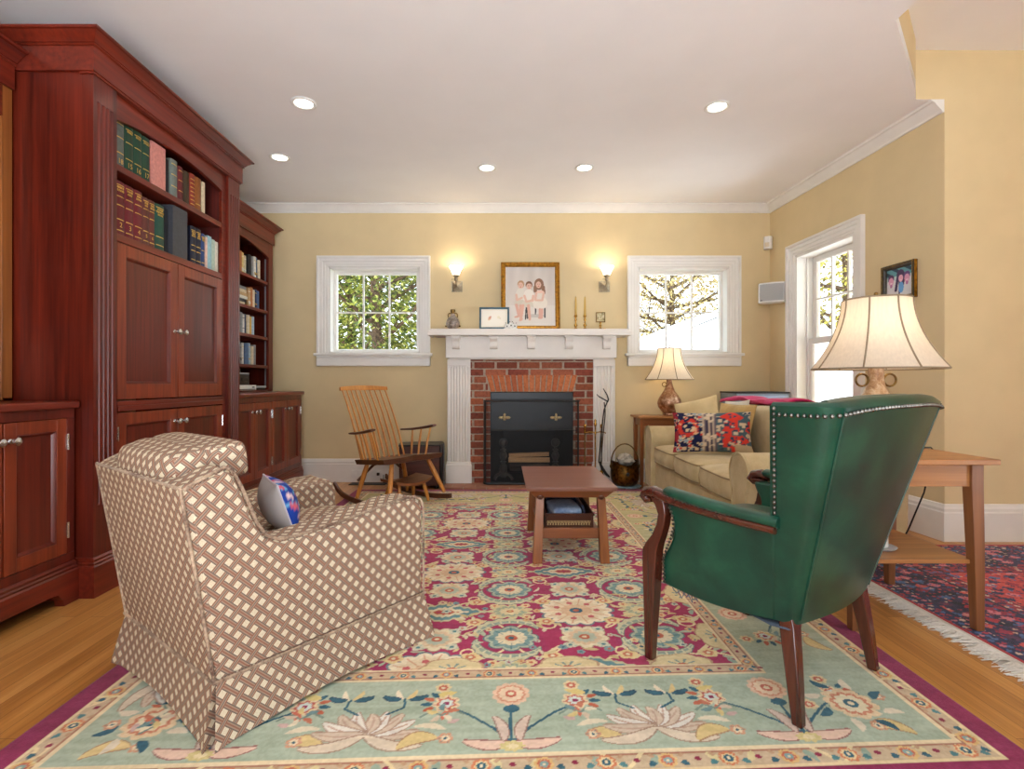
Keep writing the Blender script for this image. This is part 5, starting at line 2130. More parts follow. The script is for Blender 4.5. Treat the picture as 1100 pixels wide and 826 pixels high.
for z0, z1 in ((.48, .835), (.08, .46)):
    b = MB(); b.box(-.085, .225, -.1735, -.168, z0, z1)
    d = link('drawer', b, paint('pale_blue_drawer', (158, 176, 204), .3, .5, .05, 10), t, bevel=.002)
    b = MB(); b.box(.02, .14, -.178, -.172, z1 - .045, z1 - .036)
    link('handle', b, M['black'], d, bevel=.002)
b = MB(); b.box(-.175, -.135, -.1745, -.168, .79, .815)
link('badge', b, M['silver'], t, bevel=.001)

# log bucket by the hearth
t = thing('log_bucket', 'aged brass log bucket with a hoop handle by the sofa arm and mantel', 'bucket', (1.10, 4.70, .0285))
b = MB()
prof = [(.001, .0), (.085, .0), (.104, .02), (.118, .06), (.122, .11), (.118, .16), (.112, .20), (.115, .207), (.108, .205), (.114, .11), (.10, .03), (.001, .012)]
seg = 36
rings = []
for r, z in prof:
    rings.append([(r * 1.05 * cos(2 * PI * j / seg), r * sin(2 * PI * j / seg), z * (1 + (.10 * cos(4 * PI * j / seg) if z > .15 else 0))) for j in range(seg)])
b.loft(rings)
link('body', b, metal('tarnished_brass', (132, 92, 42), .35, .55), t, smooth=60)
b = MB()
b.tube([(.124 * cos(a), .0, .185 + .185 * sin(a)) for a in [PI * (-.06 + 1.12 * k / 20) for k in range(21)]], .006, 8, (1, 1.6))
link('handle', b, M['oldbrass'], t, smooth=60)
for s in (-1, 1):
    b = MB(); b.ball(s * .126, 0, .17, .010, .014, .02)
    link('handle_lug', b, M['oldbrass'], t)
b = MB(); b.ball(-.0, -.122, .115, .016, .008, .016); b.tube([(0, -.125, .115), (0, -.137, .10)], .005, 6)
link('knob', b, M['iron'], t)
def paper_in_bucket():
    t = thing('crumpled_paper', 'pale crumpled paper sticking out of the brass log bucket', 'paper', (1.108, 4.70, .20))
    b = MB()
    r = random.Random(4)
    seg, rg = 16, 9
    g = []
    for i in range(rg + 1):
        row = []
        for j in range(seg):
            k = 1 + r.uniform(-.16, .16)
            a = 2 * PI * j / seg
            row.append((.078 * k * max(.05, sin(PI * i / rg)) * cos(a), .075 * k * max(.05, sin(PI * i / rg)) * sin(a), .055 - .055 * cos(PI * i / rg) * k))
        g.append(row)
    b.loft(g)
    link('wad', b, paint('newsprint', (188, 180, 166), .9, .1, .25, 30), t, smooth=20)
paper_in_bucket()
b = MB()
b.prism([(1.108 + .14 * cos(2 * PI * k / 28) * (1 + .06 * sin(5 * k)), 4.70 + .125 * sin(2 * PI * k / 28)) for k in range(28)], 'xy', .0195, .0275)
o = link('slate_mat', b, paint('blue_slate', (142, 166, 176), .6, .3, .2, 18), None, bevel=.002)
setp(o, 'blue-grey slate mat under the brass log bucket', 'mat')

# ================================================================== FIRE THINGS
t = thing('spark_screen', 'black wire mesh spark screen with rounded corners before the firebox', 'fire screen', (.265, 4.745, .0185))
b = MB()
xa, xb_ = -.435, .435
zt = .765
def scr(z):
    P = []
    for (cx_, a0, a1) in ((xa + .04, PI * 1.0, PI * 1.5), (xb_ - .04, PI * 1.5, PI * 2)):
        for k in range(7):
            a = a0 + (a1 - a0) * k / 6
            P.append((cx_ + .04 * cos(a), .04 + .04 * sin(a), z))
    return [(xa, .085, z)] + P + [(xb_, .085, z)]
b.tube(scr(zt), .0075, 8)
b.tube(scr(.012), .010, 8)
b.tube(scr(.497), .0022, 5)
for p in (scr(0)[0], scr(0)[4], scr(0)[-5], scr(0)[-1]):
    b.tube([(p[0], p[1], .008), (p[0], p[1], zt)], .007, 8)
link('frame', b, M['iron'], t)
b = MB()
b.sheet([scr(.012), scr(zt)])
link('wire_mesh', b, M['mesh'], t, smooth=0)
def andiron(x, label):
    t = thing('andiron', label, 'andiron', (x, 4.90, .0225), 0, 'pair of iron andirons')
    b = MB()
    b.lathe([(.016, .05), (.02, .07), (.034, .09), (.038, .12), (.034, .15), (.02, .165), (.014, .17), (.03, .178), (.03, .186), (.015, .192), (.026, .21), (.036, .235), (.036, .25), (.026, .272), (.015, .285), (.028, .29), (.028, .30), (.013, .306), (.012, .33)], seg=20)
    link('column', b, M['castiron'], t, smooth=60)
    b = MB(); b.ball(0, 0, .365, .042, .042, .042, 18, 12)
    link('ball_finial', b, M['castiron'], t, smooth=60)
    b = MB()
    for s in (-1, 1):
        b.tube([(0, 0, .06), (s * .03, -.005, .075), (s * .07, -.01, .05), (s * .085, -.012, .018)], [.016, .016, .014, .016], 8)
    b.box(-.03, .03, -.02, .02, .04, .07)
    link('splayed_foot', b, M['castiron'], t, smooth=60)
    b = MB(); b.tube([(0, 0, .065), (0, .12, .065), (0, .28, .065), (0, .29, .014)], .012, 8)
    link('log_bar', b, M['castiron'], t)
andiron(.006, 'black iron andiron with ball finial on the rocking chair side of the fire')
andiron(.495, 'black iron andiron with ball finial on the sofa side of the fire')
def log(x0, x1, y, z, r, mats, label, split=False, tl=0):
    t = thing('log', label, 'firewood', ((x0 + x1) / 2, y, z), 0, 'firewood in the grate')
    b = MB()
    n = 12
    L = (x1 - x0) / 2
    rr_ = random.Random(int(x0 * 1000 + z * 777))
    pr = [1 + rr_.uniform(-.14, .14) for _ in range(n)]
    rings = []
    for k in range(6):
        x = -L + 2 * L * k / 5
        ring = []
        for j in range(n):
            a = 2 * PI * j / n
            yy, zz = r * pr[j] * cos(a), r * pr[j] * sin(a)
            if split:
                zz = max(zz, -r * .55)
                yy = max(yy, -r * .6)
            ring.append((x, yy, zz + r + tl * x))
        rings.append(ring)
    b.loft(rings)
    link('log_body', b, mats, t, smooth=25)
pale = wood('split_log', (186, 140, 92), (226, 192, 146), 0, .8, 0, 60)
char = wood('charred_log', (34, 28, 26), (84, 66, 54), 0, .9, 0, 60)
log(.09, .42, 5.02, .10, .032, char, 'charred log lying lowest in the grate')
log(.07, .44, 4.952, .112, .036, char, 'dark log across the andirons under the pale split logs')
log(.055, .445, 4.955, .182, .028, pale, 'pale split log, lower of the two bright ones in the grate', True)
log(.06, .44, 4.965, .235, .024, pale, 'pale split log, upper of the two bright ones in the grate', True, .03)
log(.09, .38, 5.04, .20, .04, char, 'charred log at the rear of the grate')

ft = thing('fire_tool_stand', 'brass fireplace tool stand beside the brick surround', 'tool stand', (.845, 4.76, .0185))
b = MB()
b.lathe([(.008, .03), (.009, .05), (.007, .07), (.007, .46), (.010, .47), (.007, .48), (.007, .53), (.013, .54), (.015, .555), (.008, .57), (.012, .585), (.001, .60)], seg=14)
link('post', b, M['brass'], ft, smooth=60)
b = MB(); b.box(-.07, .07, -.045, .045, 0, .03); b.box(-.075, .075, -.05, .05, .0, .008)
link('base', b, M['iron'], ft, bevel=.003)
b = MB()
b.tube([(-.10, 0, .475), (-.05, .01, .482), (0, 0, .476), (.05, .01, .482), (.09, 0, .475)], .005, 8)
for s in (-.10, -.05, .05, .09):
    b.tube([(s, -.0, .474), (s, -.015, .468), (s, -.02, .478)], .004, 6)
link('hanger_bar', b, M['brass'], ft)
def tool(x, label, cat, name, mk):
    t = thing(name, label, cat, (.845 + x, 4.724, .06), 0)
    b = MB(); b.tube([(0, 0, .08), (0, 0, .44)], .006, 6)
    link('shaft', b, M['oldbrass'], t)
    b = MB(); b.lathe([(.005, .43), (.009, .45), (.006, .47), (.008, .48), (.013, .495), (.012, .508), (.001, .516)], seg=12)
    link('handle', b, M['brass'], t, smooth=60)
    mk(t)
def shovel(t):
    b = MB(); b.sheet([[(-.03 + .06 * i / 4, -.006 - .008 * abs(i - 2) / 2 * -1, .10 - .1 * j / 4) for i in range(5)] for j in range(5)])
    o = link('blade', b, M['oldbrass'], t)
    m_ = o.modifiers.new('thick', 'SOLIDIFY'); m_.thickness = .003
def brush(t):
    b = MB(); b.lathe([(.024, .0), (.026, .05), (.014, .075), (.001, .076)], seg=14)
    link('bristles', b, M['soot'], t)
    b = MB(); b.lathe([(.016, .07), (.017, .085), (.006, .095), (.001, .095)], seg=14)
    link('ferrule', b, M['brass'], t)
tool(-.10, 'brass-handled hearth shovel hanging on the tool stand nearest the screen', 'fire tool', 'hearth_shovel', shovel)
tool(.05, 'brass-handled hearth brush hanging on the tool stand nearest the pilaster', 'fire tool', 'hearth_brush', brush)
t = thing('log_tongs', 'long dark iron log tongs with antler-like ends propped before the fluted pilaster', 'fire tool', (.97, 4.68, .0205))
def tp(px, py, Y=4.7):
    x, y, z = at(px, py, Y)
    return (x - .97, Y - 4.68, z - .0205)
b = MB()
b.tube([tp(643.2, 497), tp(645.5, 470), tp(648, 447), tp(649, 440), tp(652.5, 431)], .006, 8)
b.tube([tp(645.5, 498), tp(647.5, 470), tp(650, 447), tp(650, 440), tp(649, 432)], .005, 8)
link('shaft', b, M['iron'], t, smooth=60)
b = MB()
b.tube([tp(652.5, 432), tp(653.6, 429), tp(652, 424), tp(648, 417.4)], [.007, .007, .006, .004], 8)
b.tube([tp(652.5, 431), tp(648, 428.5), tp(643.5, 426), tp(641, 423.5)], [.006, .006, .005, .003], 8)
link('claw', b, M['iron'], t, smooth=60)
b = MB()
b.tube([tp(644, 496), tp(647, 503), tp(651, 509), tp(655, 512.5)], [.009, .014, .013, .006], 8)
link('grip_end', b, M['iron'], t, smooth=60)

# ================================================================== ON THE MANTEL
ZM = 1.4395
def picture(par, name, w, h, fn, n=90, mat=None, yoff=0):
    nx, nz = n, int(n * h / w)
    g = [[(-w / 2 + w * i / nx, yoff, h * j / nz) for i in range(nx + 1)] for j in range(nz + 1)]
    b = MB()
    b.sheet(g, [[fn(i / nx, j / nz) for i in range(nx + 1)] for j in range(nz + 1)])
    return link(name, b, mat or M['photo'], par, smooth=0)
def ell(u, v, cx, cy, rx, ry, a=0):
    du, dv = u - cx, v - cy
    c_, s_ = cos(a), sin(a)
    x, y = du * c_ + dv * s_, -du * s_ + dv * c_
    return (x / rx) ** 2 + (y / ry) ** 2
def seg_d(u, v, ax, ay, bx_, by_):
    dx, dy = bx_ - ax, by_ - ay
    q = max(0, min(1, ((u - ax) * dx + (v - ay) * dy) / (dx * dx + dy * dy)))
    return math.hypot(u - ax - dx * q, v - ay - dy * q)
def kids(u, v):
    v = v * 1.22       # picture is 1 x 1.22
    skin, cloth = (216, 176, 156), (222, 214, 202)
    col = (206, 198, 190)
    k = sin(u * 16 + v * 3) * .5 + sin(u * 31 - v * 5) * .3
    col = tuple(int(c + 8 * k) for c in col)
    if v < .42:
        col = (214, 208, 200) if v > .05 else (220, 214, 206)
        if ell(u, v, .58, .21, .2, .035) < 1:
            col = (186, 180, 174)
    stool = (44, 40, 42)
    for a in ((.40, .14, .42, .42), (.44, .16, .44, .44), (.60, .25, .61, .44), (.79, .18, .79, .42)):
        if seg_d(u, v, *a) < .014:
            col = stool
    if abs(v - .42) < .022 and .36 < u < .82:
        col = stool
    # girl
    if ell(u, v, .675, .86, .095, .12) < 1 or (seg_d(u, v, .60, .80, .60, .72) < .035) or (seg_d(u, v, .76, .80, .77, .68) < .035):
        col = (134, 96, 72)
    if ell(u, v, .69, .47, .155, .13) < 1:
        col = cloth
    if ell(u, v, .69, .60, .075, .13) < 1:
        col = (218, 208, 196)
    if seg_d(u, v, .62, .68, .60, .54) < .022 or seg_d(u, v, .77, .68, .74, .53) < .022 or seg_d(u, v, .61, .53, .73, .53) < .02:
        col = skin
    if ell(u, v, .70, .705, .07, .03) < 1:
        col = (226, 190, 170)
    if seg_d(u, v, .69, .34, .69, .19) < .026 or seg_d(u, v, .735, .34, .73, .2) < .022 or ell(u, v, .70, .165, .05, .022) < 1:
        col = (206, 158, 142)
    if ell(u, v, .665, .85, .052, .068) < 1:
        col = skin
    # boy at the side
    if ell(u, v, .30, .62, .10, .16) < 1:
        col = (214, 208, 196)
    if ell(u, v, .29, .47, .11, .07, .2) < 1:
        col = (200, 192, 176)
    if seg_d(u, v, .22, .64, .23, .54) < .022 or seg_d(u, v, .23, .53, .33, .58) < .02:
        col = skin
    if seg_d(u, v, .22, .43, .27, .22) < .03 or seg_d(u, v, .30, .42, .29, .24) < .026 or ell(u, v, .23, .19, .055, .022, .2) < 1:
        col = (210, 164, 146)
    if ell(u, v, .31, .86, .068, .08) < 1:
        col = (172, 132, 96)
    if ell(u, v, .305, .835, .052, .066) < 1:
        col = skin
    # boy in the middle
    if ell(u, v, .47, .60, .11, .16) < 1:
        col = (226, 220, 210)
    if ell(u, v, .44, .45, .12, .07, -.1) < 1:
        col = (206, 198, 182)
    if seg_d(u, v, .38, .62, .42, .50) < .024 or seg_d(u, v, .56, .62, .54, .52) < .024 or seg_d(u, v, .43, .50, .55, .53) < .022:
        col = skin
    if seg_d(u, v, .35, .42, .31, .16) < .03 or seg_d(u, v, .46, .42, .48, .20) < .03 or ell(u, v, .31, .13, .045, .026, .5) < 1 or ell(u, v, .485, .15, .03, .035) < 1:
        col = (212, 166, 148)
    if ell(u, v, .475, .845, .07, .078) < 1:
        col = (120, 84, 58)
    if ell(u, v, .475, .815, .055, .062) < 1:
        col = skin
    for (fx, fy) in ((.305, .835), (.475, .815), (.665, .85)):     # eyes and mouth
        if ell(u, v, fx - .02, fy + .012, .009, .007) < 1 or ell(u, v, fx + .02, fy + .012, .009, .007) < 1:
            col = (84, 58, 48)
        if ell(u, v, fx, fy - .03, .018, .006) < 1:
            col = (176, 96, 88)
    if u < .012 or u > .988:
        col = (240, 238, 234)
    return col
W_, H_ = .555, .655
t = thing('framed_portrait', 'large ornate gilt-framed portrait of three seated children leaning on the wall', 'picture', (.262, 4.925, ZM))
t.rotation_euler = (rad(-4.5), 0, 0)
t.location.y = 4.915
b = MB()
b.frame(-W_ / 2, W_ / 2, 0.003, H_, [(0, 0), (0, .016), (.006, .022), (.014, .018), (.02, .024), (.03, .026), (.036, .018), (.042, .012), (.044, .004), (.044, 0)], lambda u, v, w: (u, -w, v))
fr = link('frame', b, M['gold'], t, smooth=30)
b = MB()
def rope(x0, z0, x1, z1):
    n = int(math.hypot(x1 - x0, z1 - z0) / .017)
    for k in range(n):
        f = (k + .5) / n
        b.ball(x0 + (x1 - x0) * f, -.023, z0 + (z1 - z0) * f, .0075 if x0 != x1 else .006, .006, .006 if x0 != x1 else .0075, 8, 5)
rope(-W_ / 2 + .012, .02, -W_ / 2 + .012, H_ - .02); rope(W_ / 2 - .012, .02, W_ / 2 - .012, H_ - .02)
rope(-W_ / 2 + .012, .014, W_ / 2 - .012, .014); rope(-W_ / 2 + .012, H_ - .012, W_ / 2 - .012, H_ - .012)
link('carved_bead', b, M['gold'], fr)
p = picture(t, 'photo_print', W_ - .084, H_ - .086, kids, 130)
p.location = (0, -.004, .044)
b = MB(); b.box(-W_ / 2 + .01, W_ / 2 - .01, .0, .006, .01, H_ - .01)
link('backing', b, M['walnut'], t)

def smallart(u, v):
    col = (236, 230, 214)
    if .07 < u < .93 and .1 < v < .9:
        col = (240, 236, 224)
    for (x, y, r, c) in ((.33, .52, .05, (226, 176, 150)), (.30, .45, .04, (232, 196, 164)), (.36, .58, .03, (214, 160, 140)), (.66, .56, .05, (232, 226, 202)), (.72, .5, .03, (222, 214, 196))):
        if ell(u, v, x, y, r, r * 1.5) < 1:
            col = c
    return col
t = thing('framed_print', 'small teal-framed pale print standing before the gilt portrait', 'picture', (-.078, 4.84, ZM + .003))
t.rotation_euler = (rad(-9), 0, 0)
b = MB()
W_, H_ = .278, .212
b.frame(-W_ / 2, W_ / 2, .003, H_, [(0, 0), (0, .012), (.003, .015), (.014, .015), (.017, .010), (.017, 0)], lambda u, v, w: (u, -w, v))
link('frame', b, paint('teal_frame', (58, 100, 118), .35, .5, .2, 30), t)
p = picture(t, 'print', W_ - .03, H_ - .03, smallart, 60)
p.location = (0, -.004, .015)
b = MB(); b.box(-W_ / 2 + .006, W_ / 2 - .006, 0, .004, .008, H_ - .006); b.hexa([(-.02, .004, .004), (.02, .004, .004), (.02, .055, .004), (-.02, .055, .004), (-.02, .004, .14), (.02, .004, .14), (.02, .008, .14), (-.02, .008, .14)])
link('easel_back', b, M['black'], t)

t = thing('blossom_ornament', 'small white ornament of three porcelain blossoms in front of the teal frame', 'ornament', (.072, 4.775, ZM))
for (x, z, s) in ((-.032, .026, 1), (.005, .034, 1.1), (.038, .027, .95)):
    b = MB()
    for k in range(6):
        a = 2 * PI * k / 6
        b.ball(x + .014 * s * cos(a), -.004, z + .014 * s * sin(a), .011 * s, .008, .011 * s, 8, 6)
    b.tube([(x, .004, .0), (x, .002, z)], .008, 6)
    fl = link('blossom', b, M['white'], t, smooth=60)
    b = MB()
    b.ball(x, -.012, z, .006)
    for q in (-1, 1):
        b.ball(x + q * .012, -.006, z + .03 * s, .004)
    link('stamen', b, M['soot'], fl)
b = MB(); b.prism([(.065 * cos(2 * PI * k / 18), .03 * sin(2 * PI * k / 18)) for k in range(18)], 'xy', 0, .008)
link('base', b, M['white'], t, bevel=.002)

t = thing('two_handled_jug', 'small mottled grey two-handled vase at the end of the mantel under a wall lamp', 'vase', (-.463, 4.84, ZM))
b = MB()
b.lathe([(.001, .004), (.028, .004), (.03, .01), (.048, .02), (.063, .045), (.064, .065), (.054, .095), (.036, .118), (.02, .132), (.016, .15), (.017, .165), (.021, .172), (.021, .188), (.015, .19), (.012, .15), (.001, .13)], seg=28)
def mott():
    m, nt, b_ = base_mat('mottled_glaze', .3)
    n = noise(nt, coords(nt), 34, 4, .6, .8)
    nt.links.new(ramp(nt, n, [(.3, (92, 70, 44)), (.48, (126, 118, 112)), (.62, (164, 150, 140)), (.75, (150, 108, 60))]), b_.inputs['Base Color'])
    return m
link('body', b, mott(), t, smooth=60)
b = MB(); b.lathe([(.0165, .15), (.018, .165), (.0225, .172), (.0225, .188), (.015, .1905), (.001, .19)], seg=20)
link('neck', b, M['oldbrass'], t, smooth=60)
for s in (-1, 1):
    b = MB(); b.tube([(s * .018, 0, .155), (s * .036, 0, .152), (s * .045, 0, .138), (s * .042, 0, .118), (s * .034, 0, .112)], .005, 8)
    link('handle', b, M['oldbrass'], t, smooth=60)
    b = MB(); b.ball(s * .062, 0, .035, .012, .008, .008)
    link('lug', b, M['oldbrass'], t)
b = MB()
for k in range(4):
    a = PI / 4 + k * PI / 2
    b.ball(.028 * cos(a), .028 * sin(a), .006, .010, .010, .006)
link('foot', b, M['oldbrass'], t)

for i, px in enumerate((618.5, 628.3)):
    x = at(px, 352, 4.85)[0]
    lb = ('slim brass candlestick next to the gilt portrait', 'slim brass candlestick next to the small square brass stand')[i]
    t = thing('candlestick', lb, 'candlestick', (x, 4.85, ZM), 0, 'pair of brass candlesticks')
    b = MB()
    b.lathe([(.001, 0), (.027, 0), (.027, .006), (.018, .012), (.010, .02), (.008, .03), (.015, .038), (.017, .046), (.009, .056), (.006, .066), (.007, .085), (.012, .092), (.009, .10), (.006, .112), (.011, .12), (.016, .126), (.012, .13), (.0115, .146), (.001, .146)], seg=20)
    link('stem', b, M['brass'], t, smooth=60)
    b = MB(); b.lathe([(.0115, .128), (.0165, .130), (.0165, .134), (.0115, .136)], seg=18)
    link('drip_pan', b, M['brass'], t)
    lb = ('tapered yellow candle next to the gilt portrait', 'tapered yellow candle nearer the small square brass stand')[i]
    t = thing('taper_candle', lb, 'candle', (x, 4.85, ZM + .1465), 0, 'pair of yellow taper candles')
    b = MB(); b.lathe([(.0105, 0), (.0098, .05), (.0085, .11), (.006, .158), (.002, .164), (.0005, .164)], seg=14)
    link('wax', b, paint('beeswax%d' % i, (206, 168, 84), .5, .4, .05, 10), t, smooth=60)
    b = MB(); b.tube([(0, 0, .163), (.0005, 0, .172)], .001, 5)
    link('wick', b, M['soot'], t)
t = thing('brass_stand', 'small brass stand with a square mottled stone plaque at the end of the mantel', 'ornament', (at(645, 352, 4.84)[0], 4.84, ZM))
b = MB(); b.lathe([(.001, 0), (.034, 0), (.034, .006), (.02, .012), (.008, .018), (.007, .03), (.014, .038), (.007, .048), (.006, .06), (.011, .066), (.011, .072), (.001, .074)], seg=20)
link('stem', b, M['brass'], t, smooth=60)
b = MB(); b.tube([(.02, 0, .008), (.04, -.01, .012), (.05, -.01, .006)], .004, 6)
link('thumb_rest', b, M['brass'], t)
b = MB(); b.box(-.038, .038, -.016, .016, .074, .158)
def stone():
    m, nt, b_ = base_mat('mottled_stone', .4)
    n = noise(nt, coords(nt), 46, 3, .6, .5)
    nt.links.new(ramp(nt, n, [(.35, (96, 86, 50)), (.5, (178, 166, 124)), (.65, (208, 200, 170))]), b_.inputs['Base Color'])
    return m
link('plaque', b, stone(), t, bevel=.008, bseg=3)
b = MB(); b.frame(-.042, .042, .07, .162, [(0, -.012), (0, .018), (.006, .019), (.008, .014), (.008, -.012)], lambda u, v, w: (u, -w, v))
link('bezel', b, M['oldbrass'], t, bevel=.001)

# wall lamps
M['opal'] = emit_mat('lit_opal_glass', (255, 242, 220), 2.6)
for i, (x, lb) in enumerate(((-.437, 'lit pewter wall lamp with opal shade on the rocking chair side of the portrait'), (.975, 'lit pewter wall lamp with opal shade on the sofa side of the portrait'))):
    t = thing('wall_lamp', lb, 'wall lamp', (x, YB, 1.87), 0, 'pair of mantel wall lamps')
    b = MB()
    s = .052
    b.hexa([(-s, -.001, -s), (s, -.001, -s), (s, -.001, s), (-s, -.001, s), (-s, -.012, -s), (s, -.012, -s), (s, -.012, s), (-s, -.012, s)])
    b.loft([[(-k, y, -k), (k, y, -k), (k, y, k), (-k, y, k)] for k, y in ((.046, -.012), (.040, -.016), (.012, -.034), (.01, -.036))])
    link('back_plate', b, M['pewter'], t, bevel=.002, smooth=0)
    b = MB()
    b.tube([(0, -.03, 0), (0, -.07, -.004), (0, -.105, .01), (0, -.12, .035), (0, -.12, .05)], .007, 8)
    b.xf(Matrix.Translation((0, -.12, .045)), len(b.v))
    n = len(b.v)
    b.lathe([(.008, 0), (.016, .004), (.018, .02), (.012, .03), (.020, .04), (.030, .05), (.032, .058), (.001, .058)], 0, 0, 18)
    b.xf(Matrix.Translation((0, -.12, .03)), n)
    b.tube([(-.016, -.12, .05), (-.032, -.12, .05)], .003, 6)
    b.ball(-.035, -.12, .05, .006)
    link('arm', b, M['pewter'], t, smooth=50)
    b = MB()
    n = len(b.v)
    prof = [(.030, .0), (.034, .012), (.040, .03), (.050, .052), (.062, .072), (.068, .085), (.066, .086), (.06, .073), (.047, .052), (.036, .03), (.028, .004)]
    seg = 32
    b.loft([[(r * (1 + .03 * cos(8 * 2 * PI * j / seg) * (z / .085)) * cos(2 * PI * j / seg), -.12 + r * (1 + .03 * cos(8 * 2 * PI * j / seg) * (z / .085)) * sin(2 * PI * j / seg), .082 + z) for j in range(seg)] for r, z in prof], True, False)
    b.loft([[(.03 * cos(2 * PI * j / seg), -.12 + .03 * sin(2 * PI * j / seg), .084), (.002 * cos(2 * PI * j / seg), -.12 + .002 * sin(2 * PI * j / seg), .084)] for j in range(seg)], False, False, True)
    link('glass_shade', b, M['opal'], t, smooth=60)
    bulb('wall_lamp_bulb', (x, YB - .12, 1.87 + .155), SCONCE_W, (1, .86, .66), .03)

# ================================================================== WALL THINGS
t = thing('motion_detector', 'small white motion sensor high in the corner above the wall speaker', 'sensor', (2.515, 4.945, 1.36 + .84), rad(-42))
b = MB(); b.prism([(-.035, .02), (-.035, -.012), (-.022, -.024), (.022, -.024), (.035, -.012), (.035, .02)], 'xy', .015, .135)
link('body', b, M['white'], t, bevel=.004)
b = MB(); b.box(-.02, .02, -.0255, -.023, .035, .075)
link('lens', b, M['cream'], t, bevel=.001)
t = thing('wall_speaker', 'white bracketed speaker with grey grille in the corner beside the tall window', 'speaker', (2.475, 4.79, 1.68), rad(-32))
b = MB()
poly = [(-.115, -.01), (-.10, -.045), (-.05, -.06), (0, -.064), (.05, -.06), (.10, -.045), (.115, -.01), (.07, .07), (-.07, .07)]
b.prism(poly, 'xy', 0, .185)
link('body', b, M['white'], t, bevel=.008, bseg=3)
b = MB()
b.sheet([[(-.098 + .196 * i / 12, -.048 - .0195 * (1 - ((i - 6) / 6) ** 2) - .0005, z) for i in range(13)] for z in (.016, .17)])
link('grille', b, paint('grey_grille', (172, 174, 174), .6, .3, .06, 300), t)
b = MB(); b.box(-.09, -.075, -.058, -.052, .018, .026)
link('badge', b, M['black'], t)
b = MB(); b.tube([(0, .06, .09), (.03, .10, .09), (.06, .115, .09)], .012, 8)
link('bracket', b, M['white'], t)

def trio(u, v):
    col = (186, 206, 206)
    if v > .72:
        col = (92, 150, 160) if sin(u * 13 + v * 20) > -.2 else (30, 62, 84)
    if v < .55 + .1 * sin(u * 9):
        col = (214, 214, 216)
    if u > .46 and seg_d(u, v, .46, .1, .50, .8) < .06:
        col = (70, 56, 104)
    if ell(u, v, .54, .74, .15, .2) < 1 or seg_d(u, v, .43, .65, .36, .22) < .05 or seg_d(u, v, .64, .6, .62, .40) < .06:
        col = (64, 44, 88)
    if ell(u, v, .56, .30, .10, .2) < 1:
        col = (100, 160, 216)
    for (x, y, hr) in ((.18, .58, (78, 46, 92)), (.78, .60, (98, 70, 124))):
        if ell(u, v, x, y + .08, .12, .15) < 1:
            col = hr
        if ell(u, v, x, y - .02, .095, .15) < 1:
            col = (216, 156, 186)
        if ell(u, v, x, y - .08, .05, .02) < 1:
            col = (240, 214, 226)
        if ell(u, v, x, y - .18, .05, .06) < 1:
            col = (180, 110, 160)
    if ell(u, v, .55, .62, .085, .13) < 1:
        col = (226, 172, 196)
    if ell(u, v, .55, .56, .04, .018) < 1:
        col = (240, 214, 226)
    return col
ua, ub = 1.405, 1.685
ang = math.atan2(-ru.y, -ru.x)      # looking at the wall, image-left is the far end
t = thing('framed_photo', 'small dark-framed photo of three smiling people hung above the big lamp', 'picture', RW((ua + ub) / 2, .001, 1.497), math.atan2(ru.y, ru.x))
W_, H_ = .272, .242
b = MB()
b.frame(-W_ / 2, W_ / 2, 0, H_, [(0, 0), (0, .026), (.006, .030), (.014, .024), (.022, .022), (.028, .014), (.030, .004), (.03, 0)], lambda u, v, w: (u, -w, v))
link('frame', b, attr_mat('unused', .5) if False else paint('carved_dark_frame', (70, 58, 34), .4, .5, .6, 60), t, smooth=30)
b = MB()
for k in range(26):
    f = (k + .5) / 26
    for (x, z) in ((-W_ / 2 + W_ * f, .010), (-W_ / 2 + W_ * f, H_ - .010)):
        b.ball(x, -.028, z, .0045, .003, .0035, 6, 4)
    for (x, z) in ((-W_ / 2 + .010, H_ * f), (W_ / 2 - .010, H_ * f)):
        b.ball(x, -.028, z, .0035, .003, .0045, 6, 4)
link('carved_bead', b, M['oldbrass'], t)
b = MB()
for (x, z) in ((-W_ / 2 + .0005, 0), ):
    pass
b.box(W_ / 2 - .001, W_ / 2 + .0015, -.022, -.004, .002, H_ - .002)
link('gilt_edge', b, M['gold'], t)
p = picture(t, 'photo_print', W_ - .056, H_ - .056, trio, 70)
p.location = (0, -.006, .028)

# outlets on the baseboard, floor register, cords
for i, px in enumerate((384, 404)):
    x = at(px, 509, 4.977)[0]
    t = thing('wall_outlet', ('white outlet plate on the baseboard, the one closer to the bookcase', 'white outlet plate on the baseboard with a black plug, behind the rocking chair')[i], 'outlet', (x, 4.9775, .045), 0, 'baseboard outlets')
    b = MB(); b.box(-.055, .055, -.006, 0, 0, .07)
    link('plate', b, M['white'], t, bevel=.002)
    for s in (-.024, .024):
        b = MB()
        b.box(s - .012, s + .012, -.0075, -.005, .018, .052)
        pl = link('socket_face', b, M['white'], t, bevel=.001)
    if i:
        b = MB(); b.box(.012, .036, -.03, -.006, .022, .048)
        link('plug', b, M['black'], t, bevel=.003)
t = thing('floor_register', 'dark slotted floor register by the baseboard behind the rocking chair', 'vent', (-1.26, 4.885, .0))
b = MB(); b.frame(-.17, .17, -.055, .055, [(0, 0), (0, .004), (.003, .006), (.015, .006), (.016, 0)], lambda u, v, w: (u, v, w))
link('rim', b, M['iron'], t)
b = MB()
b.box(-.155, .155, -.04, .04, .0005, .0015)
for k in range(22):
    x = -.15 + k * .3 / 21
    b.box(x - .003, x + .003, -.04, .04, .0015, .005)
link('louvre', b, M['iron'], t)
b = MB()
b.tube([(-1.13, 4.945, .075), (-1.12, 4.90, .01), (-1.05, 4.82, .005), (-.98, 4.80, .005), (-1.02, 4.87, .005), (-.97, 4.90, .005), (-.93, 4.86, .005)], .004, 6)
o = link('power_cord', b, M['black'], None, smooth=60)
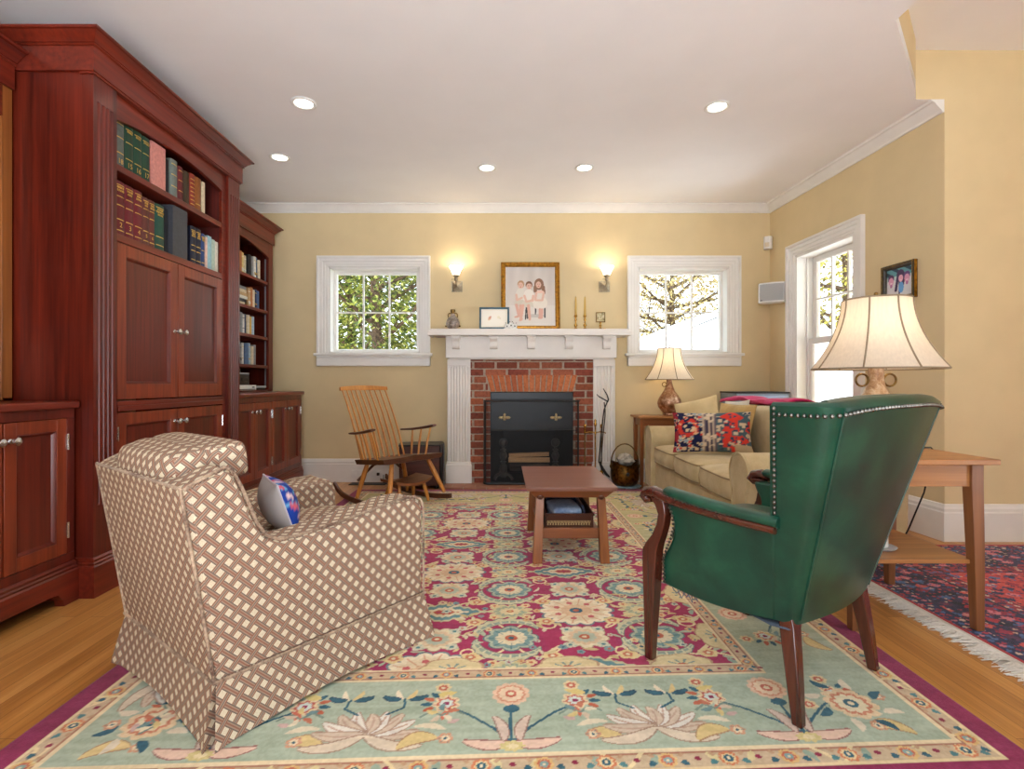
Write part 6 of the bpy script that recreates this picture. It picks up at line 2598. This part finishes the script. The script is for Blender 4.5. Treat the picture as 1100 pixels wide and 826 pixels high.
setp(o, 'black power cord trailing from the baseboard outlet to the floor speaker', 'cord')
# ================================================================== RUGS (pattern woven into the pile colour)
def rug_mesh(name, x0, x1, y0, y1, step, z, colfn, mat, skew=.0):
    nx, ny = int((x1 - x0) / step) + 1, int((y1 - y0) / step) + 1
    xs, ys = np.linspace(x0, x1, nx), np.linspace(y0, y1, ny)
    X, Y = np.meshgrid(xs, ys)
    cx, cy = (x0 + x1) / 2, (y0 + y1) / 2
    col = colfn(X, Y) / 255.0
    col = np.where(col <= .04045, col / 12.92, ((col + .055) / 1.055) ** 2.4)
    co = np.stack([X - cx, Y - cy + skew * X * (1 - (Y - y0) / (y1 - y0)), np.full_like(X, z)], -1).reshape(-1, 3)
    n = nx * ny
    # a skirt of vertices gives the rug its thickness
    idx = np.arange(n).reshape(ny, nx)
    f = np.stack([idx[:-1, :-1], idx[:-1, 1:], idx[1:, 1:], idx[1:, :-1]], -1).reshape(-1, 4)
    border = np.concatenate([idx[0, :-1], idx[:-1, -1], idx[-1, :0:-1], idx[:0:-1, 0]])
    low = co[border].copy(); low[:, 2] = .0005
    m = len(border)
    li = n + np.arange(m)
    side = np.stack([border, li, np.roll(li, -1), np.roll(border, -1)], -1)
    allco = np.concatenate([co, low]).astype(np.float32)
    faces = np.concatenate([f, side]).astype(np.int32)
    me = bpy.data.meshes.new(name)
    me.vertices.add(len(allco)); me.vertices.foreach_set('co', allco.ravel())
    me.loops.add(faces.size); me.loops.foreach_set('vertex_index', faces.ravel())
    me.polygons.add(len(faces))
    me.polygons.foreach_set('loop_start', np.arange(0, faces.size, 4, dtype=np.int32))
    me.update(calc_edges=True)
    me.validate()
    at_ = me.color_attributes.new('Col', 'FLOAT_COLOR', 'POINT')
    c = np.ones((len(allco), 4), dtype=np.float32)
    c[:n, :3] = col.reshape(-1, 3)
    c[n:, :3] = col.reshape(-1, 3)[border]
    at_.data.foreach_set('color', c.ravel())
    me.materials.append(mat)
    return me, (cx, cy, 0)

class Canvas:
    def __init__(s, X, Y):
        s.X, s.Y = X, Y
        s.c = np.zeros(X.shape + (3,), dtype=np.float64)
    def put(s, mask, col, a=1.0):
        s.c[mask] = s.c[mask] * (1 - a) + np.array(col, dtype=np.float64) * a
    def sub(s, cx, cy, r):
        ix = np.where(np.abs(s.X[0] - cx) <= r)[0]
        iy = np.where(np.abs(s.Y[:, 0] - cy) <= r)[0]
        if len(ix) == 0 or len(iy) == 0:
            return None
        sl = (slice(iy[0], iy[-1] + 1), slice(ix[0], ix[-1] + 1))
        return sl
    def rosette(s, cx, cy, R, n, cols, depth=.16, phase=0, sq=1.0, outline=None):
        """petalled flower: rings of colour from the rim inward"""
        sl = s.sub(cx, cy, R * 1.4)
        if sl is None:
            return
        dx, dy = s.X[sl] - cx, (s.Y[sl] - cy) / sq
        r = np.hypot(dx, dy); a = np.arctan2(dy, dx) + phase
        rim = R * (1 - depth + depth * np.abs(np.cos(a * n / 2)) ** .7)
        v = s.c[sl]
        if outline is not None:
            v[r < rim * 1.07] = outline
        for f, col, petal in cols:
            lim = rim * f if petal else R * f * (1 - depth)
            v[r < lim] = col
        # thin lines between petals
        pet = (np.abs(np.sin(a * n / 2)) < .16) & (r < rim * .92) & (r > R * .42)
        v[pet] = v[pet] * .55 + np.array(cols[-1][1]) * .45
        s.c[sl] = v
    def leaf(s, ax, ay, bx, by, w, col, outline=None, curve=0.0, vein=None):
        mx, my = (ax + bx) / 2, (ay + by) / 2
        L = math.hypot(bx - ax, by - ay)
        sl = s.sub(mx, my, L * .75 + w + abs(curve))
        if sl is None or L < 1e-5:
            return
        ux, uy = (bx - ax) / L, (by - ay) / L
        dx, dy = s.X[sl] - ax, s.Y[sl] - ay
        t = (dx * ux + dy * uy) / L
        d = -dx * uy + dy * ux - curve * 4 * t * (1 - t)
        ok = (t > 0) & (t < 1)
        h = w * np.sqrt(np.clip(np.sin(np.pi * np.clip(t, 0, 1)), 0, 1)) * (.55 + .45 * np.clip(1.4 - t, 0, 1))
        v = s.c[sl]
        if outline is not None:
            v[ok & (np.abs(d) < h + .0045)] = outline
        v[ok & (np.abs(d) < h)] = col
        if vein is not None:
            v[ok & (np.abs(d) < .0028) & (t > .1) & (t < .85)] = vein
        s.c[sl] = v
    def stroke(s, pts, w, col):
        for (ax, ay), (bx, by) in zip(pts[:-1], pts[1:]):
            L = math.hypot(bx - ax, by - ay)
            sl = s.sub((ax + bx) / 2, (ay + by) / 2, L / 2 + w * 2)
            if sl is None or L < 1e-6:
                continue
            ux, uy = (bx - ax) / L, (by - ay) / L
            dx, dy = s.X[sl] - ax, s.Y[sl] - ay
            t = np.clip(dx * ux + dy * uy, 0, L)
            v = s.c[sl]
            v[np.hypot(dx - t * ux, dy - t * uy) < w] = col
            s.c[sl] = v

def smooth_noise(X, Y, fx, fy, seed):
    r = np.random.default_rng(seed)
    x, y = X * fx, Y * fy
    x0, y0 = np.floor(x).astype(int), np.floor(y).astype(int)
    G = r.random((256, 256))
    tx, ty = x - x0, y - y0
    tx, ty = tx * tx * (3 - 2 * tx), ty * ty * (3 - 2 * ty)
    g = lambda i, j: G[i % 256, j % 256]
    return (g(x0, y0) * (1 - tx) * (1 - ty) + g(x0 + 1, y0) * tx * (1 - ty) + g(x0, y0 + 1) * (1 - tx) * ty + g(x0 + 1, y0 + 1) * tx * ty)

RX0, RX1, RY0, RY1 = -1.287, 1.337, 1.176, 4.59
def floral(X, Y):
    C_ = Canvas(X, Y)
    maroon, maroon2 = (132, 26, 74), (140, 30, 78)
    crim, crim2 = (164, 38, 84), (150, 32, 82)
    tan, peach, cream, gold = (198, 174, 142), (214, 168, 130), (222, 208, 172), (210, 182, 116)
    sage, teal, dteal, sagel = (160, 173, 150), (78, 128, 132), (44, 92, 108), (174, 186, 164)
    white, rust, blue = (222, 218, 206), (190, 98, 68), (96, 132, 150)
    d = np.minimum(np.minimum(X - RX0, RX1 - X), np.minimum(Y - RY0, RY1 - Y))
    n1 = smooth_noise(X, Y, 3, 60, 1)
    n2 = smooth_noise(X, Y, 9, 9, 2)
    C_.c[:] = crim
    C_.put(n2 > .6, crim2, .6)
    # layout: edge, outer guard, main border, inner guard, field
    E, G1, B1, G2 = .072, .142, .485, .541
    mb = (d < B1)
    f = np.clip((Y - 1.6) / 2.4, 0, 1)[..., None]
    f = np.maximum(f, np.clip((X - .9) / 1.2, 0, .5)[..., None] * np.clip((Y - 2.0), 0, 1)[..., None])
    sage_a = np.array(sage) * (1 - f) + np.array((190, 176, 118)) * f      # painted pile sheen: the sage drifts to straw at the far end
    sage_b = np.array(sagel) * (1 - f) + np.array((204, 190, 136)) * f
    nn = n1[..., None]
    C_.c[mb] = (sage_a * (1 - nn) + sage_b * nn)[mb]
    C_.put((d < G1), tan)
    C_.put((d >= B1) & (d < G2), (202, 172, 138))
    C_.put((np.abs(d - G1) < .006) | (np.abs(d - B1) < .005) | (np.abs(d - G2) < .004), (226, 206, 166))
    C_.put((np.abs(d - G1 + .011) < .003) | (np.abs(d - B1 - .010) < .003), (170, 120, 96))
    # ---- field: lattice of rosettes, palmettes, crescents and tendrils
    px, py = .545, .448
    fx0, fx1, fy0, fy1 = RX0 + G2, RX1 - G2, RY0 + G2, RY1 - G2
    ox, oy = .031, 1.923
    def infield(x, y, m=-.02):
        return fx0 - m < x < fx1 + m and fy0 - m < y < fy1 + m
    vine = (226, 206, 160)
    for i in range(-4, 5):
        for j in range(-2, 8):
            x, y = ox + i * px, oy + j * py
            if not (fx0 - .4 < x < fx1 + .4 and fy0 - .4 < y < fy1 + .4):
                continue
            for sx in (-1, 1):       # S-scrolls between neighbours
                for sy in (-1, 1):
                    pts = []
                    for q in range(15):
                        t = q / 14
                        pts.append((x + sx * (px / 2) * t, y + sy * (.05 + (py / 2 - .05) * (.5 - .5 * cos(PI * t))) + sy * .05 * sin(2 * PI * t)))
                    C_.stroke(pts, .0052, vine)
                    cx_, cy_ = x + sx * .15, y + sy * .10
                    C_.stroke([(cx_ + .045 * (1 - q / 14 * .75) * cos(sx * q * .62 + 1), cy_ + .045 * (1 - q / 14 * .75) * sin(sy * q * .62 + 1)) for q in range(14)], .0045, vine)
                    for (lx, ly, ll, aa) in ((.10, .13, .05, .6), (.20, .06, .045, -.3), (.19, .17, .05, 1.1), (.06, .17, .04, 2.2)):
                        qx, qy = x + sx * lx, y + sy * ly
                        C_.leaf(qx, qy, qx + sx * ll * cos(aa), qy + sy * ll * sin(aa), .011, (216, 200, 150) if lx < .15 else (150, 168, 150), None, .004)
    for i in range(-4, 5):
        for j in range(-2, 8):
            x, y = ox + i * px, oy + j * py
            if infield(x, y, .06):
                C_.rosette(x, y, .098, 8, [(1, (176, 184, 160), True), (.86, (120, 152, 148), True), (.62, cream, True), (.3, rust, False), (.14, dteal, False)], .2, 0, .92, (92, 112, 118))
                for sg in (-1, 1):      # serrated crescents hugging the rosette
                    sl = C_.sub(x, y, .22)
                    if sl is None:
                        continue
                    dx, dy = X[sl] - x, (Y[sl] - y) / .94
                    r_, a_ = np.hypot(dx, dy), np.arctan2(dy, dx)
                    da = np.angle(np.exp(1j * (a_ - sg * PI / 2 - .28 * sg)))
                    tp = np.clip(np.cos(da * PI / (2 * 1.25)), 0, 1) ** .6 * (np.abs(da) < 1.25)
                    ro = .124 + .044 * tp * (1 + .10 * np.cos(da * 22))
                    v = C_.c[sl]
                    in_ = (r_ > .120) & (r_ < ro + .004) & (tp > 0)
                    v[in_] = (104, 122, 118)
                    in_ = (r_ > .124) & (r_ < ro) & (tp > 0)
                    v[in_] = (204, 198, 160)
                    in_ = (r_ > .128) & (r_ < .128 + (ro - .124) * .42) & (tp > 0)
                    v[in_] = (146, 162, 146)
                    in_ = in_ & (np.abs(np.sin(da * 13)) < .3)
                    v[in_] = (214, 206, 170)
                    C_.c[sl] = v
            ym_ = y + py / 2
            if infield(x, ym_, .05):     # fringed palmette between rosettes
                C_.rosette(x, ym_, .098, 11, [(1, (206, 196, 150), True), (.72, (156, 170, 146), True), (.5, (222, 206, 160), True), (.24, rust, False), (.12, gold, False)], .36, .3, .72, None)
            xm_ = x + px / 2
            if infield(xm_, y, .05):
                C_.rosette(xm_, y, .088, 9, [(1, cream, True), (.74, (214, 186, 150), True), (.52, (176, 184, 160), True), (.3, rust, False), (.13, cream, False)], .24, .2, .95, (170, 150, 118))
            if infield(xm_, ym_, .05):
                if (i + j) % 2 == 0:
                    C_.rosette(xm_, ym_, .15, 14, [(1, (230, 216, 186), True), (.8, (222, 202, 166), True), (.45, (214, 178, 140), True), (.22, dteal, False), (.1, rust, False)], .16, 0, .86, (104, 126, 132))
                    for q in range(7):
                        a = 2 * PI * q / 7
                        C_.rosette(xm_ + .085 * cos(a), ym_ + .073 * sin(a), .013, 5, [(1, (196, 96, 96), True)], .2)
                else:
                    sl = C_.sub(xm_, ym_, .2)
                    if sl is not None:
                        dx, dy = np.abs(X[sl] - xm_) / .17, np.abs(Y[sl] - ym_) / .085
                        q_ = dx + dy + .06 * np.sin(30 * dx)
                        v = C_.c[sl]
                        v[q_ < 1.08] = (196, 190, 150); v[q_ < .92] = (96, 136, 140); v[q_ < .6] = cream; v[q_ < .34] = rust; v[q_ < .18] = crim
                        C_.c[sl] = v
            for sx in (-1, 1):           # small golden blossoms on the tendrils
                for sy in (-1, 1):
                    x3, y3 = x + sx * px * .26, y + sy * py * .29
                    if infield(x3, y3):
                        C_.rosette(x3, y3, .036, 5, [(1, (220, 196, 140), True), (.55, (196, 116, 84), True), (.3, cream, False)], .3, i + j, .9)
                    x4, y4 = x + sx * px * .39, y + sy * py * .13
                    if infield(x4, y4):
                        C_.rosette(x4, y4, .026, 4, [(1, (206, 204, 178), True), (.5, teal, False)], .35, .5, .9)
                    x5, y5 = x + sx * px * .12, y + sy * py * .38
                    if infield(x5, y5):
                        C_.rosette(x5, y5, .022, 5, [(1, (222, 200, 150), True), (.5, rust, False)], .3, .2, .9)
    # scattered florets, buds and curled leaves over the bare crimson
    rr = random.Random(21)
    for _ in range(1700):
        x, y = rr.uniform(fx0, fx1), rr.uniform(fy0, fy1)
        i_, j_ = int((y - Y[0, 0]) / (Y[1, 0] - Y[0, 0])), int((x - X[0, 0]) / (X[0, 1] - X[0, 0]))
        if not (0 <= i_ < X.shape[0] and 0 <= j_ < X.shape[1]) or C_.c[i_, j_, 1] > 70:
            continue
        q = rr.random()
        a = rr.uniform(0, 6.28)
        if q < .4:
            C_.rosette(x, y, rr.uniform(.011, .022), 5, [(1, rr.choice([(214, 196, 150), (206, 170, 120), (196, 200, 176), (120, 150, 152)]), True), (.45, rr.choice([(190, 98, 68), (44, 92, 108), (150, 32, 82)]), False)], .3, a)
        else:
            L_ = rr.uniform(.03, .06)
            C_.leaf(x, y, x + L_ * cos(a), y + L_ * sin(a), rr.uniform(.006, .0105), rr.choice([(208, 190, 140), (198, 176, 124), (176, 184, 156), (214, 200, 168)]), None, rr.uniform(-.01, .01))
    # scalloped spandrels where the field meets the guard
    field = d > G2
    for (ax, rng_) in (('y0', None), ('y1', None), ('x0', None), ('x1', None)):
        n_s = 4 if ax[0] == 'y' else 6
        for k in range(n_s):
            t = (k + .5) / n_s
            if ax[0] == 'y':
                cx_, cy_ = fx0 + (fx1 - fx0) * t, fy0 if ax == 'y0' else fy1
            else:
                cx_, cy_ = fx0 if ax == 'x0' else fx1, fy0 + (fy1 - fy0) * t
            sl = C_.sub(cx_, cy_, .2)
            if sl is None:
                continue
            dx, dy = X[sl] - cx_, Y[sl] - cy_
            if ax[0] == 'x':
                dx, dy = dy, dx
            dy = np.abs(dy)
            r = np.hypot(dx / 1.5, dy); a = np.arctan2(dy, dx / 1.5)
            rim = .062 * (1 + .13 * np.abs(np.sin(a * 3.5)))
            inside = field[sl]
            v = C_.c[sl]
            v[inside & (r < rim * 1.08)] = (186, 150, 116); v[inside & (r < rim)] = (216, 198, 150)
            v[inside & (r < rim * .55) & (np.abs(np.sin(a * 5)) < .5)] = (130, 150, 140)
            v[inside & (r < rim * .2)] = rust
            C_.c[sl] = v
    # restore the bands painted over by field motifs near the guard
    gm = (d >= B1) & (d < G2)
    C_.put(gm, (204, 176, 142))
    C_.put(np.abs(d - G2) < .004, (226, 206, 166))
    C_.put(np.abs(d - G2 + .008) < .002, (150, 96, 84))
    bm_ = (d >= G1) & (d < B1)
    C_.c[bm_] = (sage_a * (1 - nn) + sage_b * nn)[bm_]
    C_.put((np.abs(d - G1) < .006) | (np.abs(d - B1) < .005), (228, 208, 168))
    C_.put(np.abs(d - B1 - .010) < .003, (168, 120, 98))
    # ---- sides: (origin, along vector, inward vector, length)
    sides = [((RX0, RY0), (1, 0), (0, 1), RX1 - RX0), ((RX1, RY1), (-1, 0), (0, -1), RX1 - RX0),
             ((RX0, RY1), (0, -1), (1, 0), RY1 - RY0), ((RX1, RY0), (0, 1), (-1, 0), RY1 - RY0)]
    for o, u, w, L in sides:
        P = lambda a, b: (o[0] + u[0] * a + w[0] * b, o[1] + u[1] * a + w[1] * b)
        def leafp(a0, b0, a1, b1, wd, col, out=None, cv=0, vein=None):
            C_.leaf(*P(a0, b0), *P(a1, b1), wd, col, out, cv, vein)
        def strokep(pts, wd, col):
            C_.stroke([P(*p) for p in pts], wd, col)
        # main border: palm trees, lotus and peonies by turns
        per = .79
        n = 6
        for k in range(n + 1):
            a = L / 2 + (k - n / 2) * per
            if not (G1 + .16 < a < L - G1 - .16):
                continue
            # flowering stem
            base = G1 + .045
            for sg in (-1, 1):
                strokep([(a, base), (a + sg * .05, base + .06), (a + sg * .12, base + .12), (a + sg * .17, base + .15)], .0042, dteal)
                leafp(a, base, a + sg * .13, base + .012, .017, (222, 190, 168), (150, 96, 90), -sg * .012)
                leafp(a + sg * .02, base + .01, a + sg * .05, base + .11, .014, (206, 184, 166), (150, 116, 104), sg * .01)
                leafp(a + sg * .20, base + .03, a + sg * .30, base - .01, .022, (214, 190, 130), (170, 130, 96), sg * .02)
                leafp(a + sg * .18, base + .06, a + sg * .27, base + .075, .012, (216, 204, 176), None, sg * .01)
                x_, y_ = P(a + sg * .19, base + .175)
                C_.rosette(x_, y_, .042, 7, [(1, (222, 200, 158), True), (.7, (196, 108, 84), True), (.52, (206, 216, 206), True), (.3, (140, 34, 74), False)], .3, k)
                for q in range(4):
                    aa = (-.5 + q * .45) if sg > 0 else (PI + .5 - q * .45)
                    leafp(a + sg * .19 + .040 * cos(aa), base + .175 + .04 * sin(aa), a + sg * .19 + .075 * cos(aa), base + .175 + .07 * sin(aa), .009, dteal if q % 2 else rust)
            strokep([(a, base), (a - .004, base + .08), (a, base + .15)], .0045, dteal)
            leafp(a, base + .125, a, base + .165, .024, dteal)
            x_, y_ = P(a, base + .215)
            C_.rosette(x_, y_, .058, 12, [(1, (222, 186, 156), True), (.78, (206, 140, 112), True), (.66, (226, 200, 168), True), (.36, (196, 104, 84), False), (.18, cream, False)], .14, .2)
            C_.rosette(*P(a, base - .012), .035, 9, [(1, (206, 190, 128), True), (.5, (222, 206, 160), True)], .3, 0, .6)
            # lotus with curling white petals
            c = a + per / 2
            if not (G1 + .16 < c < L - G1 - .16):
                continue
            for q in range(9):
                aa = PI * (.02 + .96 * q / 8)
                R_ = .085 + .04 * abs(cos(aa))
                leafp(c, base + .05, c + R_ * 1.15 * cos(aa), base + .05 + R_ * sin(aa), .019, (222, 216, 204) if q % 2 else (206, 186, 162), (170, 140, 120), .012 * (1 if aa > PI / 2 else -1), (190, 160, 140))
            for sg in (-1, 1):
                leafp(c, base + .045, c + sg * .16, base + .0, .018, (216, 200, 176), (160, 130, 110), -sg * .02)
                strokep([(c + sg * .04, base + .13), (c + sg * .085, base + .16), (c + sg * .08, base + .20)], .0038, dteal)
                for q in range(4):
                    aa = PI * (.1 + .8 * q / 3)
                    leafp(c + sg * .08 + .012 * cos(aa), base + .20, c + sg * .08 + .07 * cos(aa), base + .20 + .052 * sin(aa), .0085, (dteal, (214, 190, 132), (228, 214, 186), dteal)[q], (40, 74, 92) if q in (0, 3) else None, .006 * (1 if aa > PI / 2 else -1))
            leafp(c + .17, base + .21, c + .23, base + .23, .014, (214, 192, 120))
            leafp(c - .17, base + .21, c - .23, base + .23, .014, (214, 192, 120))
            for sg in (-1, 1):
                leafp(c + sg * .20, base + .10, c + sg * .235, base + .155, .010, (206, 110, 84), None, sg * .01)
                leafp(c + sg * .215, base + .09, c + sg * .25, base + .10, .010, (200, 168, 160))
        for k in range(-7, 8):       # sprays filling the ground between the large motifs
            a = L / 2 + k * per / 2 + per / 4
            if not (G1 + .1 < a < L - G1 - .1):
                continue
            C_.rosette(*P(a + .02, G1 + .07), .022, 6, [(1, (206, 150, 118), True), (.6, (224, 206, 170), True), (.3, dteal, False)], .3, k)
            C_.rosette(*P(a - .01, B1 - .045), .026, 7, [(1, (216, 196, 150), True), (.62, (190, 98, 76), True), (.35, cream, False)], .3, k)
            strokep([(a - .06, G1 + .16), (a - .03, G1 + .185), (a, G1 + .165), (a + .03, G1 + .19), (a + .06, G1 + .17)], .0036, (120, 138, 124))
            for q in range(5):
                aa = k + q * 1.26
                leafp(a + .012 * cos(aa), G1 + .175 + .012 * sin(aa), a + .05 * cos(aa), G1 + .175 + .045 * sin(aa), .009, ((216, 204, 176), (190, 112, 84), (110, 140, 140), (214, 192, 130), (206, 186, 160))[q], None, .005)
        # corner blossoms
        for a in (G1 + (B1 - G1) / 2, ):
            x_, y_ = P(a, G1 + (B1 - G1) / 2)
            C_.rosette(x_, y_, .075, 10, [(1, (222, 196, 156), True), (.76, (200, 126, 96), True), (.6, (222, 210, 176), True), (.34, dteal, False), (.16, cream, False)], .2, .3)
            for q in range(8):
                aa = q * PI / 4 + .2
                C_.leaf(x_ + .08 * cos(aa), y_ + .08 * sin(aa), x_ + .135 * cos(aa + .2), y_ + .135 * sin(aa + .2), .014, (dteal, (216, 204, 180))[q % 2], None, .008)
        # guards: small blossoms with blue leaves
        for (b0, hw_, stp, lo, hi) in (((E + G1) / 2, .026, .15, E, L - E), ((B1 + G2) / 2, .021, .13, B1, L - B1)):
            n_ = int((hi - lo) / stp)
            st_ = (hi - lo) / n_
            for k in range(n_):
                a = lo + (k + .5) * st_
                x_, y_ = P(a, b0)
                cc = [(1, (206, 124, 84), True), (.72, (224, 200, 150), True), (.5, dteal, True), (.26, cream, False)] if k % 2 else [(1, (216, 178, 116), True), (.7, (196, 104, 76), True), (.45, (130, 164, 160), True), (.2, cream, False)]
                C_.rosette(x_, y_, hw_, 8, cc, .2, k)
                for sg in (-1, 1):
                    leafp(a + sg * hw_ * 1.15, b0 - hw_ * .3, a + sg * hw_ * 1.9, b0 - hw_ * .75, hw_ * .34, dteal if k % 2 == 0 else teal, None, sg * .004)
                    leafp(a + sg * hw_ * 1.15, b0 + hw_ * .5, a + sg * hw_ * 1.75, b0 + hw_ * .85, hw_ * .22, (190, 152, 118))
                x_, y_ = P(a + st_ / 2, b0 + hw_ * .1)
                C_.rosette(x_, y_, hw_ * .33, 4, [(1, (140, 34, 66), True)], .2, .4)
    # crisp maroon edge last, with its light inner line
    C_.put(d < E, maroon)
    C_.put((d < E) & (n2 > .55), maroon2)
    C_.put(np.abs(d - E - .004) < .006, (226, 204, 160))
    C_.put(np.abs(d - G1 + .002) < .005, (226, 208, 170))
    # wool mottling
    grain = (smooth_noise(X, Y, 150, 150, 5) - .5) * 16 + (smooth_noise(X, Y, 5, 90, 6) - .5) * 12 + (smooth_noise(X, Y, 28, 28, 8) - .5) * 12
    return np.clip(C_.c + grain[..., None], 0, 255)
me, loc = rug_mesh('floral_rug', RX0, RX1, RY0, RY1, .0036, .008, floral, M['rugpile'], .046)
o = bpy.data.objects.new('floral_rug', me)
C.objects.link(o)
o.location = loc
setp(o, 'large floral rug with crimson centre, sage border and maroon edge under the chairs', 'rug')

def tribal(X, Y):
    C_ = Canvas(X, Y)
    r = np.random.default_rng(3)
    e = np.minimum(X - 1.742, 3.03 - Y)      # distance from the end and side borders
    C_.c[:] = (176, 46, 58)
    # jittered cells of small motifs
    def cells(sx, sy, seed):
        rr = np.random.default_rng(seed)
        G = rr.random((400, 400, 3))
        ix, iy = np.floor(X / sx).astype(int), np.floor(Y / sy).astype(int)
        best = np.full(X.shape, 9.0); idv = np.zeros(X.shape); 
        for di in (-1, 0, 1):
            for dj in (-1, 0, 1):
                g = G[(ix + di) % 400, (iy + dj) % 400]
                cx_ = (ix + di + .2 + .6 * g[..., 0]) * sx
                cy_ = (iy + dj + .2 + .6 * g[..., 1]) * sy
                dd = np.abs(X - cx_) / sx + np.abs(Y - cy_) / sy
                m = dd < best
                best[m] = dd[m]; idv[m] = g[..., 2][m]
        return best, idv
    b1, i1 = cells(.062, .05, 1)
    b2, i2 = cells(.03, .026, 2)
    navy, ink, red, coral, pink, rose, ivory, sky, plum = (32, 38, 78), (20, 22, 44), (178, 44, 56), (206, 84, 76), (206, 116, 128), (150, 36, 60), (206, 176, 156), (70, 104, 152), (84, 44, 78)
    def pal(mask, cols, best, idv, thr):
        n = len(cols)
        k = np.clip((idv * n).astype(int), 0, n - 1)
        arr = np.array(cols, dtype=float)[k]
        mm = mask & (best < thr)
        C_.c[mm] = arr[mm]
    # bands inward from the fringe
    C_.put(e < .02, (168, 32, 44))
    b_a = (e >= .02) & (e < .10); C_.put(b_a, navy)
    b_b = (e >= .10) & (e < .36); C_.put(b_b, (44, 36, 72))
    b_c = (e >= .36) & (e < .44); C_.put(b_c, (150, 44, 58))
    fld = e >= .44; C_.put(fld, (196, 66, 64))
    pal(b_a, [red, sky, pink, rose, ivory], b2, i2, .42)
    pal(b_b, [red, rose, coral, pink, navy, sky, ink, ink, plum, plum], b1, i1, .52)
    pal(b_b, [ivory, coral, navy, red, ink, sky, rose], b2, i2, .28)
    pal(b_c, [navy, ivory, ink, sky], b2, i2, .42)
    pal(fld, [coral, red, navy, navy, coral, pink, sky, rose], b1, i1, .5)
    pal(fld, [ivory, navy, ink, coral, coral, red, sky, plum], b2, i2, .33)
    C_.put((np.abs(e - .10) < .004) | (np.abs(e - .36) < .004) | (np.abs(e - .44) < .004), (28, 30, 56))
    g = (smooth_noise(X, Y, 110, 110, 5) - .5) * 30
    return np.clip(C_.c + g[..., None], 0, 255)
t = thing('tribal_rug', 'red and navy tribal rug with white fringe under the end table at the frame edge', 'rug', (2.6, 1.8, 0))
me, loc = rug_mesh('pile', 1.742, 3.9, .5, 3.03, .0065, .008, tribal, M['rugpile'])
o = bpy.data.objects.new('pile', me)
C.objects.link(o); o.parent = t
o.location = (loc[0] - 2.6, loc[1] - 1.8, 0)
b = MB()
r = random.Random(9)
y = .5
while y < 3.03:
    L = r.uniform(.075, .115)
    x = 1.742
    dy = r.uniform(-.03, .03)
    pts = [(x, y, .005), (x - L * .35, y + dy * .3, .008 + r.uniform(0, .004)), (x - L * .7, y + dy * .9, .006), (x - L, y + dy * r.uniform(.8, 1.6), .0025)]
    b.tube(pts, [.0024, .0026, .0022, .0012], 4)
    y += r.uniform(.004, .0058)
b.box(1.736, 1.748, .5, 3.03, .0008, .0085)
b.box(1.668, 1.74, .5, 3.03, .0006, .0012)
link('fringe', b, fabric('cotton_fringe', (196, 188, 176), (226, 220, 210), 120), t, world=True)
# ================================================================== DAYLIGHT
sc = bpy.context.scene
w = bpy.data.worlds.new('sky')
sc.world = w
w.use_nodes = True
bg = w.node_tree.nodes['Background']
nt = w.node_tree
tc = node(nt, 'ShaderNodeTexCoord')
sp_ = node(nt, 'ShaderNodeSeparateXYZ')
nt.links.new(tc.outputs['Generated'], sp_.inputs[0])
mr = node(nt, 'ShaderNodeMapRange')
mr.inputs['From Min'].default_value = -.08
mr.inputs['From Max'].default_value = .04
nt.links.new(sp_.outputs[2], mr.inputs[0])
mx = node(nt, 'ShaderNodeMix', data_type='RGBA')
mx.inputs[6].default_value = (LOW_GLOW * .93, LOW_GLOW * .98, LOW_GLOW * 1.05, 1)     # extra glow added below the horizon to brighten the ceiling
mx.inputs[7].default_value = (.83, .94, 1.06, 1)
nt.links.new(mr.outputs[0], mx.inputs[0])
nt.links.new(mx.outputs[2], bg.inputs[0])
bg.inputs[1].default_value = SKY
sun = bpy.data.lights.new('sun', 'SUN')
sun.energy = SUN
sun.angle = rad(1)
sun.color = (1, .93, .80)
so_ = bpy.data.objects.new('sun', sun)
C.objects.link(so_)
so_.rotation_euler = Vector((.78, .12, -.62)).to_track_quat('-Z', 'Y').to_euler()
sc.view_settings.view_transform = 'Standard'
sc.view_settings.look = 'None'
sc.view_settings.gamma = 1
sc.view_settings.use_curve_mapping = False
sc.view_settings.exposure = EXPOSURE
sc.cycles.max_bounces = 10
sc.cycles.diffuse_bounces = 6
sc.cycles.transparent_max_bounces = 16
sc.cycles.caustics_reflective = False
sc.cycles.caustics_refractive = False
sc.cycles.sample_clamp_indirect = 6
sc.cycles.use_denoising = True
